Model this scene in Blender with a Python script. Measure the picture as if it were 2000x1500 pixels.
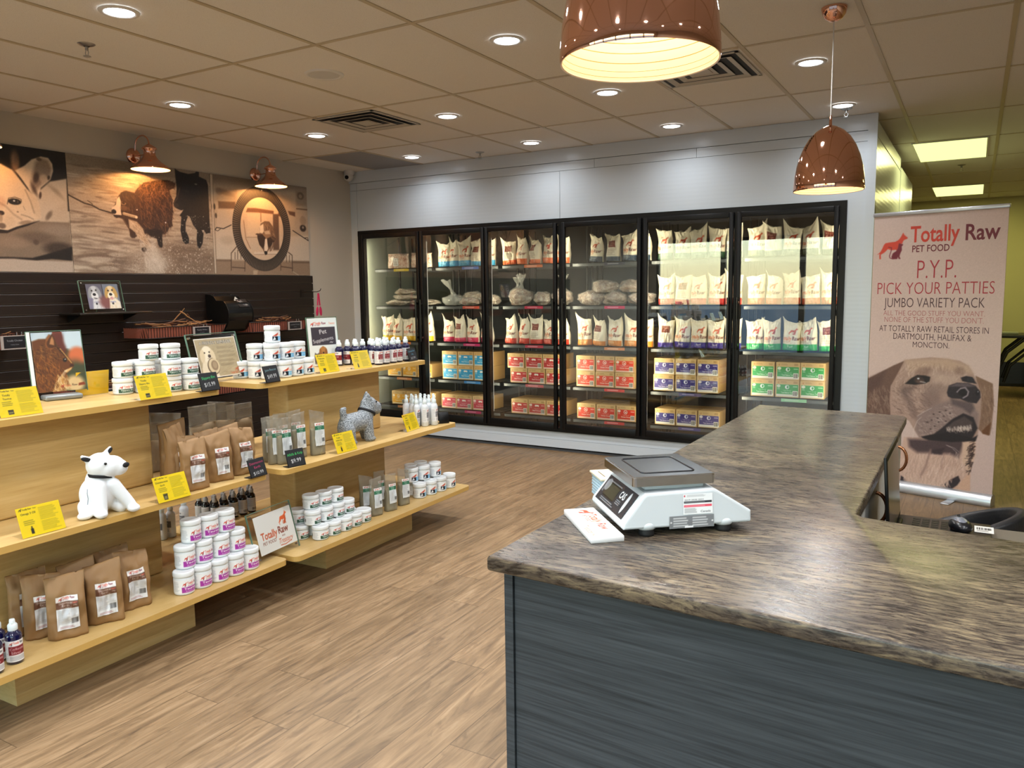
import bpy, bmesh, math, random
import numpy as np
from mathutils import Vector, Matrix, noise as mnoise

for o in list(bpy.data.objects):
    bpy.data.objects.remove(o)
SC = bpy.context.scene
COL = SC.collection
R = math.radians
random.seed(7)

# ------------------------------------------------------------------ camera, world, exposure
F_PX = 1539.9
YAW, PITCH, ROLL = -0.5299, 0.11829, 0.01305
_f = Vector((math.sin(YAW) * math.cos(PITCH), math.cos(YAW) * math.cos(PITCH), -math.sin(PITCH)))
_r = Vector((math.cos(YAW), -math.sin(YAW), 0))
_d = _f.cross(_r)
_r2 = math.cos(ROLL) * _r + math.sin(ROLL) * _d
_d2 = -math.sin(ROLL) * _r + math.cos(ROLL) * _d
cam = bpy.data.cameras.new('camera')
cam.sensor_width = 36.0
cam.lens = F_PX / 2000 * 36.0
cam.clip_start = 0.05
cam_o = bpy.data.objects.new('camera', cam)
COL.objects.link(cam_o)
M = Matrix.Identity(4)
for i in range(3):
    M[i][0], M[i][1], M[i][2] = _r2[i], -_d2[i], -_f[i]
M[0][3], M[1][3], M[2][3] = 0, 0, 1.5
cam_o.matrix_world = M
SC.camera = cam_o

SC.view_settings.view_transform = 'Standard'
SC.view_settings.look = 'None'
SC.view_settings.gamma = 1.0
SC.view_settings.use_curve_mapping = False
SC.view_settings.exposure = 0.35
try:
    SC.cycles.use_denoising = True
    SC.cycles.denoiser = 'OPENIMAGEDENOISE'
    SC.cycles.max_bounces = 8
    SC.cycles.diffuse_bounces = 4
    SC.cycles.glossy_bounces = 4
    SC.cycles.transmission_bounces = 8
    SC.cycles.transparent_max_bounces = 16
    SC.cycles.sample_clamp_indirect = 4.0
    SC.cycles.caustics_reflective = False
    SC.cycles.caustics_refractive = False
except Exception:
    pass

world = bpy.data.worlds.new('World')
SC.world = world
world.use_nodes = True
_nt = world.node_tree
_bg = _nt.nodes['Background']
_sky = _nt.nodes.new('ShaderNodeTexSky')
_sky.sky_type = 'NISHITA'
_sky.sun_disc = False
_sky.sun_elevation = R(38)
_sky.sun_rotation = R(60)
_sky.air_density = 1.3
_sky.dust_density = .4
_nt.links.new(_sky.outputs[0], _bg.inputs[0])
_bg.inputs[1].default_value = 0.75

def area_light(name, loc, power, color, size, size_y=None, rot=(0, 0, 0), shape=None, spread=None):
    l = bpy.data.lights.new(name, 'AREA')
    l.energy = power
    l.color = color
    l.size = size
    if size_y:
        l.shape = shape or 'RECTANGLE'
        l.size_y = size_y
    else:
        l.shape = shape or 'DISK'
    if spread:
        l.spread = spread
    o = bpy.data.objects.new(name, l)
    o.location = loc
    o.rotation_euler = rot
    COL.objects.link(o)
    return o

# ------------------------------------------------------------------ colour + materials
def lin(c):
    if isinstance(c, str):
        c = [int(c[i:i + 2], 16) / 255 for i in (0, 2, 4)]
    return tuple((x / 12.92 if x <= 0.04045 else ((x + 0.055) / 1.055) ** 2.4) for x in c)

MATS = {}
class NT:
    """tiny node-tree helper"""
    def __init__(s, name):
        s.m = bpy.data.materials.new(name)
        s.m.use_nodes = True
        s.t = s.m.node_tree
        s.b = s.t.nodes['Principled BSDF']
        s.out = s.t.nodes['Material Output']
    def n(s, typ, **kw):
        nd = s.t.nodes.new(typ)
        for k, v in kw.items():
            if k.startswith('i_'):
                key = k[2:]
                key = int(key) if key.isdigit() else key
                if hasattr(v, 'node'):
                    s.t.links.new(v, nd.inputs[key])
                else:
                    nd.inputs[key].default_value = v
            else:
                setattr(nd, k, v)
        return nd
    def link(s, a, b):
        s.t.links.new(a, b)
    def math(s, op, a, b=None, c=None):
        nd = s.t.nodes.new('ShaderNodeMath')
        nd.operation = op
        for i, v in enumerate((a, b, c)):
            if v is None:
                continue
            if hasattr(v, 'node'):
                s.t.links.new(v, nd.inputs[i])
            else:
                nd.inputs[i].default_value = v
        return nd.outputs[0]
    def ramp(s, fac, stops, interp='LINEAR'):
        nd = s.t.nodes.new('ShaderNodeValToRGB')
        e = nd.color_ramp.elements
        nd.color_ramp.interpolation = interp
        while len(e) < len(stops):
            e.new(0.5)
        for i, (p, c) in enumerate(stops):
            e[i].position = p
            e[i].color = (*lin(c), 1) if not (isinstance(c, tuple) and len(c) == 4) else c
        s.t.links.new(fac, nd.inputs[0])
        return nd.outputs[0]
    def mix(s, fac, a, b, blend='MIX'):
        nd = s.t.nodes.new('ShaderNodeMix')
        nd.data_type = 'RGBA'
        nd.blend_type = blend
        for idx, v in ((0, fac), (6, a), (7, b)):
            if hasattr(v, 'node'):
                s.t.links.new(v, nd.inputs[idx])
            elif idx == 0:
                nd.inputs[0].default_value = v
            else:
                nd.inputs[idx].default_value = (*lin(v), 1)
        return nd.outputs[2]
    def coords(s, scale=(1, 1, 1), rot=(0, 0, 0), loc=(0, 0, 0), which='Object'):
        tc = s.t.nodes.new('ShaderNodeTexCoord')
        mp = s.t.nodes.new('ShaderNodeMapping')
        mp.inputs['Scale'].default_value = scale
        mp.inputs['Rotation'].default_value = rot
        mp.inputs['Location'].default_value = loc
        s.t.links.new(tc.outputs[which], mp.inputs[0])
        return mp.outputs[0]
    def noise(s, vec, scale=5.0, detail=4.0, rough=0.5, dist=0.0):
        nd = s.n('ShaderNodeTexNoise')
        s.link(vec, nd.inputs['Vector'])
        nd.inputs['Scale'].default_value = scale
        nd.inputs['Detail'].default_value = detail
        nd.inputs['Roughness'].default_value = rough
        nd.inputs['Distortion'].default_value = dist
        return nd.outputs[0]
    def bump(s, h, strength=0.2, dist=0.01):
        nd = s.n('ShaderNodeBump')
        nd.inputs['Strength'].default_value = strength
        nd.inputs['Distance'].default_value = dist
        s.link(h, nd.inputs['Height'])
        s.link(nd.outputs[0], s.b.inputs['Normal'])
    def set(s, **kw):
        for k, v in kw.items():
            key = {'col': 'Base Color', 'rough': 'Roughness', 'metal': 'Metallic', 'ior': 'IOR',
                   'trans': 'Transmission Weight', 'alpha': 'Alpha', 'spec': 'Specular IOR Level',
                   'coat': 'Coat Weight', 'coat_rough': 'Coat Roughness', 'sheen': 'Sheen Weight',
                   'emit': 'Emission Color', 'estr': 'Emission Strength', 'subs': 'Subsurface Weight'}[k]
            if hasattr(v, 'node'):
                s.link(v, s.b.inputs[key])
            elif key in ('Base Color', 'Emission Color'):
                s.b.inputs[key].default_value = (*lin(v), 1)
            else:
                s.b.inputs[key].default_value = v
        return s

def mat(name, col='808080', rough=0.5, metal=0.0, vary=0.0, vscale=8.0, bump=0.0, bscale=40.0, **kw):
    """plain procedural material: base colour with a slight noise variation and optional bump"""
    if name in MATS:
        return MATS[name]
    n = NT(name)
    n.set(col=col, rough=rough, metal=metal, **kw)
    if vary:
        c = n.coords()
        nz = n.noise(c, vscale, 3.0)
        k = n.math('MULTIPLY_ADD', nz, vary * 2, 1.0 - vary)
        v = n.n('ShaderNodeVectorMath', operation='SCALE')
        v.inputs[0].default_value = lin(col)
        n.link(k, v.inputs['Scale'])
        n.link(v.outputs[0], n.b.inputs['Base Color'])
    if bump:
        n.bump(n.noise(n.coords(), bscale, 3.0), bump, 0.004)
    MATS[name] = n.m
    return n.m

def emat(name, col, strength):
    if name in MATS:
        return MATS[name]
    n = NT(name)
    n.set(col='000000', rough=0.6, emit=col, estr=strength)
    MATS[name] = n.m
    return n.m

def vmat(name, rough=0.5, **kw):
    """printed surface: the print is stored per vertex in the colour attribute 'Print'"""
    if name in MATS:
        return MATS[name]
    n = NT(name)
    a = n.n('ShaderNodeVertexColor', layer_name='Print')
    n.set(col=a.outputs[0], rough=rough, **kw)
    MATS[name] = n.m
    return n.m

def glass(name, tint=(1, 1, 1), ior=1.5, rough=0.0, boost=1.0):
    """clear pane: straight-through transmission plus a Fresnel mirror reflection"""
    if name in MATS:
        return MATS[name]
    n = NT(name)
    n.t.nodes.remove(n.b)
    geo = n.n('ShaderNodeNewGeometry')
    io = n.math('MULTIPLY_ADD', geo.outputs['Backfacing'], 1.0 / ior - ior, ior)     # same mirror strength on both faces of a pane
    fr = n.n('ShaderNodeFresnel', i_IOR=io)
    tr = n.n('ShaderNodeBsdfTransparent', i_Color=(*tint, 1))
    gl = n.n('ShaderNodeBsdfGlossy', i_Roughness=rough, i_Color=(1, 1, 1, 1))
    mx = n.n('ShaderNodeMixShader')
    f = n.math('MULTIPLY', fr.outputs[0], boost)
    n.link(f, mx.inputs[0])
    n.link(tr.outputs[0], mx.inputs[1])
    n.link(gl.outputs[0], mx.inputs[2])
    n.link(mx.outputs[0], n.out.inputs[0])
    MATS[name] = n.m
    return n.m

def film(name, tint, haze=0.25, col='D8D4C8', rough=0.25):
    """thin clear plastic: mostly see-through, a little milky, glossy"""
    if name in MATS:
        return MATS[name]
    n = NT(name)
    n.set(col=col, rough=rough, spec=0.7)
    tr = n.n('ShaderNodeBsdfTransparent', i_Color=(*tint, 1))
    mx = n.n('ShaderNodeMixShader')
    nz = n.noise(n.coords(), 35, 3)
    f = n.math('MULTIPLY_ADD', nz, 0.3, haze - 0.15)
    n.link(f, mx.inputs[0])
    n.link(tr.outputs[0], mx.inputs[1])
    n.link(n.b.outputs[0], mx.inputs[2])
    n.link(mx.outputs[0], n.out.inputs[0])
    n.bump(n.noise(n.coords(), 30, 3), 0.5, 0.01)
    MATS[name] = n.m
    return n.m

# ------------------------------------------------------------------ mesh builder
class MB:
    def __init__(s):
        s.v, s.f, s.mi, s.sm, s.c = [], [], [], [], None
    def add(s, verts, faces, mi=0, smooth=False):
        b = len(s.v)
        s.v.extend([tuple(p) for p in verts])
        for f in faces:
            s.f.append(tuple(i + b for i in f))
            s.mi.append(mi)
            s.sm.append(smooth)
        return s
    def box(s, x0, x1, y0, y1, z0, z1, mi=0, rot=None, piv=None):
        vs = [Vector((x, y, z)) for z in (z0, z1) for y in (y0, y1) for x in (x0, x1)]
        if rot is not None:
            p = Vector(piv) if piv is not None else Vector(((x0 + x1) / 2, (y0 + y1) / 2, (z0 + z1) / 2))
            vs = [rot @ (v - p) + p for v in vs]
        return s.add(vs, [(0, 2, 3, 1), (4, 5, 7, 6), (0, 1, 5, 4), (2, 6, 7, 3), (0, 4, 6, 2), (1, 3, 7, 5)], mi)
    def rbox(s, x0, x1, y0, y1, z0, z1, r=0.004, seg=2, mi=0, smooth=True):
        """box with rounded edges"""
        bm = bmesh.new()
        bmesh.ops.create_cube(bm, size=1)
        for v in bm.verts:
            v.co = Vector((x0 if v.co.x < 0 else x1, y0 if v.co.y < 0 else y1, z0 if v.co.z < 0 else z1))
        bmesh.ops.bevel(bm, geom=list(bm.edges), offset=r, segments=seg, profile=0.5, affect='EDGES')
        return s.bm(bm, mi, smooth)
    def bm(s, bm, mi=0, smooth=False):
        bm.verts.index_update()
        s.add([v.co for v in bm.verts], [[v.index for v in f.verts] for f in bm.faces], mi, smooth)
        bm.free()
        return s
    def lathe(s, prof, seg=32, mi=0, smooth=True, cap0=False, cap1=False, cx=0, cy=0, a0=0.0, a1=None):
        full = a1 is None
        a1 = a0 + 2 * math.pi if full else a1
        n = seg if full else seg + 1
        vs, fs = [], []
        for (r, z) in prof:
            for i in range(n):
                a = a0 + (a1 - a0) * i / seg
                vs.append((cx + r * math.cos(a), cy + r * math.sin(a), z))
        for j in range(len(prof) - 1):
            for i in range(seg):
                i2 = (i + 1) % n
                fs.append((j * n + i, j * n + i2, (j + 1) * n + i2, (j + 1) * n + i))
        s.add(vs, fs, mi, smooth)
        if cap0:
            s.add([vs[i] for i in range(n)], [tuple(reversed(range(n)))], mi)
        if cap1:
            s.add([vs[(len(prof) - 1) * n + i] for i in range(n)], [tuple(range(n))], mi)
        return s
    def cyl(s, p0, p1, r, seg=16, r1=None, mi=0, caps=True, smooth=True):
        p0, p1 = Vector(p0), Vector(p1)
        r1 = r if r1 is None else r1
        q = (p1 - p0).to_track_quat('Z', 'Y')
        L = (p1 - p0).length
        vs = []
        for (rr, z) in ((r, 0), (r1, L)):
            for i in range(seg):
                a = 2 * math.pi * i / seg
                vs.append(p0 + q @ Vector((rr * math.cos(a), rr * math.sin(a), z)))
        fs = [(i, (i + 1) % seg, seg + (i + 1) % seg, seg + i) for i in range(seg)]
        s.add(vs, fs, mi, smooth)
        if caps:
            s.add(vs[:seg], [tuple(reversed(range(seg)))], mi)
            s.add(vs[seg:], [tuple(range(seg))], mi)
        return s
    def tube(s, pts, r, seg=8, mi=0, smooth=True, radii=None, caps=True):
        pts = [Vector(p) for p in pts]
        n = len(pts)
        vs, fs = [], []
        up = Vector((0, 0, 1))
        prev = None
        for i, p in enumerate(pts):
            t = (pts[min(i + 1, n - 1)] - pts[max(i - 1, 0)]).normalized()
            if prev is None:
                a = t.cross(up)
                if a.length < 1e-3:
                    a = t.cross(Vector((1, 0, 0)))
            else:
                a = prev - t * prev.dot(t)
            a.normalize()
            b = t.cross(a)
            prev = a
            rr = radii[i] if radii else r
            for k in range(seg):
                th = 2 * math.pi * k / seg
                vs.append(p + (a * math.cos(th) + b * math.sin(th)) * rr)
        for i in range(n - 1):
            for k in range(seg):
                k2 = (k + 1) % seg
                fs.append((i * seg + k, i * seg + k2, (i + 1) * seg + k2, (i + 1) * seg + k))
        s.add(vs, fs, mi, smooth)
        if caps:
            s.add(vs[:seg], [tuple(reversed(range(seg)))], mi)
            s.add(vs[-seg:], [tuple(range(seg))], mi)
        return s
    def prism(s, pts, z0, z1, mi=0, axis='z', smooth=False):
        """extrude a polygon; axis z: pts are (x,y); axis y: (x,z) extruded along y; axis x: (y,z)"""
        n = len(pts)
        def P(p, t):
            return {'z': (p[0], p[1], t), 'y': (p[0], t, p[1]), 'x': (t, p[0], p[1])}[axis]
        vs = [P(p, z0) for p in pts] + [P(p, z1) for p in pts]
        s.add(vs, [tuple(reversed(range(n))), tuple(range(n, 2 * n))], mi)
        s.add(vs, [(i, (i + 1) % n, n + (i + 1) % n, n + i) for i in range(n)], mi, smooth)
        return s
    def sphere(s, c, r, seg=20, rings=12, mi=0, scale=(1, 1, 1), rot=None):
        bm = bmesh.new()
        bmesh.ops.create_uvsphere(bm, u_segments=seg, v_segments=rings, radius=1)
        for v in bm.verts:
            p = Vector((v.co.x * scale[0] * r, v.co.y * scale[1] * r, v.co.z * scale[2] * r))
            v.co = (rot @ p if rot else p) + Vector(c)
        return s.bm(bm, mi, True)
    def grid(s, fn, nu, nv, mi=0, smooth=True):
        vs = [fn(i / nu, j / nv) for j in range(nv + 1) for i in range(nu + 1)]
        w = nu + 1
        s.add(vs, [(j * w + i, j * w + i + 1, (j + 1) * w + i + 1, (j + 1) * w + i) for j in range(nv) for i in range(nu)], mi, smooth)
        return s
    def move(s, mtx):
        s.v = [tuple(mtx @ Vector(p)) for p in s.v]
        return s
    def mesh(s, name, mats):
        me = bpy.data.meshes.new(name)
        me.from_pydata(s.v, [], s.f)
        for m in (mats if isinstance(mats, (list, tuple)) else [mats]):
            me.materials.append(m)
        me.polygons.foreach_set('material_index', s.mi)
        me.polygons.foreach_set('use_smooth', s.sm)
        bm = bmesh.new()
        bm.from_mesh(me)
        bmesh.ops.recalc_face_normals(bm, faces=bm.faces)
        bm.to_mesh(me)
        bm.free()
        me.update()
        return me
    def build(s, name, mats, parent=None, loc=(0, 0, 0), rot=(0, 0, 0)):
        return link(name, s.mesh(name, mats), parent, loc, rot)

def link(name, me, parent=None, loc=(0, 0, 0), rot=(0, 0, 0)):
    o = bpy.data.objects.new(name, me)
    COL.objects.link(o)
    o.location = loc
    o.rotation_euler = rot
    if parent is not None:
        o.parent = parent
    return o

def tag(o, label, cat, group=None):
    o['label'] = label
    o['category'] = cat
    if group:
        o['group'] = group
    return o

def thing(name, label, cat, loc=(0, 0, 0), rz=0.0, group=None):
    o = bpy.data.objects.new(name, None)
    COL.objects.link(o)
    o.empty_display_size = 0.05
    o.location = loc
    o.rotation_euler = (0, 0, rz)
    return tag(o, label, cat, group)

def struct(name, mb, mats, loc=(0, 0, 0), rot=(0, 0, 0), parent=None):
    o = mb.build(name, mats, parent, loc, rot)
    if parent is None:
        o['kind'] = 'structure'
    return o

def dup(root, loc, rz=None, label=None, group=None, rot=None):
    """copy a thing with copies of its parts and sub-parts (mesh data shared)"""
    r = root.copy()
    COL.objects.link(r)
    r.location = loc
    if rz is not None:
        r.rotation_euler = (0, 0, rz)
    if rot is not None:
        r.rotation_euler = rot
    if label:
        r['label'] = label
    if group:
        r['group'] = group
    for ch in list(root.children):
        c = ch.copy()
        COL.objects.link(c)
        c.parent = r
        for g in list(ch.children):
            d = g.copy()
            COL.objects.link(d)
            d.parent = c
    return r

# ------------------------------------------------------------------ print painter
_TXT = {}
def text_tris(s, bold=0.0):
    """triangles of a line of text, baseline at y=0, cap height about 0.7 per unit size"""
    key = (s, bold)
    if key in _TXT:
        return _TXT[key]
    cu = bpy.data.curves.new('t', 'FONT')
    cu.body = s
    cu.size = 1.0
    cu.offset = bold
    cu.resolution_u = 3
    o = bpy.data.objects.new('t', cu)
    COL.objects.link(o)
    dg = bpy.context.evaluated_depsgraph_get()
    me = bpy.data.meshes.new_from_object(o.evaluated_get(dg))
    me.calc_loop_triangles()
    co = np.array([v.co[:2] for v in me.vertices]).reshape(-1, 2)
    tr = np.array([t.vertices for t in me.loop_triangles]).reshape(-1, 3)
    bpy.data.objects.remove(o)
    bpy.data.curves.remove(cu)
    bpy.data.meshes.remove(me)
    w = co[:, 0].max() if len(co) else 0
    _TXT[key] = (co, tr, w)
    return _TXT[key]

class Art:
    """a little raster painter; origin bottom left, w x h in user units, res = pixels per unit"""
    def __init__(s, w, h, res, bg):
        s.w, s.h, s.res = w, h, res
        s.nx, s.ny = max(2, int(round(w * res))), max(2, int(round(h * res)))
        s.a = np.empty((s.ny, s.nx, 3))
        s.a[:] = s.c(bg)
        xs = (np.arange(s.nx) + 0.5) / s.nx * w
        ys = (np.arange(s.ny) + 0.5) / s.ny * h
        s.X, s.Y = np.meshgrid(xs, ys)
    def c(s, col):
        if isinstance(col, str):
            return np.array([int(col[i:i + 2], 16) / 255 for i in (0, 2, 4)])
        return np.array(col)
    def put(s, alpha, col, sl=None):
        a = s.a if sl is None else s.a[sl]
        a[:] = a * (1 - alpha[..., None]) + s.c(col) * alpha[..., None]
    def _win(s, x0, x1, y0, y1):
        i0 = max(0, int(x0 / s.w * s.nx) - 1); i1 = min(s.nx, int(x1 / s.w * s.nx) + 2)
        j0 = max(0, int(y0 / s.h * s.ny) - 1); j1 = min(s.ny, int(y1 / s.h * s.ny) + 2)
        return (slice(j0, max(j0, j1)), slice(i0, max(i0, i1)))
    def rect(s, x0, y0, x1, y1, col, op=1.0):
        sl = s._win(x0, x1, y0, y1)
        X, Y = s.X[sl], s.Y[sl]
        p = s.res
        al = np.clip(np.minimum(X - x0, x1 - X) * p + .5, 0, 1) * np.clip(np.minimum(Y - y0, y1 - Y) * p + .5, 0, 1)
        s.put(al * op, col, sl)
    def ell(s, cx, cy, rx, ry, col, rot=0.0, soft=0.0, op=1.0):
        m = max(rx, ry) * 1.05 + soft
        sl = s._win(cx - m, cx + m, cy - m, cy + m)
        X, Y = s.X[sl] - cx, s.Y[sl] - cy
        ca, sa = math.cos(rot), math.sin(rot)
        u, v = (X * ca + Y * sa) / rx, (-X * sa + Y * ca) / ry
        d = (np.hypot(u, v) - 1) * min(rx, ry)
        w = max(soft, 1.0 / s.res)
        al = np.clip(0.5 - d / w, 0, 1)
        al = al * al * (3 - 2 * al)
        s.put(al * op, col, sl)
    def poly(s, pts, col, soft=0.0, op=1.0):
        P = np.array(pts, float)
        mnx, mny = P.min(0); mxx, mxy = P.max(0)
        sl = s._win(mnx - soft, mxx + soft, mny - soft, mxy + soft)
        X, Y = s.X[sl], s.Y[sl]
        if X.size == 0:
            return
        d2 = np.full(X.shape, 1e9)
        ins = np.zeros(X.shape, bool)
        n = len(P)
        for i in range(n):
            (x0, y0), (x1, y1) = P[i], P[(i + 1) % n]
            ex, ey = x1 - x0, y1 - y0
            L = ex * ex + ey * ey + 1e-12
            t = np.clip(((X - x0) * ex + (Y - y0) * ey) / L, 0, 1)
            d2 = np.minimum(d2, (X - x0 - t * ex) ** 2 + (Y - y0 - t * ey) ** 2)
            if y0 != y1:
                cond = ((y0 > Y) != (y1 > Y)) & (X < ex * (Y - y0) / ey + x0)
                ins ^= cond
        d = np.sqrt(d2) * np.where(ins, -1, 1)
        w = max(soft, 1.0 / s.res)
        al = np.clip(0.5 - d / w, 0, 1)
        s.put(al * op, col, sl)
    def line(s, pts, w, col, op=1.0, soft=0.0):
        P = np.array(pts, float)
        m = w + soft + 1 / s.res
        mn, mx = P.min(0) - m, P.max(0) + m
        sl = s._win(mn[0], mx[0], mn[1], mx[1])
        X, Y = s.X[sl], s.Y[sl]
        if X.size == 0:
            return
        d2 = np.full(X.shape, 1e9)
        for i in range(len(P) - 1):
            (x0, y0), (x1, y1) = P[i], P[i + 1]
            ex, ey = x1 - x0, y1 - y0
            L = ex * ex + ey * ey + 1e-12
            t = np.clip(((X - x0) * ex + (Y - y0) * ey) / L, 0, 1)
            d2 = np.minimum(d2, (X - x0 - t * ex) ** 2 + (Y - y0 - t * ey) ** 2)
        k = max(soft, 1.0 / s.res)
        al = np.clip(0.5 - (np.sqrt(d2) - w / 2) / k, 0, 1) * min(1.0, max(w * s.res, .25))
        s.put(al * op, col, sl)
    def text(s, t, x, y, size, col, align='l', sx=1.0, rot=0.0, shear=0.0, bold=0.0, width=None):
        co, tr, w = text_tris(t, bold)
        if not len(tr):
            return
        if width:
            sx = width / (w * size)
        q = co * [size * sx, size]
        q = np.stack([q[:, 0] + shear * q[:, 1], q[:, 1]], 1)
        W = w * size * sx
        q[:, 0] -= {'l': 0, 'c': W / 2, 'r': W}[align]
        ca, sa = math.cos(rot), math.sin(rot)
        q = np.stack([q[:, 0] * ca - q[:, 1] * sa + x, q[:, 0] * sa + q[:, 1] * ca + y], 1)
        s.tris(q, tr, col)
    def tris(s, q, tr, col, SS=3):
        mn, mx = q.min(0), q.max(0)
        sl = s._win(mn[0], mx[0], mn[1], mx[1])
        j0, i0 = sl[0].start, sl[1].start
        hh, ww = sl[0].stop - j0, sl[1].stop - i0
        if hh <= 0 or ww <= 0:
            return
        cov = np.zeros((hh * SS, ww * SS), bool)
        k = s.nx / s.w * SS
        ky = s.ny / s.h * SS
        px = q[:, 0] * k - i0 * SS
        py = q[:, 1] * ky - j0 * SS
        for a, b, c in tr:
            ax, ay, bx, by, cx, cy = px[a], py[a], px[b], py[b], px[c], py[c]
            x0 = max(0, int(min(ax, bx, cx))); x1 = min(ww * SS, int(max(ax, bx, cx)) + 2)
            y0 = max(0, int(min(ay, by, cy))); y1 = min(hh * SS, int(max(ay, by, cy)) + 2)
            if x0 >= x1 or y0 >= y1:
                continue
            X, Y = np.meshgrid(np.arange(x0, x1) + .5, np.arange(y0, y1) + .5)
            e0 = (bx - ax) * (Y - ay) - (by - ay) * (X - ax)
            e1 = (cx - bx) * (Y - by) - (cy - by) * (X - bx)
            e2 = (ax - cx) * (Y - cy) - (ay - cy) * (X - cx)
            cov[y0:y1, x0:x1] |= ((e0 >= 0) & (e1 >= 0) & (e2 >= 0)) | ((e0 <= 0) & (e1 <= 0) & (e2 <= 0))
        al = cov.reshape(hh, SS, ww, SS).mean((1, 3))
        s.put(al, col, sl)
    def lines(s, x0, y0, x1, y1, n, col, rng=None, op=0.6, fill=0.5):
        """rows of small print"""
        rng = rng or random.Random(3)
        step = (y1 - y0) / n
        for i in range(n):
            y = y1 - (i + .5) * step
            s.rect(x0, y - step * fill / 2, x0 + (x1 - x0) * rng.uniform(.7, 1), y + step * fill / 2, col, op)
    def barcode(s, x0, y0, x1, y1, col='101010'):
        rng = random.Random(5)
        x = x0
        while x < x1:
            w = rng.uniform(.03, .1) * (x1 - x0)
            s.rect(x, y0, min(x + w, x1), y1, col)
            x += w + rng.uniform(.03, .09) * (x1 - x0)
    def soft(s, mx, my):
        """the picture averaged onto mx x my points"""
        a = s.a
        def axis(a, n, ax):
            N = a.shape[ax]
            c = np.concatenate([np.zeros_like(np.take(a, [0], ax)), np.cumsum(a, ax)], ax)
            h = max(.5, N / (n - 1) / 2)
            ctr = np.linspace(0, N, n)
            lo, hi = np.clip(ctr - h, 0, N - 1), np.clip(ctr + h, 1, N)
            def at(p):
                i = np.minimum(p.astype(int), N - 1)
                f = (p - i).reshape([-1 if k == ax else 1 for k in range(a.ndim)])
                return np.take(c, i, ax) * (1 - f) + np.take(c, i + 1, ax) * f
            wdt = (hi - lo).reshape([-1 if k == ax else 1 for k in range(a.ndim)])
            return (at(hi) - at(lo)) / wdt
        return axis(axis(a, mx, 1), my, 0)
    def sample(s, u, v):
        i = np.clip((np.asarray(u) * s.nx).astype(int), 0, s.nx - 1)
        j = np.clip((np.asarray(v) * s.ny).astype(int), 0, s.ny - 1)
        return s.a[j, i]

def paint(me, cols):
    """store per-vertex print colours (given in sRGB) on a mesh"""
    c = np.clip(np.asarray(cols, float), 0, 1)
    c = np.where(c <= 0.04045, c / 12.92, ((c + 0.055) / 1.055) ** 2.4)
    at = me.color_attributes.new('Print', 'FLOAT_COLOR', 'POINT')
    at.data.foreach_set('color', np.concatenate([c, np.ones((len(c), 1))], 1).astype(np.float32).ravel())

def print_mesh(name, art, m, fn, nu=None, nv=None):
    """a finely gridded surface fn(u,v) that carries the art (v up)"""
    nu = nu or art.nx
    nv = nv or art.ny
    us = np.repeat(np.arange(nu + 1)[None, :], nv + 1, 0).ravel() / nu
    vs = np.repeat(np.arange(nv + 1)[:, None], nu + 1, 1).ravel() / nv
    co = np.array([fn(u, v) for u, v in zip(us, vs)], np.float32)
    w = nu + 1
    j, i = np.meshgrid(np.arange(nv), np.arange(nu), indexing='ij')
    a = (j * w + i).ravel()
    faces = np.stack([a, a + 1, a + 1 + w, a + w], 1)
    me = bpy.data.meshes.new(name)
    me.vertices.add(len(co)); me.vertices.foreach_set('co', co.ravel())
    me.loops.add(faces.size); me.loops.foreach_set('vertex_index', faces.ravel().astype(np.int32))
    me.polygons.add(len(faces))
    me.polygons.foreach_set('loop_start', (np.arange(len(faces)) * 4).astype(np.int32))
    me.polygons.foreach_set('use_smooth', np.ones(len(faces), bool))
    me.materials.append(m)
    me.update()
    me.validate()
    paint(me, art.soft(nu + 1, nv + 1).reshape(-1, 3))
    return me

def flat(art, w, h, y=0.0):
    return lambda u, v: ((u - .5) * w, y, v * h)

# the shop's dog-and-cat mark, unit box 0..1 wide, about 0.87 high
DOG = [(.84, 1.0), (.88, .91), (1, .79), (.96, .75), (.88, .72), (.845, .67), (.83, .6), (.75, .56), (.70, .40), (.64, .33),
       (.62, .36), (.47, .35), (.36, .40), (.26, .28), (.13, .19), (.14, .04), (.15, .02), (.09, .02), (.08, .17), (.10, .22),
       (.0, .20), (.06, .24), (.12, .31), (.17, .42), (.22, .56), (.27, .63), (.40, .65), (.60, .67), (.70, .73), (.76, .82)]
CAT = [(.72, .61), (.76, .58), (.84, .57), (.85, .53), (.81, .48), (.82, .34), (.77, .2), (.75, .1), (.79, .0), (.73, .0),
       (.70, .09), (.68, .0), (.51, .0), (.49, .1), (.53, .23), (.64, .31), (.69, .42), (.70, .52)]
TAIL = [(.38, .47), (.48, .44), (.47, .32), (.42, .13), (.44, .05), (.55, .01)]
def mark(a, x, y, w, c1='C8402C', c2='6A2030'):
    a.poly([(x + p * w, y + q * w * .9) for p, q in DOG], c1)
    a.poly([(x + p * w, y + q * w * .9) for p, q in CAT], c2)
    a.line([(x + p * w, y + q * w * .9) for p, q in TAIL], w * .025, c2)
def brandname(a, x, y, w, c1='C8402C', c2='6A2030', petfood=True):
    """mark + wordmark in a box w wide"""
    mark(a, x, y, w * .25, c1, c2)
    a.text('Totally', x + w * .27, y + w * .085, w * .19, c1, width=w * .40, bold=.015)
    a.text('Raw', x + w * .71, y + w * .085, w * .19, c2, width=w * .28, bold=.015)
    if petfood:
        a.text('PET FOOD', x + w * .28, y + w * .005, w * .085, c2, width=w * .3, bold=.01)
# ------------------------------------------------------------------ setting: floor, ceiling, walls
XL, XR, YF, YB, H = -5.74, 3.3, -2.5, 13.65, 2.75      # room box
YC = 6.475                                             # face of the cold-room front

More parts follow.
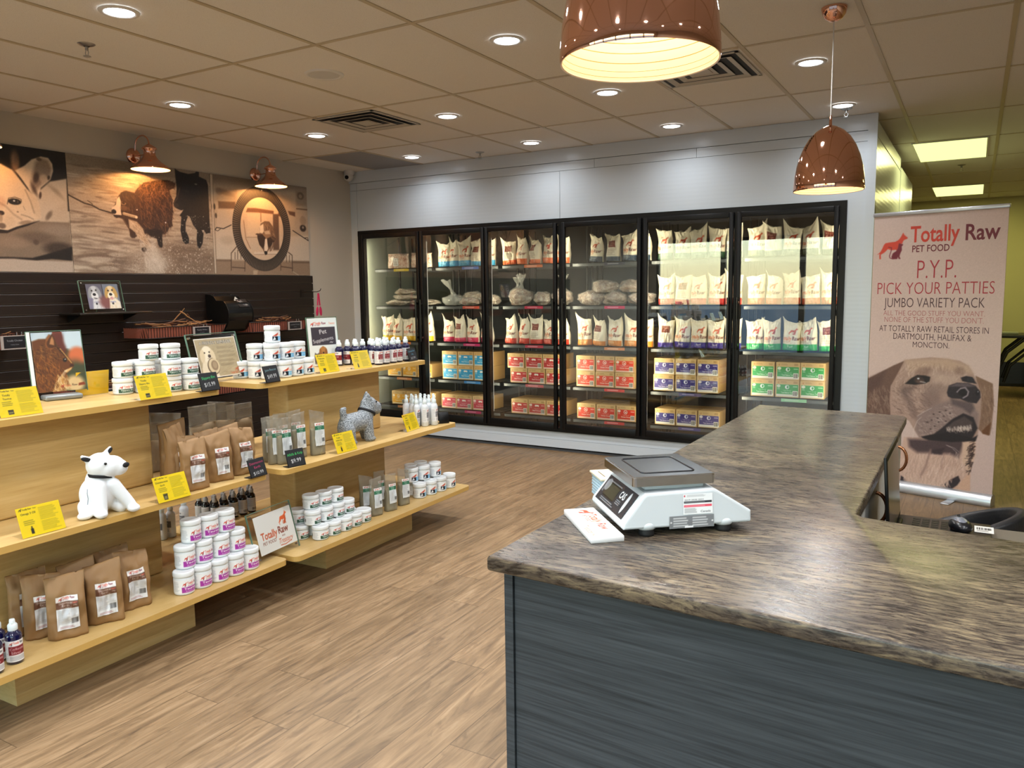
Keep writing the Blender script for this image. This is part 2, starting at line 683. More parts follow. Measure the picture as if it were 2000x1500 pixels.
def floor_mat():
    n = NT('floor_planks')
    tc = n.n('ShaderNodeTexCoord').outputs['Object']
    sp = n.n('ShaderNodeSeparateXYZ'); n.link(tc, sp.inputs[0])
    px = n.math('DIVIDE', sp.outputs[0], 0.18)
    row = n.math('FLOOR', px)
    wn = n.n('ShaderNodeTexWhiteNoise', noise_dimensions='1D'); n.link(row, wn.inputs['W'])
    yy = n.math('ADD', n.math('DIVIDE', sp.outputs[1], 1.22), n.math('MULTIPLY', wn.outputs[0], 3.7))
    colm = n.math('FLOOR', yy)
    pid = n.math('MULTIPLY_ADD', row, 13.7, n.math('MULTIPLY', colm, 5.3))
    wn2 = n.n('ShaderNodeTexWhiteNoise', noise_dimensions='1D'); n.link(pid, wn2.inputs['W'])
    # grain, shifted per plank
    cb = n.n('ShaderNodeCombineXYZ')
    n.link(n.math('MULTIPLY', sp.outputs[0], 26), cb.inputs[0])
    n.link(n.math('MULTIPLY', sp.outputs[1], 2.2), cb.inputs[1])
    n.link(n.math('MULTIPLY', wn2.outputs[0], 40), cb.inputs[2])
    g1 = n.noise(cb.outputs[0], 1.0, 6, .62, 1.6)
    cb2 = n.n('ShaderNodeCombineXYZ')
    n.link(n.math('MULTIPLY', sp.outputs[0], 9), cb2.inputs[0])
    n.link(n.math('MULTIPLY', sp.outputs[1], 3.2), cb2.inputs[1])
    n.link(n.math('MULTIPLY', wn2.outputs[0], 71), cb2.inputs[2])
    g2 = n.noise(cb2.outputs[0], 1.0, 5, .6, 2.6)
    base = n.ramp(g1, [(.25, '5C4A38'), (.45, '80684C'), (.6, '947A5B'), (.8, 'A68E70')])
    dark = n.ramp(g2, [(.58, (0, 0, 0, 1)), (.74, (1, 1, 1, 1))])
    c = n.mix(n.math('MULTIPLY', dark, .5), base, '4E3B2B')
    tone = n.math('MULTIPLY_ADD', wn2.outputs[0], .24, .86)
    v = n.n('ShaderNodeVectorMath', operation='SCALE'); n.link(c, v.inputs[0]); n.link(tone, v.inputs['Scale'])
    fx = n.math('FRACT', px); fy = n.math('FRACT', yy)
    ex = n.math('MINIMUM', fx, n.math('SUBTRACT', 1, fx))
    ey = n.math('MULTIPLY', n.math('MINIMUM', fy, n.math('SUBTRACT', 1, fy)), 6.8)
    seam = n.math('LESS_THAN', n.math('MINIMUM', ex, ey), .009)
    c2 = n.mix(n.math('MULTIPLY', seam, .55), v.outputs[0], '3A2A1C')
    n.link(c2, n.b.inputs['Base Color'])
    n.set(rough=n.math('MULTIPLY_ADD', g1, .2, .34), spec=.4)
    n.bump(g1, .12, .002)
    return n.m

def ceiling_mat():
    n = NT('ceiling_tile')
    c = n.coords()
    s = n.noise(c, 260, 2, .7)
    k = n.noise(c, 70, 3, .7)
    sp = n.ramp(s, [(.28, 'ADA9A3'), (.42, 'E2DED8')])
    big = n.mix(n.math('MULTIPLY', k, .12), sp, 'BAB5AD')
    n.set(col=big, rough=.9, spec=.2)
    n.bump(s, .25, .003)
    return n.m

def paint_mat(name, col, rough=.6, b=.06):
    n = NT(name)
    c = n.coords()
    n.set(col=n.mix(n.math('MULTIPLY', n.noise(c, 2.5, 3), .12), col, '8A8378'), rough=rough)
    n.bump(n.noise(c, 180, 2), b, .002)
    return n.m

M_FLOOR = floor_mat()
M_CEIL = ceiling_mat()
M_WALL = paint_mat('wall_paint_greige', 'C2BAAC')
M_CREAM_LIT = paint_mat('wall_paint_cream_lit', 'C9C491')  # cream paint with the yellow-green lamp light mixed into its colour
M_TBAR = mat('ceiling_tbar', 'B9AB90', .45)

struct('floor', MB().box(XL - .1, XR + .1, YF - .1, YB + .1, -.1, 0), M_FLOOR)
ceiling = struct('ceiling', MB().box(XL - .1, XR + .1, YF - .1, YB + .1, H, H + .1), M_CEIL)
# suspended grid of T bars: 0.61 x 1.22 m bays
tb = MB()
x = -5.39
while x < XR:
    tb.box(x - .012, x + .012, YF, YB, H - .004, H + .002)
    x += .61
y = 3.11 - 1.22 * 4
while y < YB:
    tb.box(XL, XR, y - .012, y + .012, H - .0035, H + .002)
    y += 1.22
tbo = struct('ceiling_grid', tb, M_TBAR, parent=ceiling)
gt = struct('ceiling_tile', MB().box(-5.378, -4.792, 5.562, 6.47, H - .003, H + .01), mat('grey_tile', '8E8F92', .85, vary=.08, vscale=60), parent=ceiling)
gt['label'] = 'plain grey replacement ceiling tile'

struct('wall_left', MB().box(XL - .12, XL, YF, YB, 0, H), M_WALL)
struct('wall_far', MB().box(XL, XR, YB, YB + .12, 0, H), M_CREAM_LIT)
struct('wall_right', MB().box(XR, XR + .12, YF, YB, 0, H), M_WALL)
struct('baseboard_far', MB().box(-.6, XR, YB - .015, YB, 0, .11), mat('dark_base', '1B1815', .5))

# storefront behind the photographer: sill, head, mullions and glass
wf = MB()
wf.box(XL, XR, YF - .15, YF, 0, .2)
wf.box(XL, XR, YF - .15, YF, 2.45, H)
wf.box(XL, -5.6, YF - .15, YF, .2, 2.45)
wf.box(2.9, XR, YF - .15, YF, .2, 2.45)
struct('wall_front', wf, M_WALL)
M_WINFRAME = mat('window_alu', '3A3C40', .35, .6)
M_PANE = glass('window_glass', (.93, .96, .95))
wx = [-5.6, -4.25, -2.78, -1.35, .05, 1.45, 2.9]
for i in range(len(wx) - 1):
    a, b = wx[i], wx[i + 1]
    m = MB()
    m.box(a, a + .05, YF - .12, YF - .03, .2, 2.45).box(b - .05, b, YF - .12, YF - .03, .2, 2.45)
    m.box(a + .05, b - .05, YF - .12, YF - .03, .2, .27).box(a + .05, b - .05, YF - .12, YF - .03, 2.39, 2.45)
    w = struct('window_%d' % (i + 1), m, M_WINFRAME)
    struct('pane', MB().box(a + .05, b - .05, YF - .08, YF - .074, .27, 2.39), M_PANE, parent=w)
# ground outside the storefront
struct('pavement', MB().box(-40, 40, -60, YF - .16, -.2, -.06), mat('asphalt', '7C7E80', .9, vary=.15, vscale=3))

# ------------------------------------------------------------------ cold-room front (white insulated panels)
def panel_mat():
    n = NT('white_insulated_panel')
    tc = n.n('ShaderNodeTexCoord').outputs['Object']
    sp = n.n('ShaderNodeSeparateXYZ'); n.link(tc, sp.inputs[0])
    w = n.math('SINE', n.math('MULTIPLY', sp.outputs[2], 190))
    w2 = n.math('SINE', n.math('MULTIPLY', n.math('ADD', sp.outputs[0], sp.outputs[1]), 120))
    h = n.math('ADD', n.math('MULTIPLY', w, .6), n.math('MULTIPLY', w2, .25))
    n.set(col='CBD4DC', rough=.24, spec=.4)
    n.bump(h, .05, .003)
    return n.m
M_PANEL = panel_mat()
M_SEAM = mat('panel_seam', '4A4E52', .6)
FX0, FX1, FZ0, FZ1 = -5.639, -.859, .185, 2.137        # door bank opening
CR = -.675
wb = MB()
wb.box(XL, CR - .01, YC + .012, YC + .09, FZ1, H, 1)         # dark backing seen in the seams
wb.box(XL, FX0, YC + .012, YC + .09, 0.02, FZ1, 1).box(FX1, CR, YC + .012, YC + .09, .02, FZ1, 1)
wb.box(XL, CR, YC + .012, YC + .09, .02, FZ0, 1)
g = .0016
wb.box(XL, CR, YC - .012, YC + .02, 2.633, H - .002)   # top closure strip
for a, b in ((XL, -5.65), (-5.65, -2.93), (-2.93, -2.02), (-2.02, CR)):
    wb.box(a + g, b - g, YC, YC + .02, 2.557, 2.633 - 2 * g)
for a, b in ((-5.65, -3.27), (-3.27, CR)):
    wb.box(a + g, b - g, YC, YC + .02, FZ1, 2.557 - 2 * g)
wb.box(XL, -5.65 - g, YC, YC + .02, .03, 2.557 - 2 * g)
wb.box(-5.65 + g, FX0, YC, YC + .02, .03, FZ1)
wb.box(FX1, CR, YC, YC + .02, .03, FZ1)
wb.box(FX0, FX1, YC, YC + .02, .112, FZ0)
wb.box(FX0, FX1, YC - .006, YC + .02, .034, .110)
wb.box(XL, CR, YC + .012, YC + .05, 0, .034, 1)
struct('wall_back', wb, [M_PANEL, M_SEAM])
# the cold room behind it
M_COLD = mat('cold_room_sheet', '35373A', .5, vary=.1, vscale=2)
cr = MB()
cr.box(XL, CR - .075, 8.3, 8.38, 0, 2.4).box(XL, XL + .08, YC + .09, 8.3, 0, 2.4, 1)
cr.box(CR - .15, CR - .075, YC + .09, 8.3, 0, 2.4).box(XL, CR - .075, YC + .09, 8.38, 2.4, 2.45)
struct('wall_cold_room', cr, [M_COLD, mat('cold_room_side_lit', 'A3AA9C', .45, vary=.06, vscale=2)])  # left wall gets a paler copy: its lit look is in the colour
ws = MB()
ws.box(CR - .075, CR, YC + .02, 8.56, 0, 2.70)
ws.box(CR - .06, CR + .004, YC - .0145, YC + .02, .02, 2.748)
ws.box(CR - .075, CR - .02, 8.56, 8.64, 0, 2.62, 1)
ws.box(CR - .075, CR, 8.64, 10.18, 0, 2.63)
ws.box(CR, CR + .006, YC + .02, 8.56, 2.585, 2.592)
struct('wall_side', ws, [M_PANEL, M_SEAM])

# ------------------------------------------------------------------ lamps of the room
M_LENS = emat('downlight_lens', 'F4F8FF', 14)
M_WHITE_TRIM = mat('white_trim', 'D8D6D2', .4)
def downlight(first=[None]):
    t = thing('downlight', '', 'ceiling light')
    MB().lathe([(.062, -.002), (.066, -.007), (.082, -.006), (.086, 0.0)], 32).build('trim_ring', M_WHITE_TRIM, t)
    MB().lathe([(.0001, -.004), (.062, -.004)], 32).build('lens', M_LENS, t)
    return t
DL0 = downlight()
dl_spots = []
for yy in (2.29, 3.56, 4.82, 6.06):
    for xx in (-4.6, -3.33, -2.09, -.858):
        dl_spots.append((xx, yy))
vis = {(-3.33, 2.29): 'round downlight in the ceiling nearest the upper left corner of the photo',
       (-4.6, 3.56): 'round downlight above the wall lamp over the running dogs poster',
       (-4.6, 4.82): 'round downlight between the square air vent and the dog hoop poster lamp',
       (-4.6, 6.06): 'round downlight beside the grey replacement ceiling tile',
       (-3.33, 4.82): 'round downlight just right of the left square air vent',
       (-3.33, 6.06): 'round downlight by the freezer wall right of the grey ceiling tile',
       (-2.09, 3.56): 'large round downlight left of the nearer copper pendant',
       (-2.09, 4.82): 'round downlight directly below the nearer copper pendant shade',
       (-2.09, 6.06): 'round downlight above the fifth freezer door',
       (-.858, 4.82): 'round downlight left of the hanging cord of the far copper pendant',
       (-.858, 6.06): 'round downlight behind the cord of the far copper pendant'}
k = 0
for (xx, yy) in dl_spots:
    if (xx, yy) in vis:
        if k == 0:
            o = DL0; o.location = (xx, yy, H - .004)
        else:
            o = dup(DL0, (xx, yy, H - .004))
        o['label'] = vis[(xx, yy)]; o['group'] = 'recessed downlights'
        k += 1
for yy in (-1.5, -.24, 1.02, 2.29, 3.56, 4.82, 6.06):
    for xx in (-4.6, -3.33, -2.09, -.858, .4, 1.65):
        if (xx > 0 and yy > 3):
            continue
        area_light('downlight_lamp', (xx, yy, H - .014), (3.0 if yy > 6 else 9.0), (.97, .985, 1.0), .12, spread=R(150))

# fluorescent troffers of the back room
M_TROFFER = emat('troffer_lens', 'E9F19A', 1.25)
for i, (ya, yb, lab) in enumerate(((8.04, 9.24, 'nearer yellowish fluorescent ceiling panel in the back room'),
                                   (11.72, 12.95, 'farther yellowish fluorescent ceiling panel just above the banner top'))):
    t = thing('fluorescent_panel', lab, 'ceiling light', (-.26, (ya + yb) / 2, H), 0, 'back room fluorescent panels')
    hx, hy = .285, (yb - ya) / 2
    f = MB()
    f.box(-hx - .012, hx + .012, -hy - .012, -hy, -.008, -.001).box(-hx - .012, hx + .012, hy, hy + .012, -.008, -.001)
    f.box(-hx - .012, -hx, -hy, hy, -.008, -.001).box(hx, hx + .012, -hy, hy, -.008, -.001)
    f.build('frame', M_WHITE_TRIM, t)
    MB().box(-hx, hx, -hy, hy, -.006, -.002).build('diffuser', M_TROFFER, t)
    area_light('troffer_lamp', (-.26, (ya + yb) / 2, H - .02), 13, (1.0, .93, .36), .5, 1.1)
area_light('troffer_lamp', (1.8, 8.6, H - .02), 13, (1.0, .93, .36), .5, 1.1)
area_light('troffer_lamp', (1.8, 12.3, H - .02), 13, (1.0, .93, .36), .5, 1.1)
# ------------------------------------------------------------------ glass-door freezer bank
M_BLACK = mat('black_frame', '070708', .42, vary=.1, spec=.3)
M_BLACKG = mat('black_gloss', '0A0A0A', .18)
M_DOORGLASS = glass('door_glass', (.95, .965, .96), 1.5, 0.0, 1.8)   # triple glazed
M_LED = emat('led_strip', 'FFF3DA', .6)
M_STEEL = mat('brushed_steel', 'A8A8A6', .3, .9)
M_CHROME = mat('chrome', 'C8CACC', .08, 1.0)
GLASS_X = [(-5.554, -4.864), (-4.785, -4.093), (-4.015, -3.320), (-3.198, -2.512), (-2.420, -1.729), (-1.634, -.943)]
fz = thing('glass_door_freezer', 'long black-framed bank of six glass freezer doors set into the white wall', 'freezer', (-3.25, YC, FZ0))
def world_build(mb, name, mats, root):
    w, p = root.matrix_basis.copy(), root.parent
    while p is not None:
        w, p = p.matrix_basis @ w, p.parent
    mb.move(w.inverted())
    return mb.build(name, mats, root)
b = MB()
b.box(FX0, FX1, YC - .02, YC + .06, FZ0, FZ0 + .04).box(FX0, FX1, YC - .02, YC + .06, FZ1 - .055, FZ1)
edges = [FX0] + [(GLASS_X[i][1] + GLASS_X[i + 1][0]) / 2 for i in range(5)] + [FX1]
for i, e in enumerate(edges):
    w = .03 if 0 < i < 6 else .05
    x0, x1 = (e - w / 2, e + w / 2) if 0 < i < 6 else ((e, e + .05) if i == 0 else (e - .05, e))
    b.box(x0, x1, YC - .018, YC + .06, FZ0 + .04, FZ1 - .055)
world_build(b, 'frame', M_BLACK, fz)
for i, (a, c) in enumerate(GLASS_X):
    d = MB()
    x0, x1 = a - .034, c + .034
    z0, z1 = FZ0 + .028, FZ1 - .04
    gz0, gz1 = .272, 2.052
    y0, y1 = YC - .052, YC - .021
    d.rbox(x0, a, y0, y1, z0, z1, .004).rbox(c, x1, y0, y1, z0, z1, .004)
    d.rbox(a, c, y0, y1, z0, gz0, .004).rbox(a, c, y0, y1, gz1, z1, .004)
    door = world_build(d, 'door', M_BLACK, fz)
    p = MB().box(a, c, YC - .040, YC - .034, gz0, gz1)
    world_build(p, 'glass_pane', M_DOORGLASS, door)
    hx = (c + .012) if i % 2 == 0 else (a - .012)
    h = MB()
    h.cyl((hx, YC - .085, 1.0), (hx, YC - .085, 1.42), .011, 12)
    h.box(hx - .01, hx + .01, YC - .085, YC - .05, 1.03, 1.05).box(hx - .01, hx + .01, YC - .085, YC - .05, 1.37, 1.39)
    world_build(h, 'handle', M_BLACKG, door)
for i, e in enumerate(edges):
    xx = e if 0 < i < 6 else (e + .03 if i == 0 else e - .03)
    world_build(MB().box(xx - .012, xx + .012, YC + .062, YC + .072, .32, 2.0), 'led_strip', M_LED, fz)
    area_light('freezer_led', (xx, YC + .08, 1.16), 4.5, (1.0, .88, .62), .03, 1.7, (R(90), 0, 0), spread=R(170))

# shelving racks behind the doors
SHELF_Z = [1.745, 1.352, .975, .592, .287]
M_SHELF = mat('grey_wire_shelf', '1F2022', .45, .3)
M_LIP = mat('shelf_lip', '55595A', .4, .2)
M_POST = mat('rack_post', '2A2A2A', .35, .5)
BAYS = [(-5.60, -4.85), (-4.80, -4.05), (-4.00, -3.27), (-3.24, -2.50), (-2.47, -1.71), (-1.66, -.92)]
STRIPS = [['E6D33A', None, 'D8783C', 'D8905A', 'D8905A'],
          ['5B7FD0', 'C8503C', 'C8326A', '3E86C8', 'C8326A'],
          ['E07A4A', 'C83250', 'B8324A', 'C04048', None],
          ['3A3F50', 'D02A62', 'D88A5A', 'D8383C', 'D8383C'],
          [None, None, None, '3A3478', '4A4488'],
          [None, None, None, '9AD8A8', None]]
ORD = ['first', 'second', 'third', 'fourth', 'fifth', 'sixth']
for i, (a, c) in enumerate(BAYS):
    t = thing('shelving_rack', 'grey metal shelving rack behind the %s freezer door from the left' % ORD[i], 'shelving', ((a + c) / 2, 7.0, .02), 0, 'racks inside the freezer')
    for px in (a + .012, c - .012):
        for py in (7.08, 7.325):
            world_build(MB().cyl((px, py, .02), (px, py, 2.1), .011, 10), 'post', M_POST, t)
    for k, z in enumerate(SHELF_Z):
        m = MB()
        m.box(a, c, 6.672, 6.684, z - .034, z - .002, 1).box(a, c, 7.34, 7.35, z - .03, z - .002, 1)
        n = 9
        for q in range(n):
            yq = 6.70 + q * .075
            m.box(a, c, yq - .028, yq + .028, z - .008, z - .002)
        s = world_build(m, 'shelf', [M_SHELF, M_LIP], t)
        col = STRIPS[i][k]
        if col:
            cx = (a + c) / 2 + (.05 if i % 2 else -.02)
            ar = Art(20, 2.6, 5, col)
            ar.lines(3, .7, 17, 2.0, 1, 'F2F2F0', op=.55, fill=.7)
            me = print_mesh('price_strip', ar, vmat('printed_strip', .5), lambda u, v: (cx - .10 + .2 * u, 6.6705, z - .031 + .026 * v), 40, 6)
            me.transform(Matrix.Translation(-t.location))
            link('price_strip', me, s)

# ------------------------------------------------------------------ maple gondola shelves
def maple_mat():
    n = NT('maple_laminate')
    c = n.coords(scale=(1.2, .35, 4))
    g = n.noise(c, 9, 5, .6, .8)
    g2 = n.noise(n.coords(scale=(1, .2, 7)), 22, 3, .6)
    f = n.math('MULTIPLY_ADD', g2, .35, n.math('MULTIPLY', g, .7))
    n.set(col=n.ramp(f, [(.3, 'B8965C'), (.55, 'C8A86E'), (.8, 'D4B882')]), rough=.38, spec=.4)
    return n.m
M_MAPLE = maple_mat()
M_MAPLE_EDGE = mat('maple_edge', 'C9A25A', .42, vary=.05)
TOP_Z, MID_Z, BOT_Z = 1.05, .64, .22
def rrect(hx, hy, r, n=5):
    pts = []
    for (sx, sy, a0) in ((1, -1, -90), (1, 1, 0), (-1, 1, 90), (-1, -1, 180)):
        for i in range(n + 1):
            a = R(a0 + 90 * i / n)
            pts.append((sx * (hx - r) + r * math.cos(a), sy * (hy - r) + r * math.sin(a)))
    return pts
def gondola(label, cx, cy, top_half):
    t = thing('gondola_shelf', label, 'display shelf', (cx, cy, 0), R(1.3), 'maple display shelves')
    MB().box(-.30, .30, -.395, .395, 0, .195).build('plinth', M_MAPLE, t)
    MB().rbox(-.10, .10, -.40, .40, .22, .615, .012).build('back_panel', M_MAPLE, t)
    MB().rbox(-.075, .075, -.40, .40, .64, 1.025, .012).build('back_panel', M_MAPLE, t)
    for (hx, hy, z) in ((.49, .80, BOT_Z), (.41, .775, MID_Z), (.215, top_half, TOP_Z)):
        m = MB()
        pts = rrect(hx, hy, .035)
        m.prism(pts, z - .025, z)
        for k in range(len(m.f)):
            if len(m.f[k]) == 4:
                m.mi[k] = 1
        m.build('shelf_board', [M_MAPLE, M_MAPLE_EDGE], t)
    return t
gondola('maple display shelf on the near left, with the white plush dog on its middle board', -3.285, 1.83, .69)
gondola('maple display shelf farther back, with the grey terrier figure on its middle board', -3.30, 3.46, .725)

# ------------------------------------------------------------------ L-shaped service counter
def granite_mat():
    n = NT('granite_laminate')
    c = n.coords()
    w = n.n('ShaderNodeTexNoise', i_Scale=2.2, i_Detail=2.0); n.link(c, w.inputs['Vector'])
    warp = n.n('ShaderNodeVectorMath', operation='MULTIPLY_ADD')
    n.link(w.outputs['Color'], warp.inputs[0]); warp.inputs[1].default_value = (.12, .16, .1); n.link(c, warp.inputs[2])
    mp = n.n('ShaderNodeMapping'); mp.inputs['Scale'].default_value = (14, 80, 80); mp.inputs['Rotation'].default_value = (0, 0, R(-7))
    n.link(warp.outputs[0], mp.inputs[0])
    g = n.noise(mp.outputs[0], 1.6, 7, .68, .5)
    mp2 = n.n('ShaderNodeMapping'); mp2.inputs['Scale'].default_value = (3, 9, 9)
    n.link(warp.outputs[0], mp2.inputs[0])
    big = n.noise(mp2.outputs[0], 1.3, 4, .6)
    f = n.math('MULTIPLY_ADD', big, .4, n.math('MULTIPLY', g, .75))
    col = n.ramp(f, [(.39, '12100F'), (.48, '2B2521'), (.56, '453D36'), (.64, '665B4B'), (.78, '988869')])
    sp = n.noise(c, 130, 3, .7)
    dk = n.ramp(sp, [(.60, (0, 0, 0, 1)), (.68, (1, 1, 1, 1))])
    n.set(col=n.mix(n.math('MULTIPLY', dk, .45), col, '17161A'), rough=.24, spec=.5)
    n.set(rough=n.math('MULTIPLY_ADD', g, .16, .2))
    n.bump(g, .06, .002)
    return n.m
M_GRANITE = granite_mat()
def bluegrain_mat():
    n = NT('blue_grey_woodgrain')
    a = n.noise(n.coords(scale=(1.0, 1.0, 30)), 2.6, 5, .62, .7)
    b2 = n.noise(n.coords(scale=(1.5, 1.5, 90)), 3.0, 3, .6)
    f = n.math('MULTIPLY_ADD', b2, .45, n.math('MULTIPLY', a, .6))
    n.set(col=n.ramp(f, [(.36, '1F2427'), (.47, '2D3338'), (.56, '373D42'), (.7, '42484D')]), rough=.45, spec=.35)
    n.bump(f, .12, .002)
    return n.m
M_BLUEGRAIN = bluegrain_mat()
M_CABWHITE = mat('cabinet_white', 'B9B7B0', .4, vary=.03)
CTZ = .95
fy = lambda x: 1.348 - .052 * (x + .855)             # the counter's front edge runs slightly askew
wt = thing('counter_worktop', 'L-shaped brown granite-look counter top with the weighing scale on it', 'worktop', (-.5, 1.7, CTZ))
out = [(-.855, fy(-.855)), (0, fy(0)), (.7, fy(.7)), (1.7, fy(1.7)), (1.7, 1.86), (.7, 1.91), (.116, 1.967), (-.10, 1.992), (-.205, 2.010),
       (-.222, 2.03), (-.2235, 3.655), (-.232, 3.685), (-.262, 3.70), (-.855, 3.765)]
bm = bmesh.new()
vs = [bm.verts.new((x, y, CTZ)) for x, y in out]
f = bm.faces.new(vs)
ex = bmesh.ops.extrude_face_region(bm, geom=[f])
for v in [e for e in ex['geom'] if isinstance(e, bmesh.types.BMVert)]:
    v.co.z -= .034
bmesh.ops.recalc_face_normals(bm, faces=bm.faces)
top_e = [e for e in bm.edges if all(abs(v.co.z - CTZ) < 1e-5 for v in e.verts)]
bot_e = [e for e in bm.edges if all(abs(v.co.z - CTZ + .034) < 1e-5 for v in e.verts)]
bmesh.ops.bevel(bm, geom=top_e + bot_e, offset=.007, segments=3, profile=.5, affect='EDGES')
world_build(MB().bm(bm, 0, True), 'slab', M_GRANITE, wt)
cb = thing('service_counter', 'counter base with blue-grey wood-grain front below the granite-look top', 'counter', (-.5, 1.7, 0))
ang = math.atan(-.052)
zt = CTZ - .036
m = MB()
m.prism([(-.815, fy(-.815) + .045), (1.66, fy(1.66) + .045), (1.66, fy(1.66) + .065), (-.815, fy(-.815) + .065)], 0, zt)
world_build(m, 'front_panel', M_BLUEGRAIN, cb)
m = MB().prism([(-.838, fy(-.838) + .040), (-.817, fy(-.817) + .040), (-.817, 3.72), (-.838, 3.72)], 0, zt)
world_build(m, 'side_panel', M_BLUEGRAIN, cb)
m = MB().box(-.817, -.262, 2.02, 3.70, .08, zt).box(-.80, -.30, 2.02, 3.70, 0, .08, 1)
world_build(m, 'cabinet_carcass', [M_CABWHITE, M_BLACK], cb)
M_COPPERH = mat('copper_handle', 'D08A62', .25, .9)
for (ya, yb, hy) in ((2.03, 2.88, 2.70), (2.89, 3.695, 3.53)):
    d = world_build(MB().rbox(-.262, -.243, ya, yb, .1, zt - .02, .002), 'cabinet_door', M_CABWHITE, cb)
    pts = []
    for q in range(13):
        a = math.pi * q / 12
        pts.append((-.243 + .034 * math.sin(a), hy, .795 + .05 * math.cos(a)))
    world_build(MB().tube(pts, .006, 10), 'handle', M_COPPERH, d)

# ------------------------------------------------------------------ copper pendants
M_COPPER = mat('polished_copper', 'E6B098', .05, 1.0)
M_SHADEIN = mat('shade_inside_cream', 'FFF4E6', .5)
M_CORD = mat('clear_cord', 'CFCBC6', .4)
M_BULB = emat('pendant_bulb', 'FFCE94', 55)
M_BULB2 = emat('sconce_bulb', 'FFB266', 420)
def pendant(label, x, y, zb):
    t = thing('pendant_lamp', label, 'pendant lamp', (x, y, zb), 0, 'copper pendant lamps')
    prof = [(.154, 0), (.1555, .006), (.1545, .03), (.151, .07), (.144, .11), (.132, .155), (.114, .20), (.090, .24), (.060, .27), (.030, .288), (.012, .294)]
    MB().lathe(prof, 64).build('shade', M_COPPER, t)
    inn, n = [], 0
    for i in range(10):
        r0, z0 = prof[i]; r1, z1 = prof[i + 1]
        for q in range(4):
            f = q / 4
            inn.append((r0 + (r1 - r0) * f - .0035, z0 + (z1 - z0) * f - .002 * (i > 0)))
    inn[0] = (.154, 0)
    ln = MB()
    for q in range(len(inn) - 1):
        (r0, z0), (r1, z1) = inn[q], inn[q + 1]
        if q % 2 == 1 and q > 1:                  # turned ring groove
            f = .18
            rm, zm = r0 + (r1 - r0) * f, z0 + (z1 - z0) * f
            ln.lathe([(r0, z0), (rm, zm)], 64, 1).lathe([(rm, zm), (r1, z1)], 64)
        else:
            ln.lathe([(r0, z0), (r1, z1)], 64)
    ln.build('shade_lining', [M_SHADEIN, mat('lining_groove', 'A87848', .6)], t)
    MB().lathe([(.0155, .285), (.0155, .29), (.007, .295), (.006, .335), (.003, .34)], 20).build('shade_cap', M_COPPER, t)
    L = H - zb
    MB().cyl((0, 0, .335), (0, 0, L - .03), .0028, 8).build('cord', M_CORD, t)
    MB().lathe([(.004, L - .062), (.016, L - .06), (.035, L - .05), (.050, L - .03), (.056, L - .005), (.056, L - .001)], 32).build('canopy', M_COPPER, t)
    MB().sphere((0, 0, .16), .036, 20, 12).build('bulb', M_BULB, t)
    MB().cyl((0, 0, .19), (0, 0, .27), .018, 16).build('socket', M_SHADEIN, t)
    return t
pendant('big copper dome pendant hanging nearest, cut off by the top of the picture', -.588, 1.512, 1.938)
pendant('smaller-looking copper dome pendant hanging in front of the white wall by the banner', -.612, 3.97, 1.938)

# ------------------------------------------------------------------ copper wall sconces
def sconce(label, y):
    t = thing('wall_sconce', label, 'wall lamp', (XL, y, 2.46), 0, 'copper gooseneck wall lamps')
    MB().lathe([(.0001, .034), (.02, .034), (.045, .026), (.058, .012), (.062, 0)], 32).move(Matrix.Translation((0, .0, .12)) @ Matrix.Rotation(R(90), 4, 'Y')).build('wall_plate', M_COPPER, t)
    pts = [(.02, 0, .17)]
    for q in range(15):
        a = math.pi * (1 - q / 14)
        pts.append((.115 + .085 * math.cos(a), 0, .19 + .075 * math.sin(a)))
    MB().tube([(.01, 0, .13), (.022, 0, .15)] + pts[1:] + [(.2, 0, .185)], .0055, 10).build('gooseneck', M_COPPER, t)
    prof = [(.142, .0), (.143, .008), (.125, .028), (.085, .055), (.055, .085), (.043, .11), (.041, .145), (.055, .152), (.054, .162), (.038, .175), (.014, .19), (.006, .195)]
    MB().lathe(prof, 48).move(Matrix.Translation((.2, 0, 0))).build('shade', M_COPPER, t)
    MB().lathe([(r - .003, z - .001) for r, z in prof[:7]], 48).move(Matrix.Translation((.2, 0, 0))).build('shade_lining', M_SHADEIN, t)
    MB().tube([(.03, 0, .12), (.09, 0, .118), (.16, 0, .12)], .004, 8).build('brace', M_COPPER, t)
    MB().sphere((.2, 0, .05), .026, 18, 10).build('bulb', M_BULB2, t)
    return t
sconce('copper gooseneck wall lamp over the poster of the two running dogs', 3.985)
sconce('copper gooseneck wall lamp over the poster of the dog jumping through a hoop', 5.2)
sconce('copper gooseneck wall lamp over the bulldog poster at the photo edge', 2.745)

# ------------------------------------------------------------------ ceiling fittings
M_VENT = mat('vent_grey', 'B5AFA4', .5)
M_DARKIN = mat('duct_dark', '17181C', .7)
def vent4(label, cx, cy, s):
    t = thing('air_vent', label, 'air vent', (cx, cy, H), 0, 'square ceiling air vents')
    h = s / 2
    fr = MB()
    for (a, b2, c, d) in ((-h, h, -h, -h + .02), (-h, h, h - .02, h), (-h, -h + .02, -h, h), (h - .02, h, -h, h)):
        fr.box(a, b2, c, d, -.008, -.0045)
    fr.build('rim', M_VENT, t)
    MB().box(-h + .02, h - .02, -h + .02, h - .02, -.006, -.005).build('throat', M_DARKIN, t)
    for k in range(3):
        o, i2 = h - .05 - k * .075, h - .085 - k * .075
        v = MB()
        for q in range(4):
            Rz = Matrix.Rotation(R(90 * q), 4, 'Z')
            pts = [Rz @ Vector(p) for p in ((-o, -o, -.014), (o, -o, -.014), (i2, -i2, -.007), (-i2, -i2, -.007))]
            v.add(pts, [(0, 1, 2, 3)])
        v.build('vane', M_VENT, t)
    MB().box(-.05, .05, -.05, .05, -.012, -.008).build('centre_plate', M_VENT, t)
    return t
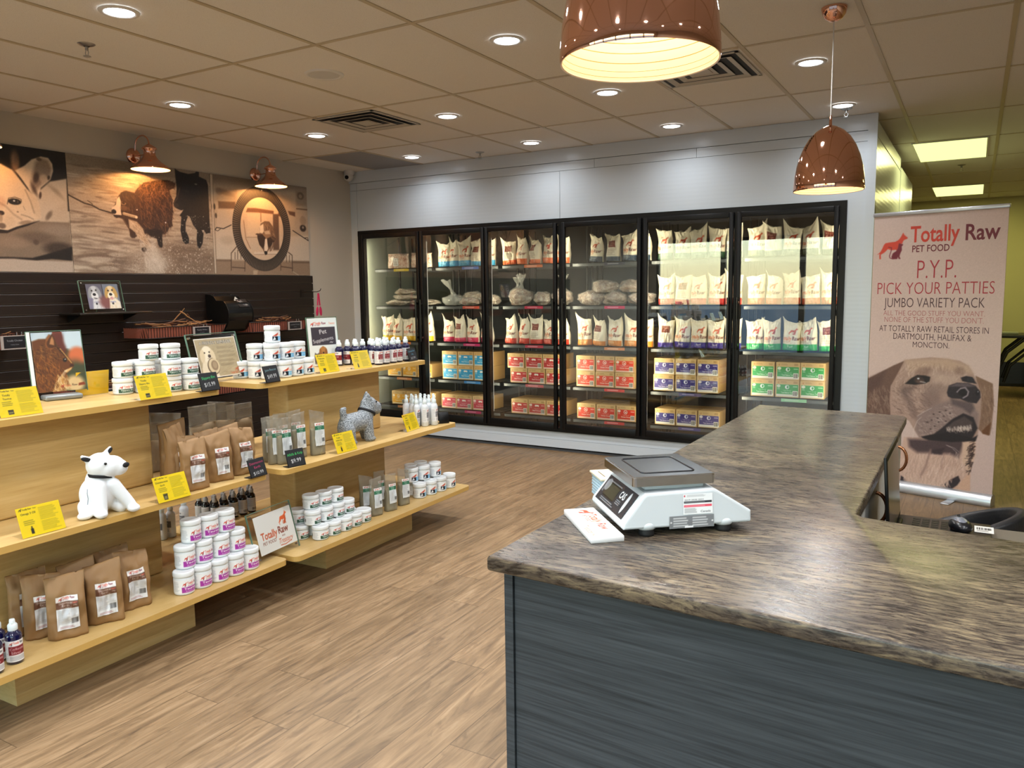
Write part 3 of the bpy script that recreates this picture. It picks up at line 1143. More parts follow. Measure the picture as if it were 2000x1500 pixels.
vent4('square ceiling air vent above the running dogs poster, left of the freezer wall', -3.93, 4.65, .56)
vent4('square ceiling air vent partly hidden behind the nearer copper pendant', -1.43, 4.66, .56)
t = thing('ceiling_speaker', 'plain white round speaker in the ceiling left of centre, unlit', 'speaker', (-3.3, 3.54, H))
MB().lathe([(.085, -.002), (.088, -.009), (.108, -.008), (.112, 0)], 40).build('bezel', M_WHITE_TRIM, t)
MB().lathe([(.0001, -.007), (.086, -.006)], 40).build('grille', mat('speaker_grille', 'C9C8C6', .6, bump=.4, bscale=400), t)
def sprinkler(label, x, y):
    t = thing('fire_sprinkler', label, 'sprinkler', (x, y, H), 0, 'ceiling fire sprinklers')
    MB().lathe([(.014, -.012), (.034, -.006), (.042, 0)], 24).build('escutcheon', M_STEEL, t)
    m = MB().cyl((0, 0, -.012), (0, 0, -.03), .008, 12)
    m.tube([(-.007, 0, -.028), (-.014, 0, -.042), (-.004, 0, -.058)], .002, 6).tube([(.007, 0, -.028), (.014, 0, -.042), (.004, 0, -.058)], .002, 6)
    m.build('nozzle', M_STEEL, t)
    MB().cyl((0, 0, -.058), (0, 0, -.061), .018, 16).build('deflector', M_STEEL, t)
sprinkler('chrome fire sprinkler in the ceiling at the upper left of the photo', -3.9, 2.49)
sprinkler('small fire sprinkler in the ceiling close to the freezer wall', -3.95, 6.22)
sprinkler('small fire sprinkler just behind the cord of the far copper pendant', -.853, 6.2)
sprinkler('small fire sprinkler between the two yellowish fluorescent panels', -.19, 9.75)
t = thing('security_camera', 'small white dome security camera in the corner above the freezer', 'camera', (-5.66, YC - .09, H))
MB().lathe([(.055, 0), (.055, -.03), (.048, -.045)], 28).build('base', mat('cam_white', 'C9C9C7', .4), t)
MB().sphere((0, -.012, -.062), .048, 24, 14).build('dome', mat('cam_white', 'C9C9C7', .4), t)
MB().cyl((.01, -.045, -.07), (.014, -.062, -.074), .02, 18).build('lens', M_BLACKG, t)
# ------------------------------------------------------------------ painter: fur, specks, water, grain
def _inside(P, x, y):
    ins = False
    n = len(P)
    for i in range(n):
        (x0, y0), (x1, y1) = P[i], P[(i + 1) % n]
        if (y0 > y) != (y1 > y) and x < (x1 - x0) * (y - y0) / (y1 - y0) + x0:
            ins = not ins
    return ins
def _fur(s, P, n, L, ang, cols, seed=1, spread=25, w=.4, op=.6):
    rng = random.Random(seed)
    xs = [p[0] for p in P]; ys = [p[1] for p in P]
    k = 0
    for _ in range(n * 4):
        if k >= n:
            break
        x, y = rng.uniform(min(xs), max(xs)), rng.uniform(min(ys), max(ys))
        if not _inside(P, x, y):
            continue
        k += 1
        a = R(ang + rng.uniform(-spread, spread))
        b2 = a + R(rng.uniform(-25, 25))
        l = L * rng.uniform(.5, 1.1)
        m = (x + math.cos(a) * l / 2, y + math.sin(a) * l / 2)
        s.line([(x, y), m, (m[0] + math.cos(b2) * l / 2, m[1] + math.sin(b2) * l / 2)], w * rng.uniform(.6, 1.3), rng.choice(cols), op * rng.uniform(.6, 1))
def _specks(s, P, n, r, col, seed=1, op=.8):
    rng = random.Random(seed)
    xs = [p[0] for p in P]; ys = [p[1] for p in P]
    for _ in range(n):
        x, y = rng.uniform(min(xs), max(xs)), rng.uniform(min(ys), max(ys))
        if _inside(P, x, y):
            q = r * rng.uniform(.4, 1.3)
            s.ell(x, y, q, q, col, op=op * rng.uniform(.4, 1))
def _water(s, x0, x1, y0, y1, n, cols, seed=1, big=1.0):
    rng = random.Random(seed)
    for _ in range(n):
        x, y = rng.uniform(x0, x1), rng.uniform(y0, y1)
        f = 1 - .6 * (y - y0) / (y1 - y0)
        s.ell(x, y, rng.uniform(2, 7) * big * (.6 + f), rng.uniform(.3, .8) * big * (.5 + f), rng.choice(cols), rot=rng.uniform(-.12, .05), soft=.5 * big, op=rng.uniform(.3, .75))
def _grain(s, amp, seed):
    g = np.random.RandomState(seed).normal(0, amp, s.a.shape[:2])
    s.a = np.clip(s.a + g[..., None], 0, 1)
def _hoop(s, cx, cy, rx, ry, wid):
    """ribbed tube hoop, seen slightly from one side"""
    u, v = (s.X - cx) / rx, (s.Y - cy) / ry
    rr = np.hypot(u, v)
    th = np.arctan2(v, u)
    d = (rr - 1) * (rx + ry) / 2 / (wid / 2)
    al = np.clip((1 - np.abs(d)) * wid / 2 * s.res + .5, 0, 1)
    rib = .5 + .5 * np.sin(th * 118)
    shade = np.sqrt(np.clip(1 - d * d, 0, 1)) * .5 + np.clip(d, 0, 1) * .35 + .12
    base = (.10 + .42 * rib * shade)[..., None] * np.array([1, .9, .8])
    s.a = s.a * (1 - al[..., None]) + np.clip(base, 0, 1) * al[..., None]
Art.fur, Art.specks, Art.water, Art.grain, Art.hoop = _fur, _specks, _water, _grain, _hoop
def art_bulldog():
    a = Art(88.5, 85.8, 3.0, 'B8AA98')
    a.rect(0, 44, 88.5, 86, '16120F')
    a.poly([(8.7, -3.6), (11.7, 31.9), (39.5, 27.6), (64.7, 36.1), (88.5, 36.8), (88.3, 7.8), (87.4, -2.9)], '80705F', 1.8)
    a.poly([(9.7, 8.9), (38, 9.7), (56.1, 8.3), (88.3, 7.8), (87.4, -2.9), (8.7, -3.6)], 'B7A899', 1.5)
    a.poly([(76, 64), (88.3, 67.3), (87.1, 36.3), (63.4, 35.4), (61.5, 51.1)], 'C6B7A2', 1.3)
    a.poly([(74.5, 60.6), (80.9, 58.7), (86.9, 50.1), (81.8, 53.6)], 'A8977F', 2.6, op=0.6)
    a.poly([(86.9, 50.1), (87.5, 36.4), (72.5, 36.7), (78.5, 45.5)], 'BBAA94', 2.7, op=0.7)
    a.ell(53, 74.5, 2.8, 6.9, 'B28B6B', soft=3.1, op=0.8)
    a.ell(53.9, 78.3, 1.2, 3.8, '5A4534', soft=2.5, op=0.5)
    a.poly([(15.3, 73.1), (43.3, 72.3), (50.7, 69), (56.2, 61.9), (60.1, 56.6), (67, 48.4), (67.5, 38.2), (63.5, 36), (51.8, 30.9), (45.5, 28), (39.5, 27), (11.2, 26)], 'D9C4A8', 1.2)
    a.poly([(52.6, 68.9), (59, 72.8), (64.4, 77.8), (70.9, 80.6), (76.1, 80.3), (78.7, 76.5), (78.9, 71.4), (76.5, 65.3), (73.3, 62.4), (69.2, 58.8), (66.6, 50.9), (63.5, 51.9), (60.2, 57.9), (56.4, 63.7)], 'D8C7B0', 0.9)
    a.poly([(66.8, 76.3), (71.5, 79.7), (75.9, 78.7), (78.1, 73.2), (76.3, 66.6), (72.1, 63.6), (66.5, 57.3), (63.1, 54.4), (62.2, 59.4), (64.2, 68.4)], '8C7A68', 2.9)
    a.ell(66.5, 65.5, 1.8, 3.8, '3E3027', rot=-0.26, soft=1.9, op=0.9)
    a.ell(69.5, 78.5, 1.9, 1.2, '4A3A2E', soft=0.9, op=0.8)
    a.ell(75.3, 66.5, 0.9, 1.6, '3A2C22', rot=-0.35, soft=0.8, op=0.9)
    a.ell(71.6, 65.4, 2.6, 3.2, 'C9B499', rot=-0.35, soft=1.9, op=0.7)
    a.ell(64.6, 57.1, 1.2, 4.5, '4E3C30', rot=0.35, soft=1.9, op=0.8)
    a.ell(68.4, 53.6, 0.9, 2.4, '3A281E', rot=-0.17, soft=0.8, op=0.9)
    a.ell(79.5, 57.9, 1.3, 5.9, '8C7B66', rot=0.87, soft=2.6, op=0.5)
    a.ell(73.4, 40, 1.6, 3.9, '5E4E40', rot=-0.61, soft=1.6, op=0.7)
    a.poly([(60.1, 56.6), (66, 51.5), (67.8, 42.1), (66.1, 36.9), (62, 41.7), (61.3, 48.6)], 'CFBA9E', 1.3, op=0.9)
    a.line([(58.3, 56.4), (61.3, 48.6), (63.2, 41.1)], 0.9, '8F7B65', op=0.7, soft=0.9)
    a.line([(54.3, 39.2), (58.6, 38.2), (62.2, 36.6)], 0.8, '7D6A57', op=0.6, soft=0.8)
    a.line([(56.1, 45), (57.1, 42.5)], 0.6, '8A7662', op=0.6, soft=0.5)
    a.ell(41.1, 46.8, 3.6, 3.7, 'C79A7E', soft=3.1, op=0.5)
    a.line([(35.5, 48.7), (44.5, 44), (49.4, 38.8), (54.1, 36)], 1.1, '7C6350', op=0.45, soft=1.3)
    a.ell(52, 40.9, 0.7, 0.5, '6A5443', soft=0.4, op=0.7)
    a.ell(50.5, 47.7, 4.8, 2.6, 'C8B292', soft=0.8)
    a.ell(50.5, 47.7, 4.3, 2.1, '17100C', soft=0.4)
    a.ell(50.2, 48.2, 0.7, 0.6, 'C9CDD2', soft=0.3)
    a.ell(52.6, 47.8, 0.5, 0.9, '6A5A50', soft=0.3, op=0.7)
    a.line([(45.5, 45.6), (46.7, 49.7), (51, 50.8), (54.9, 49.6), (55.1, 48)], 0.4, '2A1D15', op=0.9, soft=0.2)
    a.ell(41.1, 39.4, 2, 1.5, '241A15', soft=0.6)
    a.ell(40.3, 36.3, 1.5, 3.1, '8C7460', soft=1.2, op=0.6)
    a.poly([(11.4, 28.4), (39.6, 28.3), (44.3, 27.9), (50.6, 30.8), (58.2, 33.2), (66.6, 35.9), (58.1, 31.9), (50.5, 29.2), (44.1, 26.1), (11, 23.7)], '1E1612', 0.6)
    a.ell(46, 34.2, 3.6, 3.8, 'CDB79B', soft=2.5, op=0.7)
    a.ell(56.4, 34, 4.4, 1.3, '75604F', rot=0.21, soft=1, op=0.6)
    a.ell(41, 30.8, 2.4, 1.9, '57453A', soft=1.2, op=0.8)
    a.ell(78.5, 29.9, 12.1, 4, '9A8B7C', soft=4, op=0.6)
    a.ell(63.7, 23.9, 12.8, 3.9, '5E4F43', soft=3.9, op=0.7)
    a.ell(47.9, 20, 9.8, 3.8, '98836F', soft=3.8, op=0.6)
    a.ell(78.8, 16.8, 10.7, 4.6, '2A211C', soft=4, op=0.8)
    a.ell(62.8, 20.7, 1.9, 1.9, '4A3C33', soft=1.5, op=0.7)
    a.poly([(9.8, 9.5), (44, 9.9), (59.4, 9.7), (69.2, 12.5), (88.4, 18.5), (88, 8.5), (72.9, 9.4), (62.4, 8.1), (46.9, 9), (9.6, 7.7)], '17120F', 1)
    a.fur([(31.5, 69.3), (54.2, 59.8), (58.9, 41.4), (40, 33.8), (23.3, 38.7)], 250, 1.8, -50, ['E6D3B8', 'BFA88C', 'D2BC9F'], seed=2, spread=30, w=0.2, op=0.3)
    a.grain(.02, 3)
    return a

def art_running_dogs():
    a = Art(125.2, 85.8, 3.0, 'AE9D88')
    a.rect(0, 62, 126, 86, '9A8B79')
    a.water(0, 126, 8, 80, 520, ['8A7868', 'C4B6A2', '776657', 'B7A893'], 4)
    a.water(0, 60, 0, 26, 90, ['6F5C4E', 'C9BBA8', '7A6757', 'BFB09C'], 9, 2.2)
    a.rect(0, 78, 126, 86, '6E665C', .45)
    a.ell(96.1, 8.5, 35.1, 17.1, '6A5646', soft=11.4, op=0.75)
    a.ell(64.2, 9.2, 20, 11.6, 'A39280', soft=8.2, op=0.7)
    a.specks([(29.3, 19.9), (118.8, 27.2), (122.1, -0.4), (23.5, -1.4)], 900, 0.3, 'CFC4B4', seed=3, op=0.55)
    a.specks([(29.1, 16.7), (118.5, 23.5), (122.1, -0.4), (23.5, -1.4)], 500, 0.3, '4A3B30', seed=5, op=0.5)
    a.line([(-0.5, 56.2), (5.3, 53.6), (11.6, 51), (17.4, 50), (23.2, 47.3), (32.7, 45.5)], 1, '2E231C')
    a.line([(1.7, 55.8), (11, 52.2), (18.1, 50.3), (24.7, 48.4)], 0.4, '9C8A76', op=0.8)
    a.line([(14.4, 53.1), (18.1, 50.7)], 0.5, '3A2C22')
    a.poly([(91, 85.7), (95.7, 83.6), (103.9, 82.8), (110.7, 84.3), (112.1, 85.9), (114.7, 85.8), (114.4, 81.9), (121.6, 79.9), (123.2, 75.8), (122.7, 39.7), (114.2, 37), (115.8, 34.2), (114.3, 26.3), (111.4, 21.8), (108.9, 22.4), (108.5, 29.6), (109.5, 36.8), (105.9, 40.8), (103, 47.7), (101.4, 48.3), (98.5, 42.5), (98, 36.1), (100.9, 29.9), (100.6, 25.7), (97.2, 24.8), (94.5, 27.5), (93.1, 35.8), (94.7, 47.1), (93.1, 48), (96.7, 52.1), (93.5, 52.6), (88.7, 54.2), (87.7, 57.6), (91, 63.4), (91.9, 70.4), (91.3, 79.3)], '14100F', 0.6)
    a.ell(90.5, 56.1, 2.5, 1.7, '2A221E')
    a.line([(88.2, 57.6), (91.7, 61.4), (94.7, 70)], 1, '5A4A3C', op=0.6, soft=0.7)
    a.ell(110.9, 75.2, 1.4, 0.6, '8D8579', soft=0.4, op=0.8)
    a.ell(101.2, 68.6, 3.4, 1.1, '221C19', soft=0.7)
    a.line([(91.6, 49.6), (96.8, 52.8)], 0.6, 'C9BFB0', op=0.6)
    a.fur([(96.6, 73.6), (121.3, 76.3), (121.5, 41.8), (104.7, 47.8)], 160, 4.2, -80, ['2A2320', '0C0A09', '352C27'], seed=5, spread=20, w=0.3, op=0.5)
    a.specks([(94.8, 48.5), (122.1, 49.1), (120.2, 22.9), (93.1, 24.6)], 110, 0.4, 'D8D2C8', seed=7, op=0.8)
    a.poly([(116, 37.9), (123.2, 39.7), (122.9, 35.4), (118.4, 34.4)], '1B1613', 0.6)
    a.poly([(41.6, 61.4), (45.3, 63.4), (53.2, 62.5), (55.7, 66), (62, 71.3), (71.3, 73.6), (79.1, 75.2), (83.9, 75.7), (90.9, 73.7), (89.9, 70.2), (84.9, 67.6), (85.4, 64.3), (87.5, 60.3), (86.6, 47.9), (85.4, 42.3), (86, 38.9), (82.7, 37.3), (79.1, 32.3), (75.1, 31.4), (74.7, 21.1), (72, 21), (70.2, 28.4), (62, 31.3), (59, 31.2), (54.5, 30.3), (50.6, 27.4), (47.1, 29.9), (46, 35.1), (44.8, 37.6), (42.2, 41.4), (36.7, 42.9), (33.3, 44.6), (32.9, 47.8), (36, 51.9), (39.3, 58.6)], '3A281E', 0.9)
    a.fur([(57.4, 69.5), (80.7, 74.7), (86.9, 63), (85.5, 43), (77.5, 32.2), (60.6, 32.6), (56, 50.9)], 420, 4.7, -70, ['6B4A33', '2A1B13', '8A6242', '1C120D', '553A29'], seed=11, spread=45, w=0.5, op=0.75)
    a.fur([(55.7, 66.7), (65, 71.6), (80.6, 73.3), (84.5, 62.8), (60.2, 56.6)], 200, 3.3, 60, ['8E6A4B', '5A3E2B', 'A27C5A'], seed=13, spread=50, w=0.4, op=0.6)
    a.ell(85.6, 72.1, 4.4, 2.8, '3E2C22', soft=1.4)
    a.fur([(81.4, 74.8), (90.9, 73.7), (89, 69.4), (81.7, 68)], 60, 3.4, 20, ['6A4E3A', '261911'], seed=14, spread=60, w=0.3, op=0.7)
    a.poly([(46.5, 41.7), (53.7, 40.2), (58.5, 35.2), (60.3, 28.6), (65.8, 21.4), (62.7, 20.6), (54.3, 27.6), (49.5, 33.3), (46.8, 35.1)], 'BFA98E', 1.1)
    a.fur([(46.5, 41.7), (55.2, 39.6), (60.3, 28.6), (64.3, 21.4), (51.5, 30.1)], 140, 4, -55, ['DCCBB2', '7B614A', 'A98D70'], seed=15, spread=25, w=0.3, op=0.7)
    a.poly([(69.7, 31.8), (75.5, 32.1), (75.2, 21.8), (73.5, 20.7), (71.4, 23)], '1B120E', 0.5)
    a.ell(58.4, 18.8, 2.3, 1.8, '3A2B22', soft=0.9)
    a.ell(49.3, 30, 2.5, 2.7, '3C2B21', rot=-0.52, soft=1.1)
    a.poly([(60, 33.9), (70.8, 35.9), (76.8, 33.5), (71.7, 27.8), (65.6, 28.8)], '241812', 1.1)
    a.poly([(41.6, 61.4), (46.7, 63.2), (53.9, 61.2), (55.2, 54.8), (52.8, 46.7), (45.4, 46.1), (40.5, 47.1), (40.3, 53.5)], '30211A', 0.7)
    a.fur([(42.3, 61.4), (53.9, 61.2), (54.4, 49.5), (45.5, 47.5)], 160, 3.9, -75, ['523A2B', '1D130E', '6E5340'], seed=16, spread=25, w=0.3, op=0.6)
    a.poly([(37.7, 55.9), (40, 58.6), (41.1, 54.9), (40.5, 47.1), (41, 44.5), (36.7, 43.6), (34, 44.6), (32.6, 46.8), (33.3, 49.4), (36.7, 51.9)], 'D9C8B2', 0.5)
    a.ell(34.7, 46.6, 2, 1.7, '1D1614', soft=0.3)
    a.poly([(34, 44.3), (39.6, 44.4), (40.9, 43.2), (36.6, 41.9), (34.6, 42.8)], '2A1D18', 0.4)
    a.ell(43.2, 53.6, 2.2, 1.3, '8C7258', soft=0.5)
    a.ell(43.3, 53.6, 1.2, 0.8, '2A1D15', soft=0.3)
    a.line([(41.4, 53.6), (43.3, 54.9), (45.7, 54)], 0.4, '1A110C')
    a.ell(43.2, 49.9, 2.9, 2, '7E6048', soft=1.6, op=0.6)
    a.line([(42.9, 45.8), (48.2, 44.7), (53.6, 43.8)], 2.2, 'AA9679', soft=0.3)
    a.line([(43, 46.5), (48.3, 45.4), (53.3, 44.6)], 0.5, 'D8C8AE', op=0.8)
    a.ell(53.4, 43.7, 1, 1.1, 'DCCDB5')
    a.ell(54.4, 49.5, 0.6, 0.5, 'E8E4DC')
    a.ell(79.4, 41.2, 0.6, 0.6, 'DDE0E2')
    a.line([(41.2, 42.3), (43.4, 38.8), (46, 34.7)], 0.5, '4A372A')
    a.poly([(59.7, 1), (59, 11.1), (62.6, 19.3), (66.3, 27.5), (68.9, 21.5), (72.4, 16.2), (75.8, 9.4), (74.4, 1.1)], 'C9C0B2', 6.1, op=0.75)
    a.fur([(54.3, 27.6), (66.1, 24.8), (76, 11.5), (73.7, 1.8), (59.8, 2.3)], 200, 5.4, -70, ['DAD3C8', 'B5A897', 'E6E0D6'], seed=17, spread=40, w=0.3, op=0.5)
    a.specks([(50.8, 30.7), (85.3, 29.1), (83.1, -0.8), (48.4, -1.2)], 350, 0.3, 'E4DED4', seed=19, op=0.7)
    a.specks([(80.7, 22), (123.8, 23.8), (122.1, -0.4), (79.1, -0.9)], 160, 0.5, 'D6CBBB', seed=21, op=0.8)
    a.grain(.03, 5)
    return a

def art_hoop_dog():
    a = Art(114.5, 85.8, 3.0, 'B5A48E')
    a.poly([(-3.8, 89.1), (131.6, 105.7), (130.3, 83.5), (-2.3, 78)], '7B6D5F', 7.6)
    a.poly([(39.4, 57.2), (79, 57.5), (80.2, 76.5), (52.8, 75.9)], 'C9B294', 4)
    a.poly([(5.3, 75.6), (28.8, 76.1), (28.1, 65.5), (4.5, 63.4)], 'A5937D', 3.2)
    a.ell(14.6, 71.4, 9, 2.3, '6F5D4D', rot=-0.17, soft=2.6, op=0.7)
    a.ell(9, 71.5, 3.2, 3.2, '776555', soft=1.9, op=0.6)
    a.poly([(7.6, 63.1), (26.3, 64.1), (25.9, 58.1), (7.6, 57)], '5D4636', 1.4)
    a.poly([(6.3, 55.9), (24.2, 57.3), (24.7, 40.3), (4.4, 39.1)], 'BFAF9A', 1.3)
    a.poly([(3.6, 39), (33.2, 40.8), (33, 13.3), (2.5, 12.5)], 'C2B5A2', 1.9)
    a.poly([(77.6, 36.4), (115.2, 39), (114.7, 14), (76.2, 13.8)], 'C4B7A5', 2.1)
    a.ell(15, 29.9, 7.4, 3.9, 'A39683', soft=3.3, op=0.5)
    a.poly([(97.5, 61.8), (114.6, 63.1), (114.3, 40.5), (96.1, 39.5)], 'AD9D89', 2.2)
    a.poly([(99.7, 81.2), (114.3, 82.6), (113.8, 67.4), (99.8, 66.9)], '8E7D6B', 2.9, op=0.7)
    a.ell(105.9, 76.8, 4.5, 3.6, '5C4B3E', soft=1.7, op=0.7)
    a.ell(105.8, 76.4, 2.2, 1.9, 'A08F7C', soft=1, op=0.8)
    a.line([(100.1, 64.1), (114.2, 64.2)], 1.3, '5E4838', op=0.8, soft=0.7)
    a.poly([(88.7, 61.1), (97.9, 60.7), (97.7, 56.4), (90.4, 57.7)], '5A4234', 1.1)
    a.ell(107.5, 45.9, 4.1, 3.3, '2E231C', soft=1.5)
    a.ell(107.9, 53.2, 4.1, 4.4, '8E7E6C', soft=2.2, op=0.7)
    a.ell(107.5, 46.6, 1.4, 1.2, '8F8478', soft=0.6)
    a.poly([(-9.2, 12.2), (115.8, 14), (114.6, -6), (-10.5, -6.3)], '8B7763', 2.6)
    a.line([(-1.5, 12.1), (17.9, 12.3)], 1.7, '5E4B3D', op=0.7, soft=0.9)
    a.line([(91.6, 12.7), (114.7, 12.9)], 1.9, '5E4B3D', op=0.7, soft=1)
    a.poly([(42.8, 4.1), (48.1, 4.1), (47, 0), (42.5, -0)], 'B8A68E', 1.4, op=0.8)
    a.line([(92, 3.4), (98.7, 0.2)], 0.9, 'C0B29C', op=0.7, soft=0.6)
    a.poly([(0.5, 85.2), (3.2, 85.2), (1.7, 0.8), (-1.5, 0.8)], 'BDAF9C', 0.6)
    a.line([(3.2, 84.9), (1.7, 0.8)], 0.6, '6E6053', op=0.8, soft=0.3)
    a.line([(-0.6, 85.4), (-0.7, 45.2)], 1.5, '4E443B', op=0.6, soft=1)
    a.ell(3.3, 58.2, 1.1, 2.6, '2E2620', soft=0.6, op=0.9)
    a.ell(4.4, 50.6, 1.1, 2.2, '3A3028', soft=0.6, op=0.9)
    a.ell(-0.2, 57.9, 1.1, 2.6, '6A5C4E', soft=0.8, op=0.7)
    a.ell(-0.8, 50.3, 0.9, 2.2, '6A5C4E', soft=0.8, op=0.7)
    a.line([(17.7, 3.7), (18.7, 18.9), (26.3, 25.8), (29.7, 26.6)], 0.9, '4A382C', op=0.9, soft=0.4)
    a.line([(19.1, 6.4), (33.4, 5.9)], 0.9, '4A382C', op=0.9, soft=0.4)
    a.line([(32.8, 3.2), (34.2, 18.1)], 0.8, '4A382C', op=0.9, soft=0.4)
    a.line([(22.9, 19.7), (22.5, 13.7)], 0.7, '4A382C', op=0.9, soft=0.4)
    a.line([(26, 21.8), (25.4, 13.8)], 0.7, '4A382C', op=0.9, soft=0.4)
    a.line([(29.5, 23.3), (29.2, 13.9)], 0.7, '4A382C', op=0.9, soft=0.4)
    a.line([(91, 4.1), (91.5, 19.2), (86.8, 21.9)], 1, '4A382C', op=0.9, soft=0.4)
    a.line([(76.8, 8.1), (91.2, 6.9)], 1, '4A382C', op=0.9, soft=0.4)
    a.line([(76.1, 4.6), (76.5, 10.2)], 0.9, '4A382C', op=0.9, soft=0.4)
    a.line([(84.2, 19), (83.8, 12.5)], 0.7, '4A382C', op=0.9, soft=0.4)
    a.line([(88, 19.1), (87.6, 12.6)], 0.7, '4A382C', op=0.9, soft=0.4)
    a.ell(56.5, 44.2, 27.1, 30.3, 'C4B199', soft=0.7)
    a.poly([(39.6, 59.9), (48.3, 60.6), (71.7, 59.7), (79.9, 57.6), (79.8, 54.8), (69.6, 56.8), (51.6, 56.8), (37.6, 56.1)], '6E4B36', 0.9)
    a.line([(34.5, 48.2), (36, 32.3), (40.6, 23.7)], 0.9, '7B5D48', op=0.7, soft=0.7)
    a.line([(54.9, 57.1), (54.6, 48.9)], 1.1, '7E5E48', op=0.8, soft=0.5)
    a.poly([(69.6, 56.8), (76.6, 56.6), (75.4, 23.6), (67.9, 23.3)], '5A473A', 1.4)
    a.poly([(71.3, 68.7), (75.8, 66.3), (76.2, 57.3), (70.5, 56.9)], 'D2BFA2', 1)
    a.poly([(39.2, 54.5), (54.1, 55.7), (52.8, 35.8), (37.9, 35)], 'CBB99F', 0.9)
    a.poly([(37, 33.6), (50.1, 34.3), (51.1, 22.7), (42.3, 22.4)], 'BDAF9A', 0.9)
    a.line([(36.1, 33.6), (50.1, 34.2)], 0.7, '8A7661', op=0.7, soft=0.4)
    a.poly([(44.8, 20.8), (72, 22.1), (72.9, 20), (44.7, 18.8)], 'CFC3B0', 0.5)
    a.line([(44.6, 18.4), (72.8, 19.7)], 0.4, '6B5B4C', op=0.7, soft=0.3)
    a.poly([(52.4, 41.9), (54, 46.8), (59.1, 49.5), (64.6, 49.5), (68.4, 45.6), (70.8, 38.8), (72.4, 34.7), (70.7, 30.4), (65.6, 22.6), (63.7, 21.8), (63.4, 24.6), (58, 18.1), (55.6, 22.9), (51.4, 27.5), (49.6, 33.6), (50.2, 36.4), (47.2, 36.7), (48.5, 37.6), (52.1, 37.8)], '6A5340', 0.5)
    a.fur([(53.5, 46.1), (64.6, 49.5), (70.3, 38.1), (55.7, 38)], 120, 3.4, -75, ['9A8062', '4A382B', 'B49A7C'], seed=23, spread=30, w=0.3, op=0.6)
    a.poly([(53, 44.7), (57.2, 47), (57.6, 40.2), (55.7, 38), (52.1, 38.5)], 'D8CAB4', 1)
    a.poly([(57.6, 40.2), (64, 41.2), (65.6, 37.9), (59.2, 36.8)], 'C9B79E', 1, op=0.8)
    a.poly([(49.3, 36.3), (55.6, 37.3), (59.1, 35.4), (58.8, 29.9), (55.7, 24.3), (51.4, 27.5), (49.6, 32.9)], '33251C', 0.5)
    a.poly([(60.9, 35.5), (68.3, 35.9), (71.9, 34), (67.8, 28.9), (63, 25.3), (60.9, 28.6)], '33251C', 0.6)
    a.poly([(55.6, 37.3), (63.8, 37.8), (66.4, 35.8), (59.9, 33.4)], '8A6F56', 0.7)
    a.poly([(58.5, 33.3), (60.8, 33.5), (61.6, 24.5), (59.5, 21), (56.9, 22.3), (57.1, 25.7)], 'DCCFBC', 0.4)
    a.ell(58.7, 20.4, 1.8, 1.8, '1B1512', soft=0.3)
    a.poly([(47.2, 36.9), (49.4, 37.8), (54.7, 37.3), (52, 35.8)], '4A372A', 0.3)
    a.poly([(63.7, 36.4), (70, 34.6), (72.2, 31.9), (68.1, 32.4)], '5A4636', 0.3)
    a.line([(67.9, 30.3), (64.7, 23.2)], 0.7, 'B8A893', op=0.8)
    a.hoop(56.1, 42.1, 30.1, 33.6, 9.5)
    a.line([(2.7, 38.3), (4.4, 40.4), (11.6, 39.8), (20.4, 43.6)], 0.8, '2B2320')
    a.line([(3.1, 38), (5.4, 37.5), (8.3, 39.3)], 0.5, '2B2320')
    a.line([(93.9, 42.9), (107.9, 36.8), (113.9, 34.2)], 0.9, '2B2320')
    a.line([(108.4, 36.5), (113, 37.1), (114.1, 34.2)], 0.6, '2B2320')
    a.ell(57.3, 77.2, 0.7, 0.5, 'F2E8D8')
    a.grain(.02, 7)
    return a

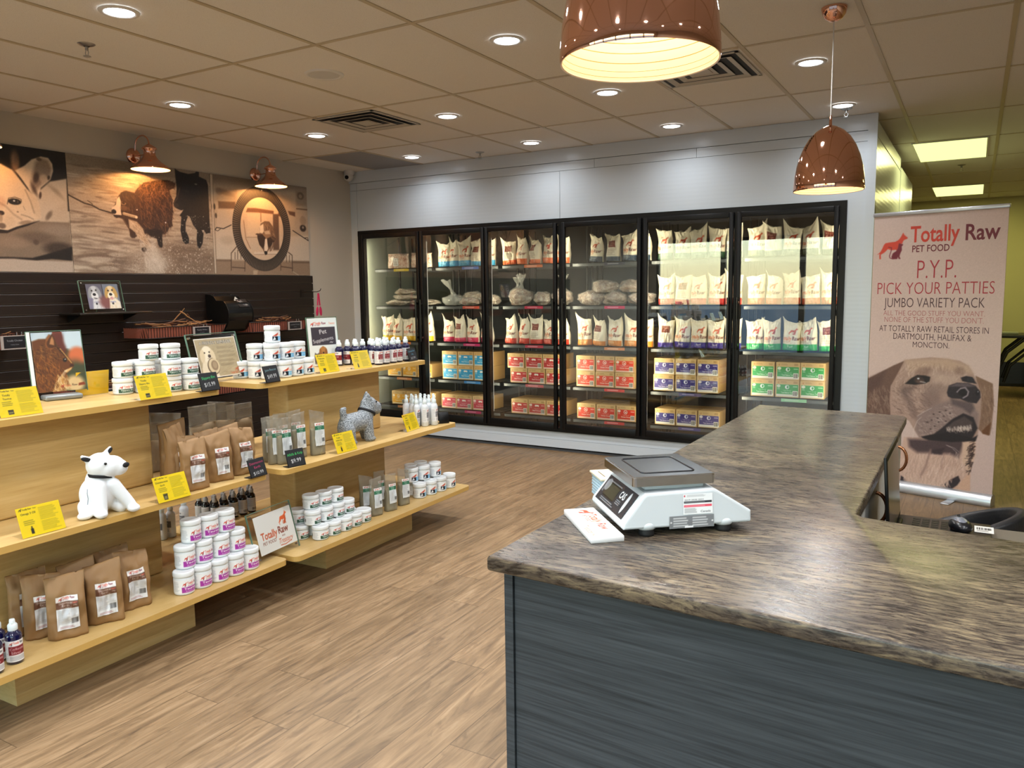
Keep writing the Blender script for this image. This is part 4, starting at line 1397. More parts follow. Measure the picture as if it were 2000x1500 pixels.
def art_banner():
    a = Art(86, 199, 2.9, 'CDB6AC')
    a.poly([(-4.5, 73.5), (5.8, 79.9), (17.9, 87.5), (25.6, 91.6), (23.1, 82.6), (17.2, 68.6), (17.4, 49), (10.1, 46.6), (-2.7, 46.8), (-4.4, 50.5)], '6A5044', 0.8)
    a.poly([(-4.5, 73.5), (5.8, 79.2), (12.3, 82.6), (9.1, 71.8), (0.4, 64.2), (-4, 59.2)], '57403A', 3.9, op=0.8)
    a.fur([(-3.5, 65.4), (15.5, 74.5), (16.6, 48.9), (-3.6, 48.3)], 160, 4.6, -75, ['A08574', '4E3A31', 'B79E8C'], seed=31, spread=20, w=0.4, op=0.55)
    a.poly([(71.8, 83.6), (82.5, 78.8), (83.8, 65.7), (83.4, 50.4), (82.6, 42.6), (78.2, 43.1), (74.9, 46.6), (75.9, 65)], '82644F', 0.6)
    a.fur([(75.2, 78.9), (82.6, 76.7), (83.6, 46.2), (77.5, 45.5)], 120, 4.2, -80, ['A88A70', '5A4234', 'C2A68E'], seed=33, spread=15, w=0.3, op=0.55)
    a.poly([(77.5, 44.8), (82.7, 51.7), (82, 42.2), (78.2, 43.1)], '6A4426', 0.8)
    a.poly([(27.4, 34.2), (74.1, 38), (74.5, 29.5), (72.1, 14.8), (72.5, 0.4), (61.3, -3.1), (47.8, -1), (25.3, -1.2), (25.7, 22.6)], 'C9A997', 0.6)
    a.poly([(30.3, 33.1), (68.4, 37.2), (66.2, 31.2), (63.9, 23.7), (58.6, 25.8), (46.6, 24.8), (37, 23.5), (31.2, 27.2)], '4A3A3C', 3)
    a.poly([(46.5, 27), (55.1, 29.7), (53.4, 24.3), (46.6, 24.1)], '3A2C30', 1.5)
    a.fur([(27.2, 21.3), (68.9, 28.7), (67.5, 4.6), (26.7, 0.6)], 500, 6.8, -100, ['DCC0AE', 'A88A7B', 'E6CFC0', 'B99A8A'], seed=35, spread=22, w=0.4, op=0.55)
    a.line([(45.8, 26.9), (43, 13.9), (39.9, 5.1)], 1.3, '8E7268', op=0.7, soft=1.2)
    a.line([(54.7, 25.2), (53.1, 15.4)], 0.9, '9A7C70', op=0.6, soft=0.9)
    a.poly([(26.5, 4.4), (32.4, 0.8), (38.1, -0.5), (47.8, -1), (53.2, -0.8), (53.7, 2.2), (64.6, 10.7), (66.1, 7.3), (63.1, 0.9), (58.6, -1.3), (47.8, -1.4), (26, -1.4)], '2C2226', 0.8)
    a.fur([(27.9, 6.2), (60.7, 9.3), (55.8, 0.4), (30.3, -0.3)], 220, 6.1, -85, ['D9BCA9', 'C4A592'], seed=37, spread=25, w=0.5, op=0.8)
    a.poly([(59.3, -1.2), (64.9, 4.2), (71.8, 14.8), (72.6, -0.3), (65.2, -2.3)], 'CFA98F', 0.9)
    a.poly([(66, 35.5), (74.2, 37.3), (74.1, 25.9), (71.6, 13.3), (66.7, 21.2)], 'D2B39B', 1.4)
    a.fur([(71, 36.2), (74.7, 38.1), (73.7, 22.2), (71.6, 13.3)], 70, 3.6, -130, ['4A3530', '2C1F1E'], seed=39, spread=30, w=0.5, op=0.9)
    a.poly([(25.5, 92), (33.8, 93.5), (43.3, 95.1), (53.3, 94.5), (61.8, 93.5), (67.1, 90.3), (70.5, 84.9), (73.3, 78.8), (76.2, 70.6), (76.4, 55.2), (75.6, 46.7), (75.2, 41.7), (71, 37.6), (59.5, 35.4), (46.1, 35.1), (37.9, 34.8), (33.4, 41.7), (30.4, 46.6), (24.6, 49), (17.4, 49), (16.1, 61), (16.4, 71.6), (21.7, 83.2)], 'A98D7E', 0.7)
    a.poly([(25.5, 92), (53.3, 94.5), (67.1, 90.3), (70.5, 84.9), (60.3, 85.6), (43.7, 87.5), (28.8, 82.9)], 'B89C86', 3)
    a.fur([(25.6, 91.6), (67.1, 90.3), (71.4, 78.6), (54.9, 76), (23.8, 66.2), (18.5, 72.5)], 420, 4.4, -100, ['CDB3A0', '947868', 'DAC3B2', '8A6E60'], seed=41, spread=40, w=0.4, op=0.5)
    a.fur([(17.1, 71.6), (32, 73.5), (44.9, 62.1), (35.8, 50.9), (17.3, 49.7)], 350, 3.8, -30, ['7A6056', 'B39A8B', '5C4640', 'C4AC9C'], seed=43, spread=30, w=0.4, op=0.55)
    a.poly([(25, 73), (34.7, 73.7), (29.5, 66.7), (32.7, 56.5), (38.7, 46.8), (33, 49.9), (28.3, 60.6), (23, 67.6)], '5A4844', 4.5, op=0.6)
    a.ell(44.8, 64.3, 6.1, 8, '75605A', soft=5.8, op=0.6)
    a.ell(48.4, 72.6, 7.3, 4.3, '8C766C', soft=4.3, op=0.5)
    a.ell(38.4, 84.3, 4.8, 2.9, '7D6256', rot=0.35, soft=2.9, op=0.6)
    a.ell(62.1, 86.4, 3.2, 2.8, '7D6256', rot=-0.35, soft=2.8, op=0.5)
    a.poly([(26.3, 74.2), (30.3, 78.6), (34.4, 81.4), (39.9, 81.4), (43.3, 80.6), (42.8, 77.3), (40.2, 75.6), (33.3, 74)], '1E1818', 0.9)
    a.ell(35.9, 77.6, 3.6, 2.6, '3A2A26', soft=0.7)
    a.ell(36.7, 76.8, 2.7, 1.3, '6A5348', soft=1, op=0.6)
    a.ell(35.3, 78.8, 0.8, 0.6, 'D8D8D8', soft=0.4)
    a.line([(36.7, 76.7), (40.1, 76.2)], 0.6, 'C9C4C0', op=0.8, soft=0.3)
    a.poly([(62.7, 81.5), (66.1, 83), (70, 82.4), (72.7, 78), (67.6, 78.4), (63.8, 79.1)], '1E1A20', 0.8)
    a.ell(68.8, 80.5, 2.3, 1.7, '26242A', soft=0.6)
    a.poly([(43.8, 83.9), (61, 82.8), (62.5, 78.7), (56.2, 75.4), (45.5, 76.7)], 'BDA494', 4.3, op=0.7)
    a.poly([(35.8, 50.9), (45, 59.2), (55.4, 64.5), (70.9, 63.1), (75.1, 56.5), (74.9, 46.6), (71.6, 50.5), (65, 54), (58.8, 49.7), (53.8, 44.1), (46, 38), (37.9, 35.5), (34.9, 40.4)], '8C7770', 2.2)
    a.fur([(36, 46.5), (55.5, 63.1), (62.5, 53.7), (45.9, 38.8), (37.8, 37)], 320, 3, -30, ['B8A298', '5E4C48', 'C9B5AA'], seed=45, spread=40, w=0.3, op=0.55)
    a.ell(46.6, 53.5, 0.7, 0.5, '3E302E', soft=0.3, op=0.8)
    a.ell(50.5, 55.4, 0.7, 0.5, '3E302E', soft=0.3, op=0.8)
    a.ell(54.4, 57.2, 0.7, 0.5, '3E302E', soft=0.3, op=0.8)
    a.ell(49.4, 50.9, 0.7, 0.5, '3E302E', soft=0.3, op=0.8)
    a.ell(53.3, 52.8, 0.7, 0.5, '3E302E', soft=0.3, op=0.8)
    a.ell(57.2, 55.3, 0.7, 0.5, '3E302E', soft=0.3, op=0.8)
    a.ell(45.5, 49, 0.7, 0.5, '3E302E', soft=0.3, op=0.8)
    a.ell(50.2, 48.1, 0.7, 0.5, '3E302E', soft=0.3, op=0.8)
    a.ell(54.8, 49.3, 0.7, 0.5, '3E302E', soft=0.3, op=0.8)
    a.ell(47.7, 44.8, 0.7, 0.5, '3E302E', soft=0.3, op=0.8)
    a.ell(42.8, 47.2, 0.8, 0.5, '3E302E', soft=0.3, op=0.8)
    a.ell(45.1, 42.3, 0.7, 0.5, '3E302E', soft=0.3, op=0.8)
    a.poly([(52.4, 43.9), (58.7, 51.2), (65.6, 56.2), (72, 54), (74.9, 46.6), (72.2, 39.2), (59.5, 35.4), (46.1, 35.1), (39.2, 35.7), (47.3, 38.9)], '261F22', 1)
    a.poly([(54.4, 44.2), (60.1, 49.9), (66.3, 54.1), (71.6, 50.5), (71.2, 45.4), (63, 43), (56.5, 42.2)], '4A3E3C', 1.2)
    a.fur([(55, 45), (70.4, 48.9), (70.6, 45.4), (56.5, 43)], 90, 2.9, -70, ['CDBCAF', '8A7A72', 'E0D2C6'], seed=47, spread=25, w=0.4, op=0.8)
    a.poly([(39.2, 35.7), (56.5, 41.5), (72.2, 39.2), (75.2, 41.7), (74.2, 37.3), (59.5, 34.6), (42.1, 33.8)], '1B1518', 0.9)
    a.ell(40.7, 34, 2.8, 0.9, '8A7468', soft=0.7, op=0.6)
    a.poly([(54.5, 70.2), (55.5, 75.3), (60.6, 77.8), (67.7, 78), (72.2, 76.6), (75.2, 72.6), (75.7, 68.5), (73.4, 64.1), (68.4, 64.3), (63.1, 66.3), (58, 66.2), (55.3, 67.4)], '2B2428', 0.6)
    a.poly([(55.6, 74.6), (60.7, 77.5), (67.7, 77.7), (72.2, 76.2), (67.2, 75.1), (60.1, 75)], '6A5D60', 1.4, op=0.8)
    a.line([(61, 71.1), (63.1, 73.8), (65.9, 74.7), (68, 72), (67.5, 69.2), (65, 67.2)], 0.9, 'A79CA0', op=0.85, soft=0.6)
    a.ell(64.5, 71, 2.6, 2.4, '151013', soft=1)
    a.ell(73.6, 71.8, 1.2, 2.1, '151013', rot=-0.17, soft=0.7)
    a.ell(73.9, 72.5, 0.5, 0.7, '8D8A90', soft=0.3, op=0.8)
    a.poly([(56.6, 66.4), (70.9, 64.5), (72.3, 60.4), (70, 56), (64.8, 59.7), (58.2, 61.9)], '4A3E40', 2.1, op=0.7)
    a.line([(38.6, 50.5), (35.9, 47.2), (34.1, 41.8), (33.4, 34.2)], 0.3, 'E6D9CE', op=0.7)
    a.line([(45.1, 57.8), (39.8, 54.3), (35.8, 50.9)], 0.3, 'E6D9CE', op=0.7)
    a.line([(55.7, 31.9), (59.7, 30.3), (63.1, 27.2)], 0.3, 'E6D9CE', op=0.7)
    a.line([(56.3, 31.7), (61, 30.5), (64.1, 28)], 0.3, 'E6D9CE', op=0.7)
    a.grain(.015, 9)
    return a

# ------------------------------------------------------------------ left wall: posters, slatwall and what hangs on it
V_MATTE = vmat('printed_matte', .55)
V_PAPER = vmat('printed_paper', .5)
V_GLOSS = vmat('printed_gloss', .3)
M_EDGEB = mat('panel_edge', '1A1614', .6)
for (art, y0, y1, nm, lab) in ((art_bulldog, 2.55, 3.433, 'wall_poster', 'sepia wall poster of a white bulldog face resting on the floor'),
                               (art_running_dogs, 3.433, 4.685, 'wall_poster', 'sepia wall poster of two wet dogs running through water with a stick'),
                               (art_hoop_dog, 4.685, 5.832, 'wall_poster', 'sepia wall poster of a dog jumping through a ribbed hoop')):
    t = thing('wall_poster', lab, 'poster', (XL, (y0 + y1) / 2, 1.672), R(90), 'sepia dog posters')
    w = y1 - y0
    MB().box(-w / 2 + .001, w / 2 - .001, -.011, -.0005, 0, .858).build('backing_board', M_EDGEB, t)
    a = art()
    link('print', print_mesh('print', a, V_MATTE, lambda u, v: ((u - .5) * (w - .002), -.0115, v * .858)), t)

def slat_mat():
    n = NT('slatwall_brown')
    g = n.noise(n.coords(scale=(1, .35, 10)), 9, 4, .6)
    n.set(col=n.ramp(g, [(.3, '17100D'), (.7, '231813')]), rough=.42, spec=.4)
    return n.m
M_SLAT = slat_mat()
M_SLAT_HILITE = mat('slat_edge_highlight', '4E4036', .4)  # paler brown paints the light caught along each slat edge
t = thing('slatwall', 'dark brown slatted wall panel below the three dog posters', 'wall panel', (XL, 4.0, 0))
y0, y1 = 1.2 - 4.0, 5.855 - 4.0
m = MB()
z = 1.668
pitch = .0755
m.box(.0005, .006, y0, y1, .1, 1.668)
while z > .25:
    zb = z - pitch + .007
    m.prism([(.006, z), (.019, z), (.021, z - .004), (.021, zb + .002), (.019, zb), (.006, zb)], y0, y1, axis='y')
    m.box(.0195, .0216, y0, y1, zb - .0005, zb + .0018, 1)
    z -= pitch
m.build('slats', [M_SLAT, M_SLAT_HILITE], t)

# black wall shelf with an acrylic photo of two golden dogs
t = thing('wall_shelf', 'slim black wall shelf hung on the slatted panel, carrying the two-dogs photo', 'shelf', (XL + .022, 3.575, 1.377))
MB().rbox(.0, .262, -.285, .29, -.014, 0, .003).build('board', mat('black_laminate', '16130F', .3), t)
m = MB()
for yy in (-.22, .22):
    m.prism([(0, -.014), (.18, -.014), (.0, -.07)], yy - .004, yy + .004, axis='y')
m.build('bracket', M_BLACK, t)

M_ACRYL = glass('acrylic', (.975, .985, .98), 1.48, 0, 1.0)
M_ACRYLE = mat('acrylic_edge', '7FA48E', .15, trans=.4)
def acrylic_sign(name, label, cat, loc, rz, w, h, lean, art, pw, ph, px=0, pz=None, group=None, pins=True, rub=False):
    """print held between clear plates, leaning back"""
    t = thing(name, label, cat, loc, rz, group)
    mt = Matrix.Rotation(-R(lean), 4, 'X')
    m = MB().box(-w / 2, w / 2, -.004, .004, 0, h).move(mt)
    m.build('acrylic_plate', M_ACRYL, t)
    e = MB().box(-w / 2 - .0015, -w / 2 + .001, -.0045, .0045, 0, h).box(w / 2 - .001, w / 2 + .0015, -.0045, .0045, 0, h).box(-w / 2, w / 2, -.0045, .0045, h - .001, h + .0015).move(mt)
    e.build('plate_edge', M_ACRYLE, t)
    pz = (h - ph) / 2 if pz is None else pz
    me = print_mesh('print', art, V_PAPER, lambda u, v: ((u - .5) * pw + px, -.0052, pz + v * ph))
    me.transform(mt)
    link('print', me, t)
    if pins:
        m = MB()
        for sx in (-1, 1):
            for zz in (.018, h - .018):
                m.cyl((sx * (w / 2 - .018), -.009, zz), (sx * (w / 2 - .018), .006, zz), .0055, 14)
        m.move(mt).build('standoff_pins', M_CHROME, t)
    f = MB()
    s2 = math.sin(R(lean)); c2 = math.cos(R(lean))
    f.tube([(0, .006 + s2 * h * .6, c2 * h * .6), (0, .02 + s2 * h * .6 + h * .25, .004)], .004, 8)
    f.build('rear_prop', M_ACRYLE, t)
    return t
def art_goldens():
    a = Art(25, 18.5, 4.5, '1E1C22')
    for k, (x, fc, f2) in enumerate(((0, 'B9BABC', '8E9094'), (12.7, 'D9C49A', 'B8934E'))):
        a.rect(x, 0, x + 12.2, 18.5, '5A5866' if k == 0 else '6A7280')
        a.ell(x + 2, 5, 6, 5, '77748A' if k == 0 else '7C4A46', soft=4)
        a.poly([(x + 3, 0), (x + 4, 7), (x + 9, 8), (x + 12, 5), (x + 12.2, 0)], 'D4D5D6' if k == 0 else 'E6DCC6', 1)
        a.ell(x + 5.8, 12.2, 4.2, 5, fc, soft=.8)
        a.ell(x + 2.6, 12, 1.5, 4.2, f2, rot=-.2, soft=.6); a.ell(x + 9.2, 12.2, 1.6, 4.4, f2, rot=.25, soft=.6)
        a.ell(x + 5.8, 10, 2.7, 2.6, 'DADBDC' if k == 0 else 'EEE4CC', soft=.8)
        a.ell(x + 4.1, 13.6, .65, .6, '1A1412', soft=.2); a.ell(x + 7.3, 14, .65, .6, '1A1412', soft=.2)
        a.ell(x + 5.6, 10.8, 1.25, 1.05, '121012', soft=.25)
        if k:
            a.ell(x + 6.0, 7.9, 1.3, 1.2, 'C98A90', soft=.3)
        else:
            a.poly([(x + 4.6, 8.6), (x + 7.6, 8.0), (x + 7.2, 7.4), (x + 5, 7.8)], '3A3838', .3)
        a.rect(x + 4.4, 4.6, x + 8.6, 5.6, '8C8FA8' if k == 0 else '7A80B0', .7); a.ell(x + 6.2, 3.9, .8, .8, '141418')
        a.fur([(x + 3, 0), (x + 11, 0), (x + 10, 9), (x + 4, 9)], 90, 2, -80, ['F2F0EA', fc, f2], seed=3 + k, w=.25, op=.5)
    return a
acrylic_sign('framed_photo', 'clear acrylic frame on the black wall shelf with photos of two golden dogs', 'picture', (XL + .20, 3.53, 1.378), R(90), .325, .235, 12, art_goldens(), .25, .185, .01)

# wire baskets with terracotta liners and chew sticks
M_LINER = mat('terracotta_liner', '9A5646', .6, vary=.15)
M_WIRE = mat('black_wire', '141212', .4)
M_TAGB = vmat('printed_tag', .4)
def chalk_tag(lines, bg='16161C', res=7, w=13, h=7):
    a = Art(w, h, res, bg)
    for (tx, x, y, sz, col) in lines:
        a.text(tx, x, y, sz, col, 'c')
    return a
def basket(label, y0, y1, zb, zt, tag_y, tag_lines):
    t = thing('wire_basket', label, 'basket', (XL + .022, (y0 + y1) / 2, zb), 0, 'wire baskets on the slatted wall')
    L, D, hh = y1 - y0, .275, zt - zb
    h = L / 2
    m = MB()
    m.add([(.005, -h, 0), (D - .02, -h + .03, 0), (D - .02, h - .03, 0), (.005, h, 0), (.005, -h, hh), (D, -h, hh), (D, h, hh), (.005, h, hh)],
          [(0, 1, 2, 3), (1, 2, 6, 5), (0, 1, 5, 4), (2, 3, 7, 6)])
    m.build('liner', M_LINER, t)
    w = MB()
    w.tube([(.006, -h, hh), (D + .004, -h, hh), (D + .004, h, hh), (.006, h, hh)], .0035, 6)
    w.tube([(.006, -h, 0), (D - .016, -h + .03, 0), (D - .016, h - .03, 0), (.006, h, 0)], .003, 6)
    n = max(6, int(L / .024))
    for i in range(n + 1):
        yy = -h + L * i / n
        yb2 = max(-h + .03, min(h - .03, yy + .012))
        w.tube([(D + .003, yy, hh), (D - .016, yb2, 0)], .0022, 5)
    for i in range(10):
        xx = D * i / 10
        w.tube([(xx, -h - .001, hh), (xx * .95, -h + .02, 0)], .0022, 5)
    w.build('wire_frame', M_WIRE, t)
    tx = tag_y - (y0 + y1) / 2
    tg = MB().box(D + .004, D + .010, tx - .085, tx + .085, .002, hh - .01).build('tag_holder', mat('clear_tag_holder', 'A89C96', .3), t)
    a = chalk_tag(tag_lines)
    link('tag_print', print_mesh('tag_print', a, M_TAGB, lambda u, v: (D + .0108, tx - .068 + .136 * u, .010 + (hh - .026) * v)), tg)
    for i in range(2):
        MB().tube([(D + .006, tx + .02 + .03 * i, hh - .01), (D + .008, tx + .02 + .03 * i, hh + .012)], .004, 6).build('tag_clip', M_CHROME, t)
    return t
basket('terracotta-lined wire basket of long thin chew sticks under the two-dogs photo', 3.78, 4.535, 1.166, 1.25, 4.285, [('Totally Willies', 6.5, 4, 1.6, 'D8D8DC'), ('all lengths', 6.5, 1.8, 1.1, 'B8B8BC')])
basket('terracotta-lined wire basket of chews beyond the black dispenser, by the wall end', 4.80, 5.49, 1.162, 1.25, 5.31, [('Lamb Beef Tendons', 6.5, 4, 1.3, 'D8D8DC'), ('all sizes', 6.5, 1.8, 1.1, 'B8B8BC')])
basket('terracotta-lined wire basket behind the cat photo at the edge of the picture', 2.2, 2.93, 1.155, 1.258, 2.82, [('Totally Chicken', 6.5, 4, 1.5, 'D8D8DC'), ('meaty bites', 6.5, 1.8, 1.1, 'B8B8BC')])
basket('low terracotta-lined wire basket seen in the gap between the two maple shelves', 4.05, 4.75, .66, .75, 4.25, [('Totally Bones', 6.5, 4, 1.5, 'D8D8DC'), ('all sizes', 6.5, 1.8, 1.1, 'B8B8BC')])
basket('low wire basket of brown chews seen over the near shelf beside the yellow card', 3.2, 3.85, .745, .835, 3.5, [('Totally Ears', 6.5, 4, 1.5, 'D8D8DC'), ('each', 6.5, 1.8, 1.1, 'B8B8BC')])
M_CHEW = mat('chew_brown', '8A6238', .6, vary=.3, vscale=20)
M_CHEW2 = mat('chew_dark', '5A3A28', .6, vary=.3, vscale=20)
rng = random.Random(21)
def chew_mesh(L, seed, m):
    rg = random.Random(seed)
    pts, rad = [], []
    for i in range(8):
        f = i / 7
        pts.append((L * (f - .5), rg.uniform(-.008, .008) + .03 * math.sin(f * 3 + seed), rg.uniform(-.004, .004)))
        rad.append(.0065 * (1 - .45 * f) * rg.uniform(.8, 1.2))
    return MB().tube(pts, .006, 7, radii=rad).mesh('chew_stick', m)
CH = [chew_mesh(rng.uniform(.14, .27), k, M_CHEW if k % 3 else M_CHEW2) for k in range(5)]
def chews(n, y0, y1, z, lab, grp, up=0, lift=.035):
    for i in range(n):
        yy = rng.uniform(y0 + .13, y1 - .13)
        o = link('chew_stick', CH[i % 5], None, (XL + .16 + rng.uniform(-.06, .06), yy, z + rng.uniform(-.01, lift)),
                 (rng.uniform(-.3, .3), rng.uniform(-.25, .25), R(90) + rng.uniform(-.5, .5)))
        if i < up:
            o.rotation_euler = (0, R(-48 if i % 2 else 40) , R(90) + rng.uniform(-.2, .2)); o.location.z += .03
        tag(o, lab, 'dog chew', grp)
chews(22, 3.78, 4.535, 1.245, 'brown dried chew stick in the basket under the two-dogs photo', 'chew sticks in the long basket', 3)
chews(13, 5.0, 5.46, 1.245, 'brown dried chew in the basket beyond the black dispenser', 'chews in the basket by the wall end', 0, .04)
chews(10, 3.3, 3.75, .835, 'dark dried chew in the low basket over the near shelf', 'chews in the low basket', 0, .03)
chews(8, 2.3, 2.9, 1.25, 'brown dried chew in the basket behind the cat photo', 'chews in the edge basket', 0, .02)

# black bulk dispenser with a white card in its mouth
t = thing('bulk_dispenser', 'black rounded bin dispenser hung on the slatted wall between two baskets', 'dispenser', (XL + .022, 4.70, 1.17))
prof = [(0, 0)] + [(.135 + .14 * math.cos(R(q)), .15 + .15 * math.sin(R(q))) for q in range(-90, 66, 12)] + [(.13, .275), (.10, .31), (.06, .325), (.0, .33)]
MB().prism(prof, -.13, .13, axis='y', smooth=False).build('bin_body', M_BLACKG, t)
for yy in (-.133, .133):
    MB().prism([(p[0] * 1.02, p[1]) for p in prof], yy - .003, yy + .003, axis='y').build('side_cheek', M_BLACK, t)
for yy in (-.1, .08):
    MB().tube([(.06, yy, .32), (.11, yy, .285), (.15, yy, .245)], .006, 8).build('hinge_arm', M_STEEL, t)
a = Art(10, 8, 6, '0C0C0E'); a.text('Dog', 5, 4.6, 2.4, 'D8D8D8', 'c', rot=-.5); a.text('Treats', 5, 2, 2.2, 'C8C8C8', 'c', rot=-.5); a.line([(1, 6.5), (8.5, 2)], .5, 'E0E0E0')
def fnd(u, v):
    y = .0 + .11 * u
    p0, p1 = Vector((.262, .215)), Vector((.205, .282))
    q = p0.lerp(p1, v)
    return (q.x + .003, y, q.y + .003)
link('sticker', print_mesh('sticker', a, M_TAGB, fnd), t)
t = thing('white_card', 'white folded card tucked in the mouth of the black dispenser', 'card', (XL + .2, 4.76, 1.395))
MB().box(-.002, .002, -.06, .06, -.035, .06).move(Matrix.Rotation(R(-35), 4, 'X') @ Matrix.Rotation(R(-20), 4, 'Y')).build('card', mat('white_card_paper', 'C9C8C2', .6), t)

# hook with pink silicone tongs
t = thing('slatwall_hook', 'long dark metal hook at the right end of the slatted panel', 'hook', (XL + .022, 5.70, 1.51))
m = MB().box(0, .006, -.02, .02, -.05, .02)
m.tube([(.005, 0, 0), (.20, 0, .0), (.24, 0, .01), (.252, 0, .03)], .0035, 8)
m.build('hook_arm', mat('dark_metal', '2A2422', .4, .6), t)
t = thing('kitchen_tongs', 'pink silicone tongs hanging from the hook at the end of the slatted panel', 'tongs', (XL + .022 + .215, 5.70, 1.508))
M_PINK = mat('pink_silicone', 'C81E55', .35)
for s in (-1, 1):
    pts = [(0, s * .004, -.012), (0, s * .009, -.06), (0, s * .016, -.13)]
    m = MB().tube(pts, .0065, 8)
    m.sphere((0, s * .023, -.185), .018, 14, 10, scale=(.35, 1, 2.6), rot=Matrix.Rotation(R(s * 7), 3, 'X'))
    m.build('arm', M_PINK, t)
MB().tube([(0, .0, -.014), (.003, .0, .0), (0, 0, .008)], .0025, 6).build('hanging_ring', M_STEEL, t)

# ------------------------------------------------------------------ roll-up banner
M_ALU = mat('banner_alu', 'C9CDD2', .28, .7)
Lb = Vector((-.659, 6.387, 0)); drb = Vector((.958, -.287, 0))
ctr = Lb + drb * .43
rzb = math.atan2(drb.y, drb.x)
t = thing('rollup_banner', 'tall pale pink roll-up banner with a Labrador face standing past the counter', 'banner', ctr, rzb)
m = MB()
pf = [(-.045, 0), (-.05, .02), (-.046, .055), (-.03, .075), (0, .082), (.03, .075), (.046, .055), (.05, .02), (.045, 0)]
m.prism(pf, -.425, .435, axis='x', smooth=True)
m.build('base_cassette', M_ALU, t)
for xx in (-.22, .19):
    MB().rbox(xx - .028, xx + .028, -.17, .1, 0, .008, .003).build('foot', M_ALU, t)
a = art_banner()
mark(a, 2.7, 166.6, 21.2, 'CE4632', '702230')
me = print_mesh('print', a, V_MATTE, lambda u, v: ((u - .5) * .86, -.003, .075 + 1.925 * v))
# the painted area runs from 7.5 cm to 2.0 m above the floor
link('print', me, t)
MB().box(-.43, .43, -.0015, .0015, .08, 2.0).build('backing_sheet', mat('banner_back', 'C9BDB4', .6), t)
MB().rbox(-.437, .437, -.012, .012, 1.992, 2.02, .004).build('top_rail', M_ALU, t)
MB().cyl((0, .03, .06), (0, .02, 2.0), .011, 12).build('support_pole', M_ALU, t)
LINES = [('Totally', 25.5, 57.4, 172.6, 183.6, 'C8402F', .018), ('Raw', 60.3, 81.8, 172.3, 182.8, '6E222E', .018), ('PET FOOD', 26.8, 51.4, 165.6, 170.2, '6E222E', .012),
         ('P.Y.P.', 30.2, 56.5, 147.1, 159.5, 'A8303A', -.012), ('PICK YOUR PATTIES', 3.5, 80.3, 136.1, 144.3, 'A8303A', -.012), ('JUMBO VARIETY PACK', 9.6, 75.0, 126.8, 133.4, '4E3438', -.008),
         ('ALL THE GOOD STUFF YOU WANT.', 9.1, 75.4, 120.9, 124.4, 'A85A58', -.014), ("NONE OF THE STUFF YOU DON'T.", 9.7, 74.9, 116.1, 119.8, 'A85A58', -.014),
         ('AT TOTALLY RAW RETAIL STORES IN', 6.6, 78.3, 109.4, 113.6, '4E3438', -.004), ('DARTMOUTH, HALIFAX &', 16.5, 68.1, 103.9, 108.2, '4E3438', -.004), ('MONCTON.', 30.1, 54.5, 98.5, 102.4, '4E3438', -.004)]
def lettering(s, x0, x1, yb, yt, col, bold, parent, z0=.075, y=-.0036, scale=.01, xc=43):
    co, tr, w = text_tris(s, bold)
    hh = max(text_tris('H' if s[0].isupper() else s, bold)[0][:, 1])
    sx, sy = (x1 - x0) / w, (yt - yb) / hh
    m = MB()
    m.add([((x0 + p[0] * sx - xc) * scale, y, z0 + (yb + p[1] * sy) * scale) for p in co], [tuple(int(i) for i in q) for q in tr])
    return m.build('lettering', mat('ink_' + col, col, .5), parent)
for L in LINES:
    lettering(*L, t)

# ------------------------------------------------------------------ back room: desk and cabinet
M_DESK = mat('desk_black', '14120F', .35, vary=.1)
t = thing('office_desk', 'black office desk with curved legs against the far yellow-lit wall', 'desk', (.78, 12.6, 0))
MB().rbox(-.62, .9, -.35, .35, .79, .83, .006).build('desk_top', M_DESK, t)
for (sx, cx) in ((1, -.5),):
    for yy in (-.3, .3):
        pts = [(cx + .32, yy, .79), (cx + .12, yy, .6), (cx + .0, yy, .3), (cx - .03, yy, .0)]
        MB().tube(pts, .022, 10).build('leg', M_DESK, t)
        MB().tube([(cx + .36, yy, .62), (cx + .16, yy, .42), (cx + .1, yy, .2)], .018, 10).build('brace', M_DESK, t)
MB().rbox(-.1, .75, -.3, .3, 0, .79, .01).build('drawer_pedestal', M_DESK, t)
MB().box(-.6, .9, .30, .33, .12, .42).build('modesty_panel', M_DESK, t)
t = thing('document_tray', 'pale tray lying on the black office desk at the far wall', 'tray', (.40, 12.5, .83))
MB().rbox(-.14, .12, -.1, .1, 0, .03, .004).build('tray', mat('tray_grey', '9A9C86', .5), t)
t = thing('power_adapter', 'small pale adapter box on the front of the black desk pedestal', 'adapter', (.70, 12.27, .62))
MB().rbox(-.02, .02, .0, .03, -.02, .03, .004).build('housing', mat('cam_white', 'C9C9C7', .4), t)
t = thing('wall_socket', 'pale wall socket box low on the far wall beside the desk', 'socket', (.52, YB - .001, .28))
MB().rbox(-.035, .035, -.02, 0, -.03, .03, .004).build('housing', mat('cam_white', 'C9C9C7', .4), t)
# ------------------------------------------------------------------ weighing scale
M_SCALE = mat('scale_white', 'CCD3D8', .42, vary=.02)
t = thing('weighing_scale', 'white retail weighing scale with steel platter standing on the counter corner', 'scale', (-.613, 1.777, CTZ), R(-49.5))
prof = [(-.150, .019), (-.1525, .025), (-.150, .034), (-.104, .092), (-.098, .097), (.062, .101), (.07, .098), (.152, .046), (.1525, .022), (.149, .019)]
bm = bmesh.new()
vs = [bm.verts.new((-.126, y, z)) for y, z in prof]
f = bm.faces.new(vs)
ex = bmesh.ops.extrude_face_region(bm, geom=[f])
for v in [e for e in ex['geom'] if isinstance(e, bmesh.types.BMVert)]:
    v.co.x = .126
